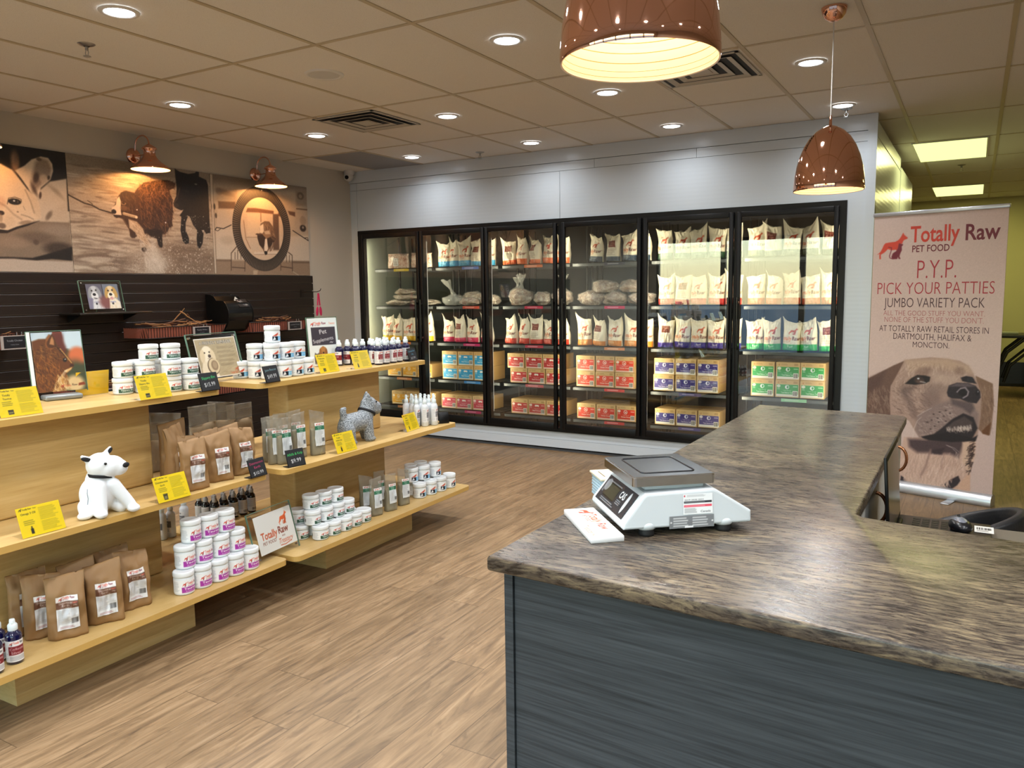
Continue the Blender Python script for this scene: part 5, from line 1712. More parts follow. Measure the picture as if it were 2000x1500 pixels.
# the case narrows towards the top
for v in bm.verts:
    v.co.x *= 1 - .55 * max(0, v.co.z - .03)
bmesh.ops.recalc_face_normals(bm, faces=bm.faces)
ed = [e for e in bm.edges if abs(e.verts[0].co.x - e.verts[1].co.x) < .02]
bmesh.ops.bevel(bm, geom=ed, offset=.006, segments=3, profile=.5, affect='EDGES')
MB().bm(bm, 0, False).build('case', M_SCALE, t)
MB().box(-.09, .09, -.09, .05, .099, .112).build('platter_support', M_SCALE, t)
M_PLATTER = mat('platter_steel', 'D4D8DC', .12, 1.0)
p = MB()
bm = bmesh.new()
bmesh.ops.create_cube(bm, size=1)
for v in bm.verts:
    v.co = Vector((v.co.x * .226, v.co.y * .194 - .028, .123 + v.co.z * .022))
bmesh.ops.bevel(bm, geom=[e for e in bm.edges if abs(e.verts[0].co.z - e.verts[1].co.z) > .01], offset=.008, segments=4, profile=.5, affect='EDGES')
bmesh.ops.bevel(bm, geom=[e for e in bm.edges if min(e.verts[0].co.z, e.verts[1].co.z) > .13], offset=.003, segments=2, profile=.5, affect='EDGES')
p.bm(bm)
p.build('platter', M_PLATTER, t)
rr = rrect(.078, .064, .012)
ring = MB().tube([(x, y - .028, .1345) for x, y in rr + rr[:1]], .0016, 6)
ring.build('platter_groove', mat('groove_dark', '2A2C30', .3, .5), t)
# display panel on the sloping front
a = Art(20, 6.6, 14, '31363C')
a.rect(2.6, 1.6, 10.4, 5.4, '1E211D'); a.rect(2.9, 1.9, 10.1, 5.1, '3C4034'); a.rect(2.6, 5.4, 10.6, 5.7, '9AA0A6', .7)
a.ell(2.3, 4.4, 1.5, 1.6, 'B8BEC4', op=.6); a.rect(.6, 2.2, 1.6, 5.6, '9EA4AA', .5)
a.text('CAS', 11.6, 3.5, 2.4, 'E8ECEE', width=3.4, bold=.02); a.lines(11.6, 1.7, 15, 3.0, 3, 'D4D8DC', op=.5); a.ell(17.0, 3.4, .75, 2.7, 'C9CED2')
a.lines(2.6, .4, 13.5, 1.3, 2, 'D0D4D8', op=.5)
n0, n1 = Vector((-.1485, .036)), Vector((-.1065, .0895))
nrm = Vector((-(n1.y - n0.y), n1.x - n0.x)).normalized() * .0012
def fnp(u, v):
    q = n0.lerp(n1, v) + nrm
    return (-.105 + .205 * u, q.x, q.y)
link('display_panel', print_mesh('display_panel', a, mat_disp := vmat('printed_gloss2', .15), fnp), t)
# stickers on the long side
a = Art(7, 5.2, 12, 'E9ECEE')
a.rect(.2, 4.5, .5, 4.9, 'C83040'); a.lines(.9, 4.4, 6, 5, 3, '8A8E92', op=.6); a.text('2019 2020 2021', .3, 3.55, .42, '303236', width=4.5)
a.rect(.2, 2.85, 6.8, 3.35, '26282E'); a.lines(.4, 2.95, 6.6, 3.25, 1, 'D8DADE', op=.6)
a.rect(.2, 1.85, 6.8, 2.4, 'E2485E'); a.lines(.4, 1.95, 6.6, 2.3, 1, 'F8D8DC', op=.6)
a.lines(.3, .3, 3.6, 1.6, 5, '707478', op=.7); a.text('Canada', 4.1, .4, .75, '40444A', width=2.4)
sx = lambda z: .126 * (1 - .55 * max(0, z - .03)) + .0012
link('inspection_sticker', print_mesh('inspection_sticker', a, V_PAPER, lambda u, v: (sx(.046 + .046 * v), -.012 + .07 * u, .046 + .046 * v)), t)
a = Art(10.5, 3.1, 10, '8C8F92')
a.rect(.1, .1, 10.4, 3.0, '7B7E82'); a.lines(.9, .3, 4.9, 2.8, 4, 'E4E6E8', op=.7); a.lines(5.4, .3, 9.6, 2.8, 4, 'E4E6E8', op=.7); a.rect(3.6, .0, 5.6, .5, 'ECEEF0')
a.ell(.4, 1.5, .22, .22, 'E0E2E4'); a.ell(10.1, 1.5, .22, .22, 'E0E2E4')
link('rating_plate', print_mesh('rating_plate', a, V_GLOSS, lambda u, v: (sx(.016 + .028 * v), -.045 + .106 * u, .016 + .028 * v)), t)
for yy in (-.092, .092):
    for s in (-1, 1):
        m = MB().sphere((s * .106, yy, .024), .024, 24, 12, scale=(.95, 1, .62))
        m.build('foot_dome', M_SCALE, t)
        MB().lathe([(.0001, 0), (.017, 0), (.018, .006), (.016, .02)], 24, cx=s * .108, cy=yy).build('foot', mat('rubber_black', '121214', .6), t)

def shop_card(w, h, res):
    a = Art(w, h, res, 'ECEAE6')
    brandname(a, w * .04, h * .36, w * .74, 'D0481E', 'B8402A')
    a.text('Treatery', w * .58, h * .06, h * .3, 'D05A38', shear=.3, width=w * .36)
    return a
t = thing('card_pad', 'pad of white shop cards with orange print lying against the front of the scale', 'card pad', (-.742, 1.632, CTZ), R(-48.8))
MB().rbox(-.116, .116, -.04, .036, 0, .013, .001, 1).build('card_stack', mat('card_white', 'E4E4E6', .5), t)
link('print', print_mesh('print', shop_card(23, 7.5, 9), V_PAPER, lambda u, v: (-.115 + .23 * u, -.039 + .074 * v, .0134)), t)
t = thing('brochure_stack', 'stack of folded leaflets with pale blue edges under a cream top, behind the scale', 'brochures', (-.785, 1.925, CTZ), R(-49.5))
for i in range(7):
    o = MB().rbox(-.052 + .002 * (i % 3), .05 + .002 * (i % 2), -.075, .07, .008 * i + .0003, .008 * i + .0075, .0015, 1).build('leaflet', mat('leaflet_blue', 'A9C6D6', .5, vary=.1, vscale=30), t)
MB().rbox(-.055, .054, -.08, .074, .0565, .063, .0015, 1).build('cover_card', mat('leaflet_cream', 'D9D0B8', .55), t)
MB().box(-.03, .03, -.064, -.061, .0631, .0637).build('slot_line', mat('slot_brown', '7A6A50', .6), t)

# ------------------------------------------------------------------ staff side: desk, laptop, mouse, chair
t = thing('staff_desk', 'low work desk tucked inside the L of the counter, under the laptop', 'desk', (.2, 2.42, 0))
MB().rbox(-.395, .75, -.37, .37, .725, .75, .003).build('desk_top', mat('desk_top_grey', '6E675C', .4, vary=.1), t)
for xx in (-.36, .70):
    for yy in (-.33, .33):
        MB().box(xx - .02, xx + .02, yy - .02, yy + .02, 0, .725).build('leg', M_BLACK, t)
M_LAP = mat('laptop_brown', '3A332E', .35, .3)
t = thing('laptop', 'open dark brown laptop on the staff desk, screen turned away beside the cabinet doors', 'laptop', (-.05, 2.585, .75))
MB().rbox(-.125, .125, -.185, .185, 0, .016, .004).build('base', M_LAP, t)
k = MB()
for r in range(6):
    for c in range(15):
        x0 = .085 - r * .026 - .03
        y0 = -.165 + c * .0222
        k.box(x0 - .010, x0 + .010, y0 - .009, y0 + .009, .016, .0182)
k.build('keyboard', mat('key_black', '121214', .4), t)
lid = MB().rbox(-.004, .004, -.185, .185, .005, .262, .002).move(Matrix.Translation((-.128, 0, .008)) @ Matrix.Rotation(R(-4), 4, 'Y'))
ld = lid.build('lid', M_BLACK, t)
MB().box(.0042, .0048, -.172, .172, .022, .248).move(Matrix.Translation((-.128, 0, .008)) @ Matrix.Rotation(R(-4), 4, 'Y')).build('screen', mat('dark_screen', '2A2620', .12), ld)
MB().cyl((-.12, -.12, .014), (-.12, .12, .014), .008, 10).build('hinge', M_BLACK, t)
t = thing('paper_label_sheet', 'small white printed slip on the laptop corner beside the mouse', 'paper', (.062, 2.70, .7675))
a = Art(5, 7, 8, 'E6E4DC'); a.barcode(.6, 3, 4.4, 5.4); a.lines(.6, .8, 4.4, 2.6, 3, '303030')
link('print', print_mesh('print', a, V_PAPER, lambda u, v: (-.03 + .05 * u, -.04 + .07 * v, .0006)), t)
MB().box(-.03, .02, -.04, .03, 0, .0004).build('sheet', mat('card_white', 'E4E4E6', .5), t)
t = thing('computer_mouse', 'black and grey wireless mouse lying on the laptop', 'mouse', (-.005, 2.665, .768), R(15))
MB().sphere((0, 0, .012), .05, 28, 16, scale=(.62, 1.0, .42)).build('body', mat('mouse_black', '15161A', .3), t)
MB().sphere((0, .004, .017), .046, 28, 16, scale=(.52, .96, .40)).build('top_shell', mat('mouse_grey', '8B919C', .25, .3), t)
m = MB().cyl((-.003, .02, .034), (.003, .02, .034), .007, 14)
m.build('scroll_wheel', M_BLACKG, t)
t = thing('tub_chair', 'black padded tub chair with rounded back behind the staff desk', 'chair', (.0, 3.36, .03), R(-10))
M_LEATHER = mat('black_leather', '16171A', .45, bump=.15, bscale=120)
def shell(u, v):
    a = R(-140 + 280 * u)
    top = .50 + .15 * (.5 + .5 * math.cos(a))
    ring = [(.20, .42), (.205, .46), (.215, top - .03), (.208, top - .004), (.19, top), (.172, top - .006), (.165, top - .03), (.16, .44), (.15, .40)]
    i = v * (len(ring) - 1); k = min(int(i), len(ring) - 2); f = i - k
    r = ring[k][0] * (1 - f) + ring[k + 1][0] * f
    z = ring[k][1] * (1 - f) + ring[k + 1][1] * f
    return (r * math.cos(a), r * math.sin(a), z)
MB().grid(shell, 40, 24).build('backrest', M_LEATHER, t)
MB().lathe([(.0001, .45), (.15, .45), (.17, .43), (.175, .40), (.16, .37), (.0001, .37)], 36).build('seat', M_LEATHER, t)
MB().cyl((0, 0, .02), (0, 0, .38), .025, 16).build('pedestal', M_CHROME, t)
MB().lathe([(.0001, .0), (.03, .03), (.2, -.018), (.205, -.03), (.0001, -.03)], 36).build('base', M_CHROME, t)
# ------------------------------------------------------------------ goods on the maple shelves
TOP_Z, MID_Z, BOT_Z = TOP_Z + .0009, MID_Z + .0009, BOT_Z + .0009      # goods rest just on the boards
M_JAR = mat('jar_white', 'DDE1E2', .35)
M_JARLID = mat('jar_lid_white', 'E4E8EA', .4)
M_COBALT = mat('cobalt_bottle', '10103A', .1, coat=.6)
M_BOTWHITE = mat('bottle_white', 'D8DDE2', .35)
M_CAP = mat('spray_cap_white', 'DCE6E8', .3)
M_KRAFT = mat('kraft_paper', '8F6D45', .6, vary=.18, vscale=14, bump=.4, bscale=22)
M_POUCH = film('clear_pouch', (.93, .92, .89), .27, 'B5AEA0')
M_POWDER = mat('pouch_powder', '8B8468', .8, vary=.2, vscale=30)
M_POWDER2 = mat('pouch_powder_tan', 'A38C6C', .8, vary=.2, vscale=30)

def label_jar(band, title, sub, photo=False):
    a = Art(15, 5, 9, 'EDEFF0')
    a.rect(.3, .6, 1.6, 4.4, 'D4D8DC'); a.barcode(.5, 1.6, 1.4, 3.4); a.lines(2.2, .6, 5.6, 4.4, 9, '9AA0A8', op=.5)
    x = 6.4
    if photo:
        a.rect(x, .4, x + 8.6, 2.6, '5FB0E0'); a.rect(x, .4, x + 3.2, 2.6, '1C2230'); a.poly([(x, .4), (x + 1.2, 2.6), (x + 2, 1)], 'D8DCE0', .1); a.ell(x + 2.3, 1.6, .5, .7, '0E121A')
        a.text(title, x + 3.5, 1.5, 1.0, 'EAF4FA', width=4.7); a.text(sub, x + 3.5, .7, .7, 'EAF4FA', width=4.2)
        a.poly([(x, 2.8), (x + 1.6, 3.6), (x + 3.6, 4.7), (x + 3.2, 3.4), (x + 2.4, 2.8)], 'C8503C', .2); a.text('TotallyRaw', x + 3.4, 2.9, 1.4, 'E08A70', width=5)
    else:
        a.rect(x, .2, x + 8.4, 2.3, band)
        a.text(title, x + 1.0, 1.25, 1.1, 'F4F4F4', width=6.2, bold=.02); a.text(sub, x + 1.5, .45, .7, 'F0F0F0', width=5.4)
        brandname(a, x + .3, 2.55, 7.4, 'CE4632', '8A2430', petfood=False); a.text('PET FOOD', x + 2.6, 2.45, .6, '8A2430', width=2.4)
    return a
def jar(label, r, h, lid_h, art, name='supplement_jar', lid_out=.0015, neck=True):
    t = thing(name, label, 'jar', (0, 0, 0))
    b = h - lid_h
    MB().lathe([(.0001, 0), (r - .005, 0), (r - .001, .003), (r - .0005, .006), (r - .0005, b - .008), (r - .003, b - .002), (r - .005, b)], 40).build('body', M_JAR, t)
    o = lid_out
    MB().lathe([(r - .006, b - .001), (r + o - .001, b), (r + o, b + .003), (r + o, h - .005), (r + o - .002, h - .001), (r - .006, h), (r - .009, h - .0015), (.0001, h - .0015)], 40).build('lid', M_JARLID, t)
    z0, z1 = b * .12, b * .86
    def fn(u, v):
        a = R(-190 + 200 * u)
        rr = r + .0003
        return (rr * math.cos(a), rr * math.sin(a), z0 + (z1 - z0) * v)
    link('label', print_mesh('label', art, V_GLOSS, fn, 110, 38), t)
    return t
A_GREEN = label_jar('1F4A38', 'Slippery Elm', 'Powder')
A_PURPLE = label_jar('A0329A', 'Taurine', 'Amino Acid')
A_BLUE = label_jar('5FB0E0', 'Joint', 'Rescue', True)

def pos_words(n, i):
    w = ['leftmost', 'second from left', 'third from left', 'fourth from left', 'fifth from left', 'sixth from left', 'seventh from left', 'eighth from left', 'ninth from left']
    if n == 1:
        return 'single'
    if i == n - 1:
        return 'rightmost'
    return w[i]
class Stock:
    """first placement uses the built thing itself, later ones copies of it"""
    def __init__(s, proto):
        s.p, s.used = proto, False
    def put(s, x, y, z, rz, label, group):
        if not s.used:
            s.used = True
            o = s.p
            o.location = (x, y, z); o.rotation_euler = (0, 0, rz)
            o['label'] = label; o['group'] = group
            return o
        return dup(s.p, (x, y, z), rz, label, group)
rg = random.Random(11)
def rows(stock, data, group, fmt, jit=14, base=90):
    """data: list of (row words, z, [(x, y), ...])"""
    for words, z, pts in data:
        for i, (x, y) in enumerate(pts):
            stock.put(x, y, z, R(base + rg.uniform(-jit, jit)), fmt % (pos_words(len(pts), i), words), group)

# purple-labelled jars, a 5-4-3 wall at the front of the near bottom board
S = Stock(jar('', .0425, .100, .022, A_PURPLE))
h = .1005
rows(S, [('bottom row', BOT_Z, [(-2.893, 2.112), (-2.89, 2.200), (-2.887, 2.288), (-2.886, 2.376), (-2.886, 2.464)]),
         ('middle row', BOT_Z + h, [(-2.918, 2.143), (-2.915, 2.232), (-2.912, 2.322), (-2.911, 2.412)]),
         ('top row', BOT_Z + 2 * h, [(-2.930, 2.19), (-2.927, 2.28), (-2.925, 2.37)])],
     'purple-labelled jars on the near bottom board', 'white jar with purple label, %s of the %s of its stack', 12, 56)
# green-labelled jars on the near top board
S = Stock(jar('', .0425, .074, .02, A_GREEN))
h = .0745
rows(S, [('bottom row, near top board', TOP_Z, [(-3.36, 2.20), (-3.32, 2.285), (-3.235, 2.365), (-3.205, 2.452)]),
         ('back bottom row, near top board', TOP_Z, [(-3.40, 2.29), (-3.375, 2.38), (-3.31, 2.45)]),
         ('middle row, near top board', TOP_Z + h, [(-3.36, 2.205), (-3.31, 2.285), (-3.225, 2.36), (-3.215, 2.448)]),
         ('back middle row, near top board', TOP_Z + h, [(-3.385, 2.295), (-3.33, 2.40)]),
         ('topmost pair, near top board', TOP_Z + 2 * h, [(-3.30, 2.30), (-3.25, 2.38)])],
     'green-labelled jars on the near top board', 'green-labelled squat jar, %s of the %s', 14, 58)
# green-labelled jars on the far bottom board
rows(S, [('front bottom row on the far bottom board', BOT_Z, [(-2.905, 2.952), (-2.90, 3.040), (-2.90, 3.127), (-2.905, 3.214), (-2.912, 3.300)]),
         ('back bottom row on the far bottom board', BOT_Z, [(-3.0, 2.905), (-2.995, 2.995), (-2.99, 3.085), (-2.99, 3.175), (-2.992, 3.262)]),
         ('middle row on the far bottom board', BOT_Z + h, [(-2.95, 2.945), (-2.945, 3.033), (-2.945, 3.121), (-2.948, 3.205)]),
         ('back middle row on the far bottom board', BOT_Z + h, [(-3.04, 2.93)]),
         ('top row on the far bottom board', BOT_Z + 2 * h, [(-2.985, 2.972), (-2.975, 3.058), (-2.97, 3.144)])],
     'green-labelled jars on the far bottom board', 'green-labelled squat jar, %s of the %s', 14, 60)
# blue-labelled jars: far top board and end of the far bottom board
S = Stock(jar('', .0415, .092, .024, A_BLUE))
h = .0925
rows(S, [('bottom row on the far top board', TOP_Z, [(-3.30, 2.93), (-3.215, 2.94), (-3.20, 3.03), (-3.20, 3.118), (-3.205, 3.205)]),
         ('back bottom row on the far top board', TOP_Z, [(-3.385, 2.90), (-3.31, 3.02), (-3.30, 3.112)]),
         ('middle row on the far top board', TOP_Z + h, [(-3.31, 2.935), (-3.235, 2.985), (-3.225, 3.076), (-3.23, 3.166)]),
         ('back middle row on the far top board', TOP_Z + h, [(-3.32, 3.06)]),
         ('peak on the far top board', TOP_Z + 2 * h, [(-3.275, 3.03)])],
     'blue-labelled jars on the far top board', 'blue-labelled white jar, %s of the %s', 12, 56)
rows(S, [('lower front row, far bottom board end', BOT_Z, [(-2.945, 3.865), (-2.935, 3.965), (-2.93, 4.062), (-2.928, 4.165)]),
         ('lower back row, far bottom board end', BOT_Z, [(-3.035, 3.90), (-3.03, 3.99), (-3.025, 4.085)]),
         ('upper front row, far bottom board end', BOT_Z + h, [(-3.005, 3.865), (-2.98, 3.955), (-2.97, 4.062)]),
         ('upper back row, far bottom board end', BOT_Z + h, [(-3.065, 3.94), (-3.06, 4.035)])],
     'blue-labelled jars at the end of the far bottom board', 'blue-labelled white jar, %s of the %s', 10, 62)

# spray bottles
def label_bottle(c, back=False):
    a = Art(13, 8, 8, 'E6E6E8')
    if back:
        a.lines(.6, 2.6, 12.4, 7.6, 12, '8A8E96', op=.6); a.barcode(6, .6, 11.5, 2.2)
        return a
    a.lines(.3, .5, 3.6, 7.5, 12, '8A8E96', op=.5)
    brandname(a, 4.4, 6.2, 6.2, 'CE4632', '1C1C22', petfood=False)
    a.rect(4, 2.6, 13, 5.9, c); a.text('Colloidal', 4.5, 4.4, 1.3, 'F0E8E8', width=6); a.text('Silver', 5, 3.0, 1.3, 'F0E8E8', width=4.2)
    a.lines(4.4, .4, 12.6, 2.2, 4, '70747C', op=.7)
    return a
def bottle(r, hb, body_m, art, lz0, lz1, cap_m=M_CAP, full=False):
    t = thing('spray_bottle', '', 'bottle', (0, 0, 0))
    sh = hb * .70
    MB().lathe([(.0001, 0), (r - .004, 0), (r, .004), (r, sh - .012), (r - .003, sh - .004), (r * .6, sh + .004), (r * .5, sh + .010), (r * .48, sh + .014)], 28).build('body', body_m, t)
    m = MB().lathe([(r * .58, sh + .008), (r * .6, sh + .010), (r * .6, sh + .026), (r * .5, sh + .030), (r * .36, sh + .034), (r * .36, hb - .006), (r * .30, hb), (.0001, hb)], 22)
    m.cyl((0, -r * .3, hb - .012), (0, -r * .52, hb - .012), .0035, 8)
    m.build('spray_cap', cap_m, t)
    def fn(u, v):
        a = R(-195 + 220 * u)
        return ((r + .0003) * math.cos(a), (r + .0003) * math.sin(a), lz0 + (lz1 - lz0) * v)
    link('label', print_mesh('label', art, V_PAPER, fn, 72, 44), t)
    return t
A_RED = label_bottle('7C1A26')
A_GREY = label_bottle('6E7076')
S = Stock(bottle(.0265, .158, M_COBALT, A_RED, .010, .086))
G = 'cobalt spray bottles on the far top board'
k = 0
front = [(-3.185, 3.80), (-3.185, 3.868), (-3.19, 3.945), (-3.195, 4.010), (-3.205, 4.098)]
for i, (x, y) in enumerate(front):
    S.put(x, y, TOP_Z, R(78 + rg.uniform(-12, 12)), 'cobalt spray bottle with red label, %s, front row, far top board' % pos_words(5, i), G)
mid = [(-3.245, 3.82), (-3.25, 3.895), (-3.255, 3.97), (-3.26, 4.045)]
for i, (x, y) in enumerate(mid):
    S.put(x, y, TOP_Z, R(80 + rg.uniform(-20, 20)), 'cobalt spray bottle, %s, second row, far top board' % pos_words(4, i), G)
bk = [(-3.31, 3.80), (-3.315, 3.875), (-3.32, 3.95), (-3.325, 4.025)]
for i, (x, y) in enumerate(bk):
    S.put(x, y, TOP_Z, R(250), 'cobalt spray bottle, %s, back row, far top board' % pos_words(4, i), G)
bk = [(-3.37, 3.725), (-3.38, 3.66), (-3.375, 3.80), (-3.31, 3.735)]
for i, (x, y) in enumerate(bk):
    S.put(x, y, TOP_Z, R(-40), 'cobalt spray bottle showing white back label, %s of those behind the yellow card' % pos_words(4, i), G)
# the same bottles at the near end of the bottom board
for i, (x, y, w) in enumerate(((-2.862, 1.395, 'nearest the brown bags at the photo edge'), (-2.840, 1.318, 'front one cut by the photo edge'), (-2.925, 1.372, 'second row at the photo edge'), (-2.935, 1.305, 'back row cut by the photo edge'), (-2.99, 1.36, 'rearmost at the photo edge'))):
    S.put(x, y, BOT_Z, R(52 + rg.uniform(-8, 8)), 'cobalt spray bottle on the near bottom board, %s' % w, 'cobalt spray bottles on the near bottom board')
# black bottles with grey labels behind, near shelf
S = Stock(bottle(.0235, .155, mat('black_bottle', '121216', .15, coat=.5), label_bottle('7C1A26', True), .010, .088, mat('cap_grey', 'A9A6A2', .4)))
for i, (x, y) in enumerate([(-3.755, 2.872), (-3.70, 2.872), (-3.645, 2.890), (-3.64, 2.952), (-3.637, 3.015), (-3.635, 3.078), (-3.633, 3.14)]):
    S.put(x, y, BOT_Z, R(60), 'dark spray bottle, %s, front row at the rear of the far bottom board' % pos_words(7, i), 'dark spray bottles on the rear of the far bottom board')
for i, (x, y) in enumerate([(-3.70, 2.93), (-3.695, 2.99), (-3.692, 3.05), (-3.69, 3.11), (-3.688, 3.17)]):
    S.put(x, y, BOT_Z, R(60), 'dark spray bottle, %s, rear row at the rear of the far bottom board' % pos_words(5, i), 'dark spray bottles on the rear of the far bottom board')
# white bottles
S = Stock(bottle(.0235, .195, M_BOTWHITE, A_GREY, .028, .112))
for i, (x, y) in enumerate([(-3.06, 4.005), (-3.015, 4.035), (-2.985, 4.095), (-3.10, 4.02)]):
    S.put(x, y, MID_Z, R(84 + rg.uniform(-10, 25)), 'white spray bottle, %s, front row, far middle board' % pos_words(4, i), 'white spray bottles on the far middle board')
for i, (x, y) in enumerate([(-3.16, 4.03), (-3.115, 4.075), (-3.07, 4.06), (-3.03, 4.10)]):
    S.put(x, y, MID_Z, R(120), 'white spray bottle, %s, second row, far middle board' % pos_words(4, i), 'white spray bottles on the far middle board')
for i, (x, y) in enumerate([(-3.16, 4.085), (-3.12, 4.13), (-3.075, 4.118), (-3.03, 4.15)]):
    S.put(x, y, MID_Z, R(140), 'white spray bottle, %s, back row, far middle board' % pos_words(4, i), 'white spray bottles on the far middle board')
for i, (x, y) in enumerate([(-3.635, 2.545), (-3.635, 2.598), (-3.66, 2.70)]):
    S.put(x, y, BOT_Z, R(-60), 'shaded white bottle low behind the near shelf panel, %s of three' % pos_words(3, i), 'white bottles behind the near shelf panel')

# ------------------------------------------------------------------ bags
def bag_surface(w, h, d, seed, boxy=5.0, top=.78, lean=.0, crumple=.004, flare=0.0):
    rgs = random.Random(seed)
    ox, oy = rgs.uniform(0, 50), rgs.uniform(0, 50)
    tl = rgs.uniform(-.012, .012) * (1 if flare < .08 else 2.4)
    ca, cb2 = rgs.uniform(-.5, 1), rgs.uniform(-.5, 1)
    def dep(v):
        if v < .06:
            return d * (.88 + 2 * v)
        if v < top:
            f = (v - .06) / (top - .06)
            return d * (1.0 - .25 * f * f)
        f = (v - top) / (1 - top)
        return max(.004, d * .75 * (1 - f) ** .9)
    def wid(v):
        if v < top:
            return w * (1 - .05 * v / top)
        return w * (.95 + (.05 + flare) * (v - top) / (1 - top))
    def pt(x, v, s):
        """x in -1..1, v in 0..1, s = -1 front / +1 back"""
        W, D = wid(v), dep(v)
        k = (1 - min(1, abs(x)) ** boxy) ** (1 / boxy) if abs(x) < 1 else 0
        y = s * D / 2 * k
        nz = mnoise.noise(Vector((x * 1.6 + ox, v * 3.2 + oy, s * 2.0)))
        n2 = mnoise.noise(Vector((x * 5 + ox, v * 8 + oy, s * 3.0)))
        y += (nz * crumple * 1.6 + n2 * crumple * .6) * k ** .5 * s
        fr = max(0, (v - top) / (1 - top))
        z = v * h + fr * tl * x + (n2 * .002 if 0 < v < 1 else 0)
        if flare >= .08:                      # floppy corners of a plastic bag
            z += fr * (.034 * abs(x) ** 2.2 * (ca if x < 0 else cb2) - .018 * (1 - x * x)) + fr * nz * .02
        y += lean * fr * fr + nz * .012 * fr
        return (x * W / 2, y, max(0, z))
    return pt
XS = [-1, -.985, -.94, -.86, -.74, -.6, -.45, -.3, -.15, 0, .15, .3, .45, .6, .74, .86, .94, .985, 1]
def bag_mb(pt, nv=26, xs=XS):
    m = MB()
    vsn = [0] + [i / nv for i in range(1, nv + 1)]
    n = len(xs)
    V, F = [], []
    for s in (-1, 1):
        for v in vsn:
            for x in xs:
                V.append(pt(x, v, s))
    L = n * len(vsn)
    for s in (0, 1):
        for j in range(len(vsn) - 1):
            for i in range(n - 1):
                a = s * L + j * n + i
                F.append((a, a + 1, a + n + 1, a + n))
    for i in range(n - 1):
        F.append((i, i + 1, L + i + 1, L + i))
        a = (len(vsn) - 1) * n + i
        F.append((a, a + 1, L + a + 1, L + a))
    m.add(V, F, 0, True)
    return m
def weld(me):
    bm = bmesh.new(); bm.from_mesh(me)
    bmesh.ops.remove_doubles(bm, verts=bm.verts, dist=.00002)
    bmesh.ops.recalc_face_normals(bm, faces=bm.faces)
    bm.to_mesh(me); bm.free()
    return me
def label_earth():
    a = Art(8, 12, 7, 'DCDEE0')
    a.rect(0, 10.2, 8, 12, 'E8E6E4'); brandname(a, .9, 10.4, 6, 'CE4632', '6A2030')
    a.rect(0, 7.6, 8, 10.1, '6A4634'); a.text('Diatomaceous', 4, 9.2, .95, 'EDE4DC', 'c', width=6); a.text('Earth', 3.4, 8.3, .95, 'EDE4DC', 'c', width=2.6); a.text('Food Grade', 4, 7.75, .5, 'E0D4C8', 'c', width=3); a.rect(6, 9.3, 7.7, 9.6, 'C8503C'); a.text('500g', 6.1, 8.4, .6, 'EDE4DC', width=1.4)
    a.lines(.5, 2.0, 5.2, 7.2, 14, '9A9EA4', op=.6); a.lines(5.2, 4.2, 7.6, 7.2, 8, '9A9EA4', op=.5); a.barcode(5.2, 1.8, 7.6, 3.8)
    a.lines(1, .3, 7, 1.2, 2, '8A4A4A', op=.6)
    return a
def label_kelp():
    a = Art(7, 13, 7, 'D6DADC')
    a.rect(0, 11.4, 7, 13, 'E8E6E4'); brandname(a, .7, 11.55, 5.5, 'CE4632', '6A2030')
    a.rect(0, 9.0, 7, 11.3, '2F6E52'); a.text('Alfalfa', 3.5, 10.3, .95, 'E4F0E8', 'c', width=3.4); a.text('Kelp', 3.5, 9.3, .95, 'E4F0E8', 'c', width=2.4)
    a.lines(.5, 1.4, 6.4, 8.6, 16, '9AA0A6', op=.6); a.barcode(4.8, 2.2, 6.5, 4.4)
    return a
L_EARTH, L_KELP = label_earth(), label_kelp()
def bag(name, label, cat, w, h, d, seed, m, lab=None, lw=.62, lv=(.2, .74), boxy=5, top=.78, lean=.0, crumple=.004, content=None, flare=0.0, lx=.05):
    t = thing(name, label, cat)
    pt = bag_surface(w, h, d, seed, boxy, top, lean, crumple, flare)
    me = weld(bag_mb(pt).mesh('bag', m))
    link('bag', me, t)
    if lab is not None:
        def fn(u, v):
            x = (-lw + lx) + 2 * lw * u
            p = pt(x, lv[0] + (lv[1] - lv[0]) * v, -1)
            return (p[0], p[1] - .0034, p[2])
        link('label', print_mesh('label', lab, V_PAPER, fn, 44, 66), t)
    if content is not None:
        p2 = bag_surface(w * .94, h * .62, d * .86, seed + 3, boxy, .9, 0, crumple)
        link('contents', weld(bag_mb(p2, 14).mesh('contents', content)), t)
    return t
KB = [Stock(bag('paper_bag', '', 'bag', .135, .235, .068, 100 + k, M_KRAFT, L_EARTH, .56, (.16, .70), 4.5, .76, .014, .011)) for k in range(3)]
def put_bag(S, p0, p1, z, label, group, rz=None, scale=None):
    dx, dy = p1[0] - p0[0], p1[1] - p0[1]
    r = math.atan2(dy, dx) if rz is None else rz
    c = ((p0[0] + p1[0]) / 2 - math.sin(r) * .034, (p0[1] + p1[1]) / 2 + math.cos(r) * .034)
    o = S.put(c[0], c[1], z, r, label, group)
    if scale:
        o.scale = scale
    return o
GB = 'brown paper bags on the near bottom board'
put_bag(KB[0], (-2.912, 1.543), (-2.852, 1.652), BOT_Z, 'brown paper bag, frontmost on the near bottom board, beside the spray bottles', GB)
put_bag(KB[1], (-2.908, 1.690), (-2.855, 1.812), BOT_Z, 'brown paper bag, middle of three showing labels, near bottom board', GB)
put_bag(KB[2], (-2.925, 1.840), (-2.902, 1.968), BOT_Z, 'brown paper bag nearest the purple jars, label facing the aisle, near bottom board', GB)
put_bag(KB[2], (-2.985, 1.510), (-2.945, 1.615), BOT_Z, 'brown paper bag directly behind the frontmost one, near bottom board', GB)
put_bag(KB[0], (-3.065, 1.500), (-3.030, 1.610), BOT_Z, 'brown paper bag rearmost at left, near bottom board', GB)
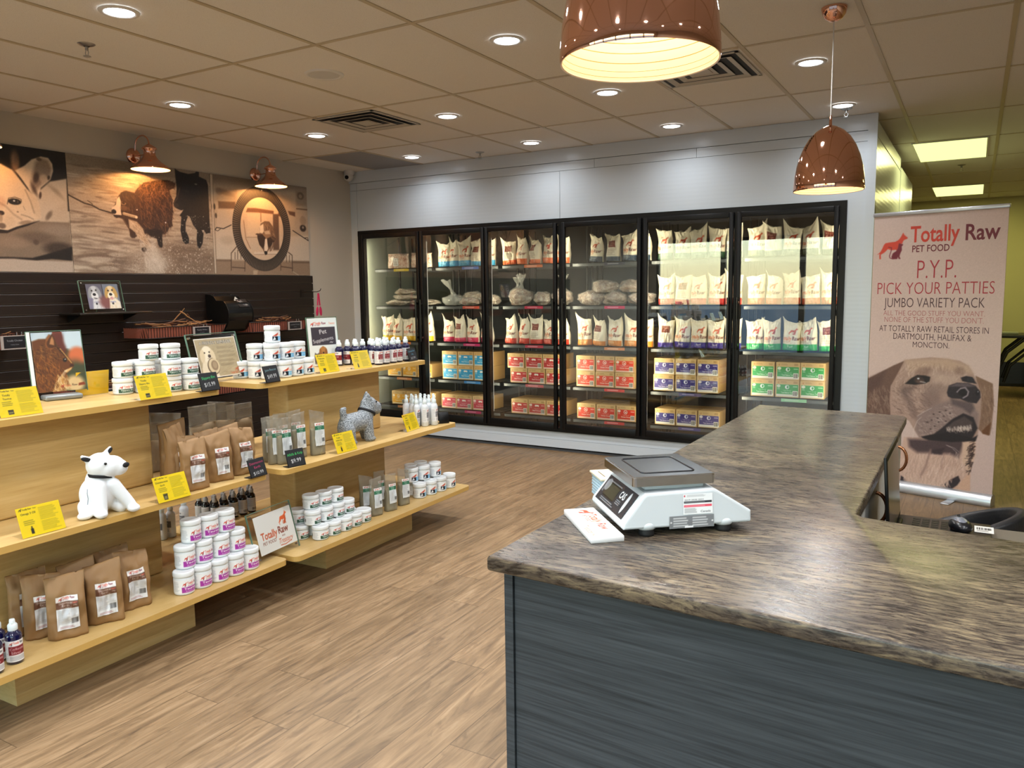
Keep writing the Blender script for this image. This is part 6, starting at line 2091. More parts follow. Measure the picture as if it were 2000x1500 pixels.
put_bag(KB[1], (-3.010, 1.660), (-2.975, 1.775), BOT_Z, 'brown paper bag behind the middle bag of the near bottom board', GB)
put_bag(KB[0], (-3.030, 1.83), (-3.005, 1.945), BOT_Z, 'dark folded brown paper bag behind the tall one on the near bottom board', GB)
GB = 'brown paper bags on the near middle board'
for (s, a, b2, lab) in ((0, (-2.932, 2.186), (-2.912, 2.292), 'brown paper bag right behind the yellow card on the near middle board'),
                        (1, (-2.965, 2.345), (-2.945, 2.455), 'brown paper bag in the centre of the front row on the near middle board'),
                        (2, (-2.980, 2.495), (-2.962, 2.605), 'brown paper bag behind the pink-lettered price tag on the near middle board'),
                        (2, (-3.06, 2.22), (-3.02, 2.32), 'brown paper bag second row, peeking over the bag behind the yellow card'),
                        (0, (-3.07, 2.37), (-3.05, 2.48), 'brown paper bag second row, between the two front bags of the near middle board'),
                        (1, (-3.08, 2.50), (-3.06, 2.60), 'brown paper bag second row, behind the price tag bag of the near middle board'),
                        (1, (-3.20, 2.27), (-3.16, 2.37), 'tall brown paper bag at the left rear of the near middle board'),
                        (0, (-3.10, 2.245), (-3.14, 2.15), 'brown paper bag half hidden next to the panel on the near middle board')):
    o = put_bag(KB[s], a, b2, MID_Z, lab, GB, scale=(.9, .9, .95))
    if 'half hidden' in lab or 'tall' in lab:
        o.scale = (.9, .9, 1.15)
        if 'half' in lab:
            o.rotation_euler.z = R(110); o.location = (-3.10, 2.262, MID_Z)
# clear pouches
PB = [Stock(bag('clear_pouch', '', 'pouch', .085, .235, .05, 200 + k, M_POUCH, L_KELP, .66, (.22, .74), 3.2, .72, 0, .004, M_POWDER, .04)) for k in range(3)]
GB = 'clear pouches on the far middle board'
for (s, a, b2, lab) in ((0, (-3.085, 2.765), (-3.045, 2.835), 'clear pouch, rearmost at the left end of the far middle board'),
                        (1, (-3.01, 2.740), (-2.985, 2.82), 'clear pouch with green label, behind and left of the green-lettered price tag'),
                        (2, (-2.966, 2.765), (-2.953, 2.85), 'clear pouch with green label, front one touching the green-lettered price tag'),
                        (0, (-3.005, 2.905), (-2.995, 2.99), 'clear pouch with green label just past the green-lettered price tag'),
                        (1, (-2.975, 3.005), (-2.955, 3.085), 'clear pouch with green label, last of the front row towards the terrier'),
                        (2, (-3.09, 2.86), (-3.07, 2.94), 'clear pouch behind the front pouches, centre rear of the far middle board'),
                        (0, (-3.10, 2.96), (-3.08, 3.04), 'clear pouch with shiny top, right rear of the far middle board pouches')):
    put_bag(PB[s], a, b2, MID_Z, lab, GB)
GB = 'clear pouches on the far bottom board'
for (s, a, b2, lab) in ((1, (-3.005, 3.39), (-2.965, 3.46), 'clear pouch with green label, leftmost and set back on the far bottom board'),
                        (0, (-2.905, 3.38), (-2.885, 3.455), 'clear pouch with green label, nearest the green-labelled jars on the far bottom board'),
                        (2, (-2.895, 3.50), (-2.875, 3.575), 'clear pouch with green label, middle of the front row on the far bottom board'),
                        (1, (-2.905, 3.635), (-2.885, 3.715), 'clear pouch with green label, next to the blue-labelled jars'),
                        (2, (-3.0, 3.53), (-2.985, 3.61), 'clear pouch with glinting top edge, rear of the far bottom board')):
    put_bag(PB[s], a, b2, BOT_Z, lab, GB, scale=(.93, 1, .93))
# hanging-top clear bags at the rear of the near middle board
HB = [Stock(bag('clear_pouch', '', 'pouch', .17, .27, .05, 300 + k, M_POUCH, None, .6, (.2, .7), 3, .66, 0, .005, M_POWDER2)) for k in range(2)]
for i, (x, y) in enumerate(((-3.46, 2.50), (-3.52, 2.765), (-3.53, 2.90), (-3.54, 3.03), (-3.40, 2.40))):
    put_bag(HB[i % 2], (x - .0, y - .06), (x + .01, y + .06), MID_Z, 'clear bag of tan chews, %s, rear of the middle boards' % ['first, behind the brown bags', 'first on the far board', 'second on the far board', 'third on the far board', 'lowest, next to the panel'][i], 'clear bags at the rear of the middle boards', scale=(1, 1, 1 if i < 3 else .9))

# ------------------------------------------------------------------ yellow information cards, price tags, sign frames
M_YELLOW = mat('yellow_card', 'FFD400', .45)
def yellow_art(title, sub, pic, blank=False):
    a = Art(15.5, 11, 7, 'FFDA08' if not blank else 'F4C600')
    if blank:
        a.rect(9.4, 3.4, 11.2, 4.8, 'D2B608', .5)
        return a
    mark(a, .8, 9.7, 1.2, '2A2620', '2A2620'); a.text('Totally Raw', 2.1, 9.9, .8, '2A2620', width=3.2, bold=.02); a.text('Treatery', 5.6, 9.9, .7, '2A2620', width=1.4, shear=.3)
    a.text(title, 3.8, 8.2, 1.0, '3A3618', 'c', bold=.01); a.text(sub, 3.8, 6.8, 1.0, '3A3618', 'c', bold=.01)
    a.lines(1.6, 4.2, 6, 6.2, 3, '6E6620', op=.6)
    if pic == 'bottle':
        a.rect(3.4, .9, 4.4, 2.9, '1E1C16'); a.rect(3.7, 2.9, 4.1, 3.7, '1E1C16')
    elif pic == 'bag':
        a.poly([(3.0, .8), (4.8, .8), (5.0, 3.4), (2.8, 3.4)], '4A4222'); a.rect(3.3, 1.2, 4.5, 2.4, '8A8250')
    else:
        a.rect(3.0, .9, 5.0, 2.7, '2E2A1C'); a.rect(3.2, 1.3, 4.8, 1.9, '8A8250')
    a.lines(7.6, 5.2, 14.6, 10.0, 10, '7A7222', op=.55, fill=.4); a.lines(7.6, 1.0, 14.6, 4.8, 8, '7A7222', op=.55, fill=.4)
    return a
def yellow_card(label, p0, p1, z, art, lean=20, h=.11, flip=False):
    dx, dy = p1[0] - p0[0], p1[1] - p0[1]
    w = .155
    rz = math.atan2(dy, dx)
    t = thing('info_card', label, 'card', ((p0[0] + p1[0]) / 2, (p0[1] + p1[1]) / 2, z), rz + (R(180) if flip else 0), 'yellow information cards')
    mt = Matrix.Rotation(-R(lean), 4, 'X')
    MB().box(-w / 2, w / 2, -.0002, .0012, .001, h).move(mt).build('paper', M_YELLOW, t)
    me = print_mesh('print', art, V_PAPER, lambda u, v: ((u - .5) * w, -.0006, .001 + v * (h - .001)), 100, 70)
    me.transform(mt)
    link('print', me, t)
    s = MB().box(-w / 2 - .002, w / 2 + .002, -.003, -.0018, 0, h + .002).move(mt)
    s.box(-w / 2 - .002, w / 2 + .002, 0, .07, .0002, .0016)
    s.build('acrylic_holder', M_ACRYL, t)
    return t
P = lambda x, y, w=.155, a=90: ((x - math.cos(R(a)) * w / 2, y - math.sin(R(a)) * w / 2), (x + math.cos(R(a)) * w / 2, y + math.sin(R(a)) * w / 2))
yellow_card('yellow card headed taurine standing before the cat photo on the near top board', *P(-3.105, 1.618), TOP_Z, yellow_art('Totally', 'Taurine', 'jar'))
yellow_card('plain back of a yellow card standing right of the cat photo', *P(-3.462, 2.115), TOP_Z, yellow_art('', '', '', True), -8)
yellow_card('yellow card in front of the green-labelled jars on the near top board', *P(-3.066, 2.163), TOP_Z, yellow_art('Totally', 'Slippery Elm', 'jar'))
yellow_card('yellow card below the pet supplements sign on the far top board', *P(-3.135, 3.318), TOP_Z, yellow_art('Totally Joint', 'Rescue', 'jar'))
yellow_card('yellow card in front of the cobalt spray bottles on the far top board', *P(-3.116, 3.58), TOP_Z, yellow_art('Totally', 'Colloidal', 'bottle'))
yellow_card('yellow omega oil card standing left of the white plush dog', *P(-2.89, 1.548), MID_Z, yellow_art('Omega 3 Oil', '', 'bottle'))
yellow_card('yellow card in front of the brown paper bags on the near middle board', *P(-2.875, 2.083), MID_Z, yellow_art('Diatomaceous', 'Earth', 'bag'))
yellow_card('yellow card at the front feet of the grey terrier figure', *P(-2.902, 3.18), MID_Z, yellow_art('Totally', 'Alfalfa Kelp', 'bottle'))
yellow_card('yellow card in front of the white spray bottles on the far middle board', *P(-2.985, 3.875, .155, 98), MID_Z, yellow_art('Totally', 'Mineral', 'bottle'))

def tag_art(lines):
    a = Art(10, 8.4, 9, '15161A')
    for (s, y, sz, col, w) in lines:
        a.text(s, 5, y, sz, col, 'c', width=w, rot=.05)
    return a
def price_tag(label, x, y, z, ang, lines, w=.105, h=.088, lean=17, blank=False):
    t = thing('price_tag', label, 'price tag', (x, y, z), R(ang), 'small black price tags')
    mt = Matrix.Rotation(-R(lean), 4, 'X')
    MB().rbox(-w / 2, w / 2, -.0015, .0015, .001, h, .001, 1).move(mt).build('plate', M_BLACK, t)
    MB().box(-w / 2, w / 2, 0, .045, 0, .0018).build('foot', M_BLACK, t)
    if not blank:
        me = print_mesh('writing', tag_art(lines), vmat('chalk_print', .7), lambda u, v: ((u - .5) * w * .94, -.0021, .003 + v * (h - .006)))
        me.transform(mt)
        link('writing', me, t)
    return t
price_tag('black price tag reading 15.99 at the end of the near top board', -3.067, 2.45, TOP_Z, 90, [('Slippery Elm', 5.6, 1.9, '3CE07A', 7.6), ('$15.99', 2, 2.8, 'D8DADC', 6.2)])
price_tag('black price tag reading 49.99 in front of the blue-labelled jars', -3.062, 2.827, TOP_Z, 95, [('Joint Rescue', 5.9, 1.7, '8ABEC8', 8), ('$49.99', 2, 3.0, 'C8CACC', 6.8)])
price_tag('dark price tag with pale blue writing at the far end of the top board', -3.14, 4.10, TOP_Z, 97, [('Colloidal Silver', 6, 1.6, '6AB8D8', 8.4), ('200g', 4, 1.3, '6AB8D8', 2.6), ('$17.99', 1.2, 2, 'C8CACC', 5.5)])
price_tag('black price tag with pink and white writing on the corner of the near middle board', -2.881, 2.545, MID_Z, 93, [('Diatomaceous', 6.1, 1.7, 'E83A78', 8.6), ('Earth', 4.0, 1.7, 'E83A78', 4), ('$10.99', 1.0, 2.3, 'D8DADC', 6.4)])
price_tag('black price tag with green writing reading 9.99 before the clear pouches', -2.884, 2.79, MID_Z, 80, [('Alfalfa & Kelp', 5.6, 1.9, '3CE06A', 9), ('$9.99', 1.9, 2.8, 'D8DADC', 6)])
price_tag('back of a black price tag at the far tip of the middle board', -2.96, 4.17, MID_Z, 55, [], .07, .075, 15, True)

def art_cat():
    a = Art(21, 28, 5, '3A3A20')
    a.rect(0, 20, 21, 28, 'A9BCCB'); a.rect(9, 18, 13, 28, '7A3A28'); a.ell(11, 22, 3.5, 6, '5A2A20', soft=2); a.ell(18, 24, 4.5, 6, 'B9CBD6', soft=2); a.ell(3.5, 25, 3, 3.5, 'B4C4D0', soft=1.5)
    a.ell(18.5, 16, 4, 4.5, 'C0653E', soft=2.5); a.ell(17, 5, 6, 9, '38402A', soft=4); a.ell(16, 3, 4, 4, 'C9AE7E', soft=3)
    a.poly([(0, 24), (3, 25), (6, 25), (7.6, 27), (9.5, 25.6), (10.6, 22), (12.5, 19), (14.5, 15.5), (16.6, 12.4), (16.2, 11), (14.6, 9.4), (13, 8), (13.5, 3), (11, 0), (0, 0)], '5E3414', .8)
    a.fur([(0, 0), (11, 0), (13, 8), (8, 18), (0, 20)], 500, 2.6, -70, ['9A5A1E', '4A280E', 'B87A34', '7A4418', '2E180A'], seed=61, spread=30, w=.25, op=.6)
    a.fur([(0, 18), (6, 25), (10, 22), (14, 15), (8, 14)], 220, 1.6, -40, ['4A2A12', '2E1A0C', '9A6A36', '6A4018'], seed=62, spread=40, w=.25, op=.65)
    a.poly([(5.6, 21.5), (6, 24.6), (7.6, 26.8), (9, 25), (9.6, 21), (7.6, 19.6)], '8A5226', .6); a.ell(7.4, 22.4, 1.3, 1.9, '4A2812', soft=.8)
    a.line([(11.5, 20), (13.5, 16.6), (15.6, 13)], .35, 'C89A5A'); a.ell(12.9, 14.6, .85, 1.0, '1A120C', soft=.3); a.ell(13.1, 14.9, .25, .25, 'D8D8D0'); a.ell(15.6, 11.8, .9, .7, '3A1E12', soft=.4)
    a.poly([(6.2, 22.2), (7.2, 25), (8.9, 27.3), (9.9, 24.8), (10.3, 21.4), (8.2, 20.4)], '4A2A12', .3); a.poly([(7.3, 22.4), (8.0, 24.6), (8.8, 26), (9.3, 24), (9.2, 21.8)], 'A8744A', .4)
    for q in range(5):
        a.line([(9.6 + .7 * q, 21.2 - .9 * q), (11.2 + .6 * q, 20.2 - 1.1 * q)], .3, '24140A', .8)
    a.poly([(12, 9.5), (15.6, 11), (15.2, 10), (13, 8.4)], 'C9A26A', .5)
    for i in range(8):
        a.line([(13.6 - .2 * i, 10.2 - .1 * i), (11 - .5 * i, 6 - .35 * i)], .12, 'E8DCC4', .8)
    a.fur([(6, 0), (13, 2), (13, 8), (9, 8)], 150, 3, -80, ['E0B878', 'C08A44', 'F0D8A8'], seed=63, w=.25, op=.5)
    mark(a, 9.6, 1.6, 1.8, 'A83A20', '7A2018'); a.text('Totally', 11.4, 2.0, 1.2, 'B8482C', width=2.9); a.text('Raw', 14.6, 2.2, 1.4, '2A1812', width=2.4); a.poly([(17.3, 2), (20.4, 2.2), (20, 3.6), (17.6, 3.2)], '7A3418')
    return a
t = acrylic_sign('photo_sign', 'upright photo of a brown tabby cat in a clear stand on the near top board', 'sign', (-3.46, 1.972, TOP_Z + .028), R(76), .218, .272, 9, art_cat(), .198, .262, .008, None, None, False)
MB().rbox(-.075, .075, -.05, .03, -.028, -.006, .008, 3).build('stand_base', mat('stand_grey', '8E9496', .35, .4), t)
MB().box(-.109, -.095, -.007, -.0055, .0, .270).move(Matrix.Rotation(-R(9), 4, 'X')).build('white_border', mat('card_white', 'E4E4E6', .5), t)
def art_reminder():
    a = Art(28, 20, 5, 'A89878')
    a.fur([(0, 0), (28, 0), (28, 20), (0, 20)], 350, 5, 8, ['9A8A6A', 'B8A888', '8C7C5E'], seed=71, spread=8, w=.3, op=.4)
    a.text('A FRIENDLY REMINDER', 14, 16.9, 2.2, '3A3228', 'c', width=22, bold=.05); a.text('A FRIENDLY REMINDER', 14, 16.9, 2.2, 'E8E4D8', 'c', width=22)
    a.poly([(1, 0), (1.5, 5), (3, 9), (9, 9), (11, 4), (12, 0)], 'DCCDB0', .6); a.ell(6.8, 12, 3.8, 4.2, 'E4D8BE', soft=.6); a.ell(3.4, 11.2, 1.6, 3.4, 'D2C09E', rot=-.15, soft=.5); a.ell(10.2, 11, 1.6, 3.4, 'D2C09E', rot=.15, soft=.5)
    a.ell(5.2, 12.8, .5, .4, '3A2E24'); a.ell(8.4, 13, .5, .4, '3A2E24'); a.ell(8.0, 11, 1.0, .9, '4A3C34', soft=.2); a.line([(6.6, 9.8), (8, 9.6), (9.4, 10)], .2, '4A3C30')
    a.ell(9.2, 5.6, 4.0, 4.2, '6A5844'); a.ell(9.6, 5.9, 3.6, 3.8, 'CBB894'); a.ell(10, 6.1, 2.3, 2.6, '8A745A', soft=.6); a.ell(10.2, 6.3, 1.4, 1.7, 'A08A6C', soft=.5)
    for i in range(5):
        a.lines(14 - .3 * (i % 2), 14.2 - 2.2 * i, 26.4, 15.4 - 2.2 * i, 2, '6A5C44', rng=random.Random(i), op=.55)
    mark(a, 23.2, 1.8, 3, 'B85A38', 'A04A30'); a.text('Totally Raw', 19.6, .9, 1.5, 'B85A38', width=5.4, bold=.02)
    a.rect(0, 0, 28, .35, 'E8E4DC'); a.rect(0, 19.65, 28, 20, 'E8E4DC'); a.rect(0, 0, .35, 20, 'E8E4DC'); a.rect(27.65, 0, 28, 20, 'E8E4DC')
    return a
acrylic_sign('framed_notice', 'clear acrylic frame with a tan friendly reminder notice, bridging the two top boards', 'sign', (-3.335, 2.735, TOP_Z + .001), R(97), .345, .255, 14, art_reminder(), .285, .205, .012)
def art_pet():
    a = Art(20.5, 28.5, 5, 'D6DEDE')
    brandname(a, 2, 23.8, 11, 'CE4632', '6A2030'); a.text('Treatery', 14.6, 24.6, 1.8, 'D86A4C', width=4.4, shear=.3)
    a.rect(2.2, 12.2, 19, 23, '35303A'); a.text('Pet', 10.4, 19, 4, 'E8E8EA', 'c', rot=.12); a.text('Supplements', 10.2, 14.4, 3.2, 'E8E8EA', 'c', width=14.4, rot=.14); a.line([(14.6, 13.4), (15.6, 14), (16, 13.3), (16.8, 13.8)], .3, 'E8E8EA')
    a.poly([(3, 1), (3, 6), (3.6, 8), (4.4, 7.2), (5.6, 7.2), (6.4, 8), (6.9, 5.5), (7, 1)], '5A5048', .3); a.fur([(3, 1), (7, 1), (6.6, 7), (3.4, 7)], 60, 1.2, -80, ['8A7E70', '2E2822'], seed=81, w=.25)
    a.poly([(7.4, 1), (7, 6), (7.6, 10.6), (9.5, 11.6), (11.4, 10.6), (12, 6), (11.8, 1)], 'A8743C', .4); a.ell(7.4, 7.6, .9, 2.6, '8A5A2C', soft=.3); a.ell(11.4, 7.6, .9, 2.6, '8A5A2C', soft=.3); a.ell(9.5, 7.6, .6, .5, '241812')
    return a
t = acrylic_sign('sign_holder', 'clear upright holder with a pet supplements sign on the far top board', 'sign', (-3.44, 3.60, TOP_Z + .001), R(76), .212, .30, 6, art_pet(), .207, .29, 0, None, None, False)
MB().rbox(-.04, .04, -.03, .02, 0, .02, .004).build('stand_base', mat('clear_base', 'C9CDC9', .2, trans=.5), t)
def art_treatery():
    a = Art(26.5, 18.5, 6, 'D2D2CE')
    mark(a, 16.2, 10.6, 7, 'CE5A2C', 'B04A24')
    a.text('Totally', 2.6, 6.6, 5.0, 'B8502E', width=11.4, bold=.02); a.text('Raw', 14.6, 6.8, 5.0, '7A3424', width=7.4, bold=.02); a.text('PET FOOD', 3.0, 4.0, 2.3, '6A3428', width=9.2); a.text('AND', 16.6, 5.0, 1.1, '6A3428')
    a.text('Treatery', 13.2, 2.0, 3.6, 'B8502E', width=10.4, shear=.35); a.line([(14.5, 1.2), (18, .9), (22.5, 1.7)], .4, 'B8502E')
    return a
acrylic_sign('logo_sign', 'clear acrylic sign with the orange pet food and treatery logo between the two bottom boards', 'sign', (-2.895, 2.655, BOT_Z + .001), R(97), .31, .24, 14, art_treatery(), .268, .187, .012, .03)

# ------------------------------------------------------------------ blended bodies: toys
def blob(name, balls, mats, voxel=.005, smooth=6, extra=None):
    """ellipsoids and tapered limbs merged into one continuous surface"""
    m = MB()
    for b2 in balls:
        if b2[0] == 'e':
            _, c, rad, rot = b2
            Rm = Matrix.Rotation(rot[0], 3, 'X') @ Matrix.Rotation(rot[1], 3, 'Y') @ Matrix.Rotation(rot[2], 3, 'Z')
            m.sphere(c, 1, 24, 16, scale=rad, rot=Rm)
        else:
            _, p0, p1, r0, r1 = b2
            m.cyl(p0, p1, r0, 20, r1)
            m.sphere(p0, r0, 20, 12); m.sphere(p1, r1, 20, 12)
    me = m.mesh(name, mats)
    o = bpy.data.objects.new('tmp', me)
    COL.objects.link(o)
    md = o.modifiers.new('r', 'REMESH'); md.mode = 'VOXEL'; md.voxel_size = voxel; md.use_smooth_shade = True
    ms = o.modifiers.new('s', 'SMOOTH'); ms.iterations = smooth; ms.factor = .5
    dg = bpy.context.evaluated_depsgraph_get()
    res = bpy.data.meshes.new_from_object(o.evaluated_get(dg))
    bpy.data.objects.remove(o)
    res.name = name
    if not res.materials:
        for mm in (mats if isinstance(mats, (list, tuple)) else [mats]):
            res.materials.append(mm)
    res.polygons.foreach_set('use_smooth', [True] * len(res.polygons))
    return res
def plush_mat():
    n = NT('white_plush')
    n.set(col='E4E8EC', rough=.9, sheen=.4)
    n.bump(n.noise(n.coords(), 420, 2), .25, .002)
    return n.m
M_PLUSH = plush_mat()
M_FELT = mat('black_felt', '0E0E12', .8)
t = thing('plush_dog', 'white plush bull terrier with black nose and collar sitting on the near middle board', 'soft toy', (-2.965, 1.815, MID_Z), R(78))
body = blob('body', [
    ('e', (-.005, .015, .075), (.068, .068, .075), (0, 0, 0)), ('e', (-.002, .005, .125), (.05, .05, .062), (0, 0, 0)),
    ('e', (.002, -.010, .194), (.052, .050, .050), (0, 0, 0)), ('e', (.042, -.028, .188), (.046, .042, .041), (0, R(14), 0)), ('e', (.022, -.02, .180), (.05, .045, .042), (0, 0, 0)), ('e', (.06, -.036, .180), (.036, .036, .033), (0, 0, 0)),
    ('l', (-.02, -.045, .115), (-.03, -.068, .022), .026, .026), ('e', (-.032, -.078, .015), (.024, .032, .017), (0, 0, 0)),
    ('l', (.035, -.04, .115), (.085, -.062, .03), .026, .022), ('e', (.092, -.075, .015), (.024, .031, .017), (0, 0, 0)),
    ('l', (-.055, .0, .035), (-.075, -.045, .02), .034, .024), ('e', (-.082, -.052, .014), (.028, .024, .015), (0, 0, 0)),
    ('l', (.05, .01, .035), (.06, -.03, .02), .034, .026),
    ('l', (-.032, -.005, .215), (-.062, -.012, .237), .017, .008), ('l', (.025, .0, .228), (.048, .002, .256), .014, .007)], M_PLUSH, .0042, 5)
link('body', body, t)
MB().lathe([(.046, -.006), (.049, -.006), (.0495, .0), (.049, .006), (.046, .006)], 36).move(Matrix.Translation((.006, -.004, .152)) @ Matrix.Rotation(R(8), 4, 'Y')).build('collar', M_FELT, t)
MB().sphere((.079, -.066, .190), .014, 20, 12, scale=(1.15, .5, .75), rot=Matrix.Rotation(R(25), 3, 'Z')).build('nose', M_FELT, t)
MB().sphere((.004, -.0605, .206), .0055, 14, 8).build('eye', mat('toy_eye', '06060A', .1), t)
MB().sphere((-.050, -.020, .226), .014, 16, 10, scale=(1.5, .45, .62), rot=Matrix.Rotation(R(20), 3, 'Y')).build('ear_lining', M_FELT, t)
MB().sphere((.044, -.007, .246), .010, 16, 10, scale=(.75, .45, 1.4), rot=Matrix.Rotation(R(35), 3, 'Y')).build('ear_lining', M_FELT, t)
m = MB().tube([(-.058, -.030, .112), (-.061, -.032, .095), (-.060, -.036, .075), (-.064, -.036, .052)], .0012, 5)
m.build('seam', mat('seam_grey', '6E7886', .8), t)
def tweed_mat():
    n = NT('grey_tweed')
    s = n.noise(n.coords(), 230, 3, .8)
    n.set(col=n.ramp(s, [(.38, '24282C'), (.47, '6A7076'), (.55, 'A9B0B6'), (.66, 'CDD3D8')]), rough=.85)
    n.bump(s, .3, .002)
    return n.m
M_TWEED = tweed_mat()
t = thing('terrier_figure', 'speckled grey terrier figure with black collar standing on the far middle board', 'figurine', (-3.045, 3.44, MID_Z), R(88))
body = blob('body', [
    ('l', (-.085, .0, .115), (.03, .0, .12), .058, .056), ('e', (-.10, 0, .10), (.05, .055, .06), (0, 0, 0)), ('e', (.04, 0, .115), (.055, .055, .065), (0, 0, 0)),
    ('l', (.05, 0, .14), (.075, 0, .19), .05, .046), ('e', (.085, 0, .205), (.052, .046, .048), (0, 0, 0)), ('e', (.125, 0, .190), (.056, .040, .036), (0, R(10), 0)), ('e', (.140, 0, .172), (.040, .038, .034), (0, R(14), 0)), ('e', (.11, 0, .180), (.05, .04, .04), (0, 0, 0)),
    ('l', (.04, -.03, .10), (.045, -.034, .02), .032, .030), ('e', (.052, -.038, .012), (.036, .03, .014), (0, 0, 0)),
    ('l', (.06, .03, .10), (.085, .03, .02), .032, .030), ('e', (.095, .028, .012), (.036, .03, .014), (0, 0, 0)),
    ('l', (-.11, -.03, .09), (-.105, -.034, .02), .034, .03), ('e', (-.10, -.036, .012), (.036, .03, .014), (0, 0, 0)),
    ('l', (-.10, .03, .09), (-.09, .03, .02), .034, .03),
    ('l', (-.12, 0, .15), (-.128, 0, .198), .022, .018), ('l', (-.128, 0, .198), (-.112, 0, .205), .018, .012),
    ('l', (.066, -.022, .235), (.058, -.024, .268), .018, .009), ('l', (.088, .024, .24), (.098, .026, .272), .018, .009)], M_TWEED, .0045, 4)
link('body', body, t)
MB().lathe([(.050, -.007), (.0535, -.007), (.054, 0), (.0535, .007), (.050, .007)], 36).move(Matrix.Translation((.067, 0, .165)) @ Matrix.Rotation(R(28), 4, 'Y')).build('collar', M_FELT, t)
MB().sphere((.180, -.002, .190), .013, 16, 10, scale=(.8, 1, .95)).build('nose', M_FELT, t)
MB().sphere((.110, -.040, .222), .0055, 12, 8).build('eye', mat('toy_eye', '06060A', .1), t)
# ------------------------------------------------------------------ frozen goods behind the glass doors
SHELF_Z = [z + .0015 for z in SHELF_Z]
def art_front(c, word=None, dark=None):
    a = Art(14, 27, 3.4, 'ECE4CE')
    a.rect(0, 0, 14, 5.6, c)
    if word:
        a.text(word, 7, 2.6, 2.6, 'F0EEE6', 'c', bold=.02); a.lines(3, 1, 11, 2.2, 2, 'F0EEE6', op=.6)
    else:
        a.lines(3, 3.2, 11, 4.9, 2, 'F4F0E4', op=.75); a.lines(3, 1, 11, 2.6, 2, 'F4F0E4', op=.55)
    mark(a, 4.6, 14.0, 7.4, 'C8502C', 'B0402A')
    a.text('Totally', -1.2, 9.0, 5.0, 'D8683C', width=8.8, bold=.015); a.text('Raw', 8.0, 9.2, 5.0, '6A3226', width=5.9, bold=.015)
    a.text('PET FOOD', 1, 7.2, 1.4, 'A8583C', width=5)
    return a
def art_back(c):
    a = Art(14, 27, 3.4, 'ECE4CE')
    a.rect(0, 0, 14, 4.6, c)
    a.rect(3.2, 13.8, 10.6, 20.6, '7A3424'); a.text('Totally', 6.9, 17.6, 1.9, 'E0C8B0', 'c'); a.text('Raw', 6.9, 15.2, 1.9, 'E0C8B0', 'c')
    a.lines(2.4, 6, 11.6, 12.6, 8, '8A7A6A', op=.5)
    return a
M_POLY = vmat('printed_poly_bag', .32)
XF = [-1, -.985, -.95, -.9] + [i / 24 for i in range(-20, 21)] + [.9, .95, .985, 1]
def freezer_bag_mesh(art, seed):
    w, h, d = .150, .258, .11
    pt = bag_surface(w, h, d, seed, 2.6, .62, -.03, .012, .12)
    m = bag_mb(pt, 46, XF)
    me = m.mesh('frozen_food_bag', M_POLY)
    nv = 47
    n = len(XF)
    back = np.array([.925, .895, .81])
    soft = art.soft(64, nv)
    cols = []
    for s in (0, 1):
        for j in range(nv):
            for i in range(n):
                if s == 0:
                    cols.append(soft[j, int(round((XF[i] + 1) / 2 * 63))])
                else:
                    cols.append(back)
    paint(me, np.array(cols))
    return me
def ftag(o, lab, cat, group):
    return tag(o, lab, cat, group)
DOOR = ['first', 'second', 'third', 'fourth', 'fifth', 'sixth']
SHELFW = {0: 'top', 1: 'second', 2: 'middle'}
fr = random.Random(5)
def bag_row(door, shelf, colour, cword, xs, word=None, backs=(), dz=0):
    meshes = [freezer_bag_mesh(art_front(colour, word), 400 + 60 * q + door * 10 + shelf) for q in range(3)]
    mb = freezer_bag_mesh(art_back(colour), 640 + door * 10 + shelf) if backs else None
    for i, x in enumerate(xs):
        me = mb if i in backs else meshes[i % 3]
        o = link('frozen_food_bag', me, None, (x, 6.745 + fr.uniform(-.008, .015), SHELF_Z[shelf] + .004), (0, R(fr.uniform(-3, 3)), R(fr.uniform(-22, 22) - 6)))
        s = fr.uniform(.93, 1.02)
        o.scale = (.93, .95, s)
        ftag(o, '%s food bag, %s, %s shelf behind the %s freezer door' % (cword, pos_words(len(xs), i), SHELFW[shelf], DOOR[door]), 'frozen food bag',
             '%s bags behind the %s freezer door' % (cword, DOOR[door]))
bag_row(0, 2, 'E8B820', 'yellow-banded', [-5.50, -5.365, -5.225, -5.085, -4.945])
bag_row(1, 0, '3AA4D8', 'blue-banded', [-4.735, -4.605, -4.475, -4.335, -4.195], backs=(3,))
bag_row(1, 2, 'D83A62', 'pink-banded', [-4.70, -4.54, -4.395, -4.235], backs=(1,))
bag_row(2, 0, 'E8703A', 'orange-banded', [-3.96, -3.815, -3.665, -3.515, -3.375], backs=(0, 2))
bag_row(2, 2, 'C83A2A', 'red-banded', [-3.945, -3.80, -3.655, -3.51, -3.365], backs=(2,))
bag_row(3, 0, '223A52', 'navy-banded', [-3.03, -2.865, -2.705, -2.56], backs=(1,))
bag_row(3, 2, 'D8842E', 'amber-banded', [-3.15, -2.995, -2.84, -2.685, -2.545], backs=(1,))
bag_row(4, 0, '38563E', 'dark green-banded', [-2.365, -2.215, -2.065, -1.915, -1.77])
bag_row(4, 1, 'C8322E', 'red-banded', [-2.355, -2.205, -2.06, -1.91, -1.765], backs=(1,))
bag_row(4, 2, '3A2E8E', 'purple-banded surf', [-2.36, -2.21, -2.06, -1.915, -1.765], 'Surf', backs=(0,))
bag_row(5, 0, '3E4420', 'olive-banded', [-1.585, -1.445, -1.30, -1.155, -1.0], backs=(1, 4))
bag_row(5, 1, 'C85A34', 'rust-banded', [-1.575, -1.43, -1.285, -1.14, -.995])
bag_row(5, 2, '2EA850', 'green-banded turf', [-1.58, -1.435, -1.29, -1.145, -1.0], 'Turf', backs=(4,))

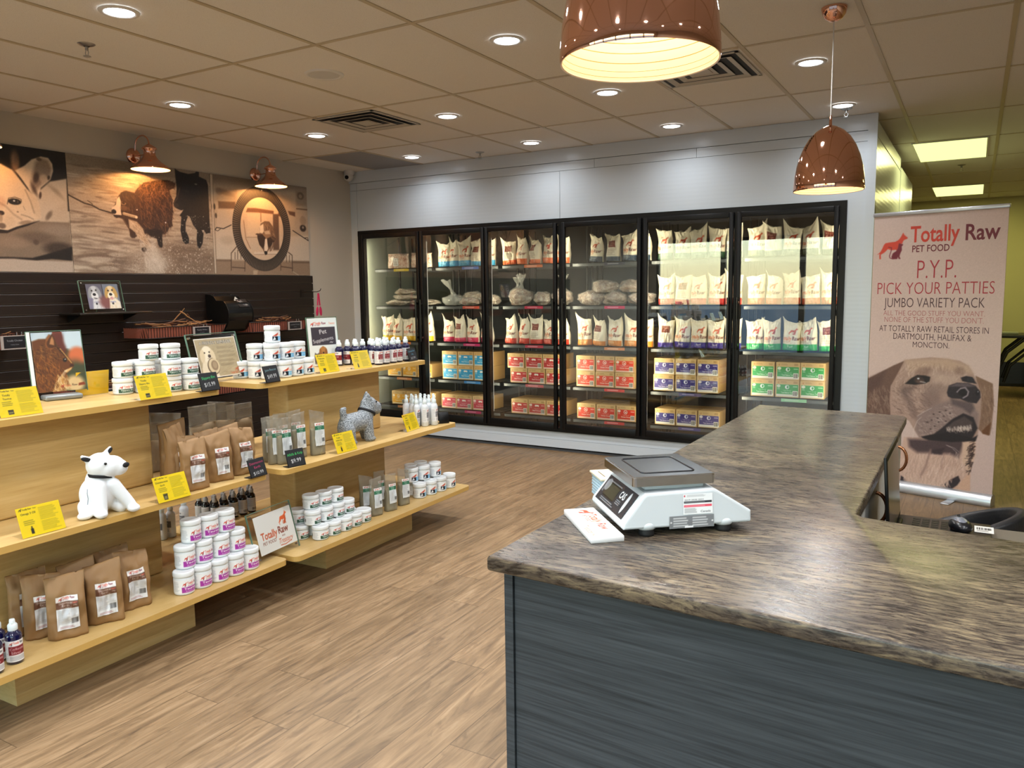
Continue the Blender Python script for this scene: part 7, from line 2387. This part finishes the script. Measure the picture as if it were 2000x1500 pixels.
# cartons
M_CARD = mat('carton_board', 'C9A468', .6, vary=.06, vscale=6)
def art_carton(c, white=False, icon='dot', title='Beef Dinner'):
    a = Art(19, 14.4, 5.5, 'CDAA70')
    mark(a, 1.4, 11.8, 1.8, 'B87A3C', 'A86A34'); a.lines(4, 11.9, 10, 13.6, 2, '9A7844', op=.6); a.rect(14.4, 11.6, 17.6, 13.6, 'A8854E', .7)
    if white:
        a.rect(.8, .6, 18.4, 10.8, 'E9E6DA')
        a.rect(.9, 2.6, 18.2, 10.7, c)
    else:
        a.rect(1, .6, 18.2, 10.9, c)
    a.rect(1, .6, 18.2, 1.8, 'E9E2D2', .8)
    a.ell(2.6, 9.4, 1.5, 1.2, 'F0EADC', op=.9); a.lines(1.6, 6.4, 4, 8, 2, 'F0EADC', op=.7)
    if icon == 'ring':
        a.ell(9, 8.6, 1.9, 1.9, 'F4EEE2'); a.ell(9, 8.6, 1.45, 1.45, c); a.poly([(8.2, 9.4), (8.6, 8), (9.8, 7.6), (9.9, 9.3), (9.4, 8.6)], 'F4EEE2')
    elif icon == 'globe':
        a.ell(9.4, 8.6, 1.7, 1.7, 'E9EAF0'); a.poly([(9.2, 10), (10.8, 9), (10, 7.4), (9, 7.8)], c)
    else:
        a.poly([(6.8, 8.2), (7.6, 9.8), (11.4, 9.6), (12, 8.4), (11.4, 8.2), (11.2, 7.4), (10.6, 8.2), (8.6, 8.2), (8.2, 7.4), (7.8, 8.4)], 'F2EADC')
    a.text('Totally Balanced', 9.2, 5.4, 1.25, 'F4F0E4', 'c', width=6.4); a.text(title, 9.2, 3.4, 1.7, 'F4F0E4', 'c', width=9.4, bold=.02)
    a.rect(13.8, 1.0, 17.8, 5.6, 'E6E2D6'); a.barcode(14.2, 1.6, 17.4, 5.0, '3A3A34')
    a.rect(14, 8.6, 17.6, 9.6, 'F0EADC', .55)
    return a
def carton(c, **kw):
    t = thing('food_carton', '', 'carton')
    MB().rbox(-.095, .095, 0, .30, 0, .145, .003, 1, smooth=False).build('box', M_CARD, t)
    MB().box(-.094, .094, .13, .17, .1449, .1456).build('tape', mat('carton_tape', 'B89256', .3), t)
    art = art_carton(c, **kw)
    link('label', print_mesh('label', art, V_PAPER, lambda u, v: ((u - .5) * .187, -.0008, .0015 + .142 * v), 96, 72), t)
    return Stock(t)
def carton_block(S, door, shelf, x0, n, tiers, cword, pitch=.197, jx=.0):
    for tz in range(tiers):
        for i in range(n):
            where = ('upper' if tz else 'lower') if tiers > 1 else 'bottom shelf'
            S.put(x0 + pitch * (i + .5) + (jx if tz == 0 else 0) + fr.uniform(-.003, .003), 6.69 + fr.uniform(0, .012), SHELF_Z[shelf] + tz * .1455, R(fr.uniform(-1.2, 1.2)),
                  '%s carton, %s of the %s row behind the %s freezer door' % (cword, pos_words(n, i), where, DOOR[door]), '%s cartons behind the %s freezer door' % (cword, DOOR[door]))
SY = carton('E8A82C', icon='ring', title='Turkey Dinner')
carton_block(SY, 0, 3, -5.49, 3, 1, 'yellow-labelled')
for i in range(3):
    SY.put(-5.35 + .197 * i, 6.70, SHELF_Z[4], 0, 'yellow-labelled carton, %s of the lowest shelf behind the first freezer door' % pos_words(3, i), 'yellow-labelled cartons behind the first freezer door')
carton_block(carton('2E9CCF', title='Beef Dinner'), 1, 3, -4.765, 3, 2, 'blue-labelled')
carton_block(carton('C83A4E', title='Pork Dinner'), 1, 4, -4.79, 3, 1, 'rose-labelled')
SR = carton('B8302E', title='Beef Dinner')
carton_block(SR, 2, 3, -3.975, 3, 2, 'dark red-labelled', .199, .03)
carton_block(SR, 2, 4, -3.94, 3, 1, 'dark red-labelled')
SO = carton('DE3A24', icon='ring', title='Chicken Dinner')
carton_block(SO, 3, 3, -3.222, 3, 2, 'scarlet-labelled')
carton_block(SO, 3, 4, -3.21, 3, 1, 'scarlet-labelled')
SP = carton('2E2678', white=True, icon='globe', title='Total Balance Surf')
carton_block(SP, 4, 3, -2.455, 3, 2, 'purple-labelled')
carton_block(SP, 4, 4, -2.44, 3, 1, 'purple-labelled')
SG = carton('1F9A48', white=True, icon='globe', title='Total Balance Turf')
carton_block(SG, 5, 3, -1.595, 3, 2, 'green-labelled')

# bagged meats
def meat_mat(name, c0, c1, c2):
    n = NT(name)
    c = n.coords()
    a = n.noise(c, 26, 4, .6, .6); b2 = n.noise(c, 60, 3, .7)
    f = n.math('MULTIPLY_ADD', b2, .5, n.math('MULTIPLY', a, .6))
    n.set(col=n.ramp(f, [(.36, c0), (.52, c1), (.66, c2)]), rough=.35, coat=.7, coat_rough=.15)
    n.bump(f, .8, .01)
    return n.m
M_MEAT = meat_mat('bagged_meat', '6A4234', 'A8826C', 'D6C4AE')
M_STICKS = meat_mat('frozen_sticks', '7A5A42', 'B69A7E', 'DCCFBC')
M_PACK = meat_mat('vacuum_pack', 'A86A5A', 'D2AE98', 'EFE4D2')
M_CLEARBAG = film('clear_bag', (.93, .94, .93), .30, 'C9C9C2', .12)
def lump(sx, sy, sz, seed, mtl, name):
    rgs = random.Random(seed)
    bm = bmesh.new()
    bmesh.ops.create_icosphere(bm, subdivisions=4, radius=1)
    o = Vector((rgs.uniform(0, 99), rgs.uniform(0, 99), rgs.uniform(0, 99)))
    for v in bm.verts:
        n = mnoise.noise(v.co * 1.7 + o) * .30 + mnoise.noise(v.co * 4.5 + o) * .12
        p = v.co * (1 + n)
        v.co = Vector((p.x * sx, p.y * sy, max(-.85, p.z) * sz))
    zmin = min(v.co.z for v in bm.verts)
    for v in bm.verts:
        v.co.z -= zmin
    return MB().bm(bm, 0, True).mesh(name, mtl)
def meat_bag(label, group, x, z, sx, sy, sz, seed, mtl=M_MEAT, neck=0.0, tilt=0.0, rz=0, y=6.80):
    t = thing('meat_bag', label, 'bag of frozen meat', (x, y, z), R(rz), group)
    link('contents', lump(sx, sy, sz, seed, mtl, 'contents'), t)
    m = MB()
    sh = lump(sx * 1.07, sy * 1.05, sz * 1.05, seed, M_CLEARBAG, 'tmpb')
    me = link('plastic_bag', sh, t); sh.name = 'plastic_bag'
    if neck:
        rgs = random.Random(seed + 9)
        prof = [(.045, 0), (.022, .03), (.012, .05), (.016, .065), (.040, .10), (.05, .125)]
        vs = []
        def fn(u, v):
            i = v * 5; k = min(int(i), 4); f = i - k
            r = prof[k][0] * (1 - f) + prof[k + 1][0] * f
            zz = prof[k][1] * (1 - f) + prof[k + 1][1] * f
            a = 2 * math.pi * u
            r *= 1 + .25 * math.sin(a * 5 + seed) * min(1, v * 1.4)
            return (r * math.cos(a) + tilt * zz, r * .6 * math.sin(a), zz * neck + sz * 1.75 + .01 * math.sin(a * 3) * v)
        MB().grid(fn, 30, 14).build('twisted_neck', M_CLEARBAG, t)
    return t
def vac_pack(label, x, z, w, seed):
    t = thing('vacuum_pack', label, 'meat pack', (x, 6.72, z), R(-4), 'vacuum packs behind the first freezer door')
    pt = bag_surface(w, .155, .06, seed, 3.5, .85, 0, .008)
    link('pack', weld(bag_mb(pt, 18).mesh('pack', M_PACK)), t)
    a = Art(8, 8, 6, 'E4E6E2'); a.lines(1, 1, 7, 5, 5, '5A5A5A'); a.text('12', 3, 5.6, 2, '2A2A2A')
    link('label', print_mesh('label', a, V_PAPER, lambda u, v: tuple(Vector(pt(-.35 + .5 * u, .15 + .55 * v, -1)) + Vector((0, -.003, 0))), 20, 20), t)
vac_pack('flat vacuum pack with white label, top shelf behind the first freezer door', -5.315, SHELF_Z[0], .29, 31)
vac_pack('flat vacuum pack half hidden by the first door frame, on the top shelf', -5.01, SHELF_Z[0], .28, 32)
G0 = 'bagged meat sticks behind the first freezer door'
meat_bag('flat bag of frozen meat sticks, lower left of the pile behind the first freezer door', G0, -5.38, SHELF_Z[1], .17, .09, .034, 1, M_STICKS)
meat_bag('flat bag of frozen meat sticks, lower one near the first door frame', G0, -5.04, SHELF_Z[1], .17, .09, .036, 2, M_STICKS)
meat_bag('flat bag of frozen meat sticks, middle of the pile behind the first freezer door', G0, -5.27, SHELF_Z[1] + .06, .16, .085, .032, 3, M_STICKS)
meat_bag('bag of frozen meat sticks topping the pile behind the first freezer door', G0, -5.29, SHELF_Z[1] + .115, .12, .075, .034, 4, M_STICKS)
G1 = 'clear bags behind the second freezer door'
meat_bag('clear twisted bag leaning at the left behind the second freezer door', G1, -4.66, SHELF_Z[1], .13, .085, .055, 5, M_CLEARBAG, 1.3, -.9)
meat_bag('clear bag of frozen cuts at the rear centre behind the second freezer door', G1, -4.47, SHELF_Z[1], .16, .09, .075, 6, M_STICKS, 0, 0, 0, 6.90)
meat_bag('flat clear bag of pale cuts at the front centre behind the second freezer door', G1, -4.44, SHELF_Z[1], .11, .07, .04, 7, M_PACK, 0, 0, 0, 6.745)
meat_bag('bag of meat by the second door frame, on its second shelf', G1, -4.215, SHELF_Z[1], .10, .085, .055, 8, M_MEAT)
G2 = 'twist-tied meat bags behind the third freezer door'
meat_bag('tall twist-tied clear bag of meat with a label behind the third freezer door', G2, -3.86, SHELF_Z[1], .125, .09, .085, 9, M_MEAT, 1.25, .0)
meat_bag('small dark bag of meat in the middle of the second shelf behind the third freezer door', G2, -3.615, SHELF_Z[1], .095, .08, .07, 10, M_MEAT)
meat_bag('twist-tied clear bag of meat by the frame of the third freezer door', G2, -3.41, SHELF_Z[1], .10, .085, .085, 11, M_MEAT, 1.1, .1)
meat_bag('clear bag at the rear left behind the third freezer door', G2, -3.99, SHELF_Z[1], .09, .08, .09, 12, M_PACK, .9, 0, 0, 6.95)
G3 = 'piled meat bags behind the fourth freezer door'
meat_bag('clear bag of meat, lower left of the pile behind the fourth freezer door', G3, -3.10, SHELF_Z[1], .13, .09, .07, 13)
meat_bag('clear bag of meat, lower middle of the pile behind the fourth freezer door', G3, -2.86, SHELF_Z[1], .12, .09, .068, 14)
meat_bag('clear bag of meat, lower one by the right frame of the fourth freezer door', G3, -2.61, SHELF_Z[1], .12, .09, .068, 15)
meat_bag('clear bag of meat, upper left of the pile behind the fourth freezer door', G3, -2.965, SHELF_Z[1] + .115, .13, .09, .06, 16)
meat_bag('clear bag of meat, upper right of the pile behind the fourth freezer door', G3, -2.70, SHELF_Z[1] + .115, .12, .09, .055, 17)
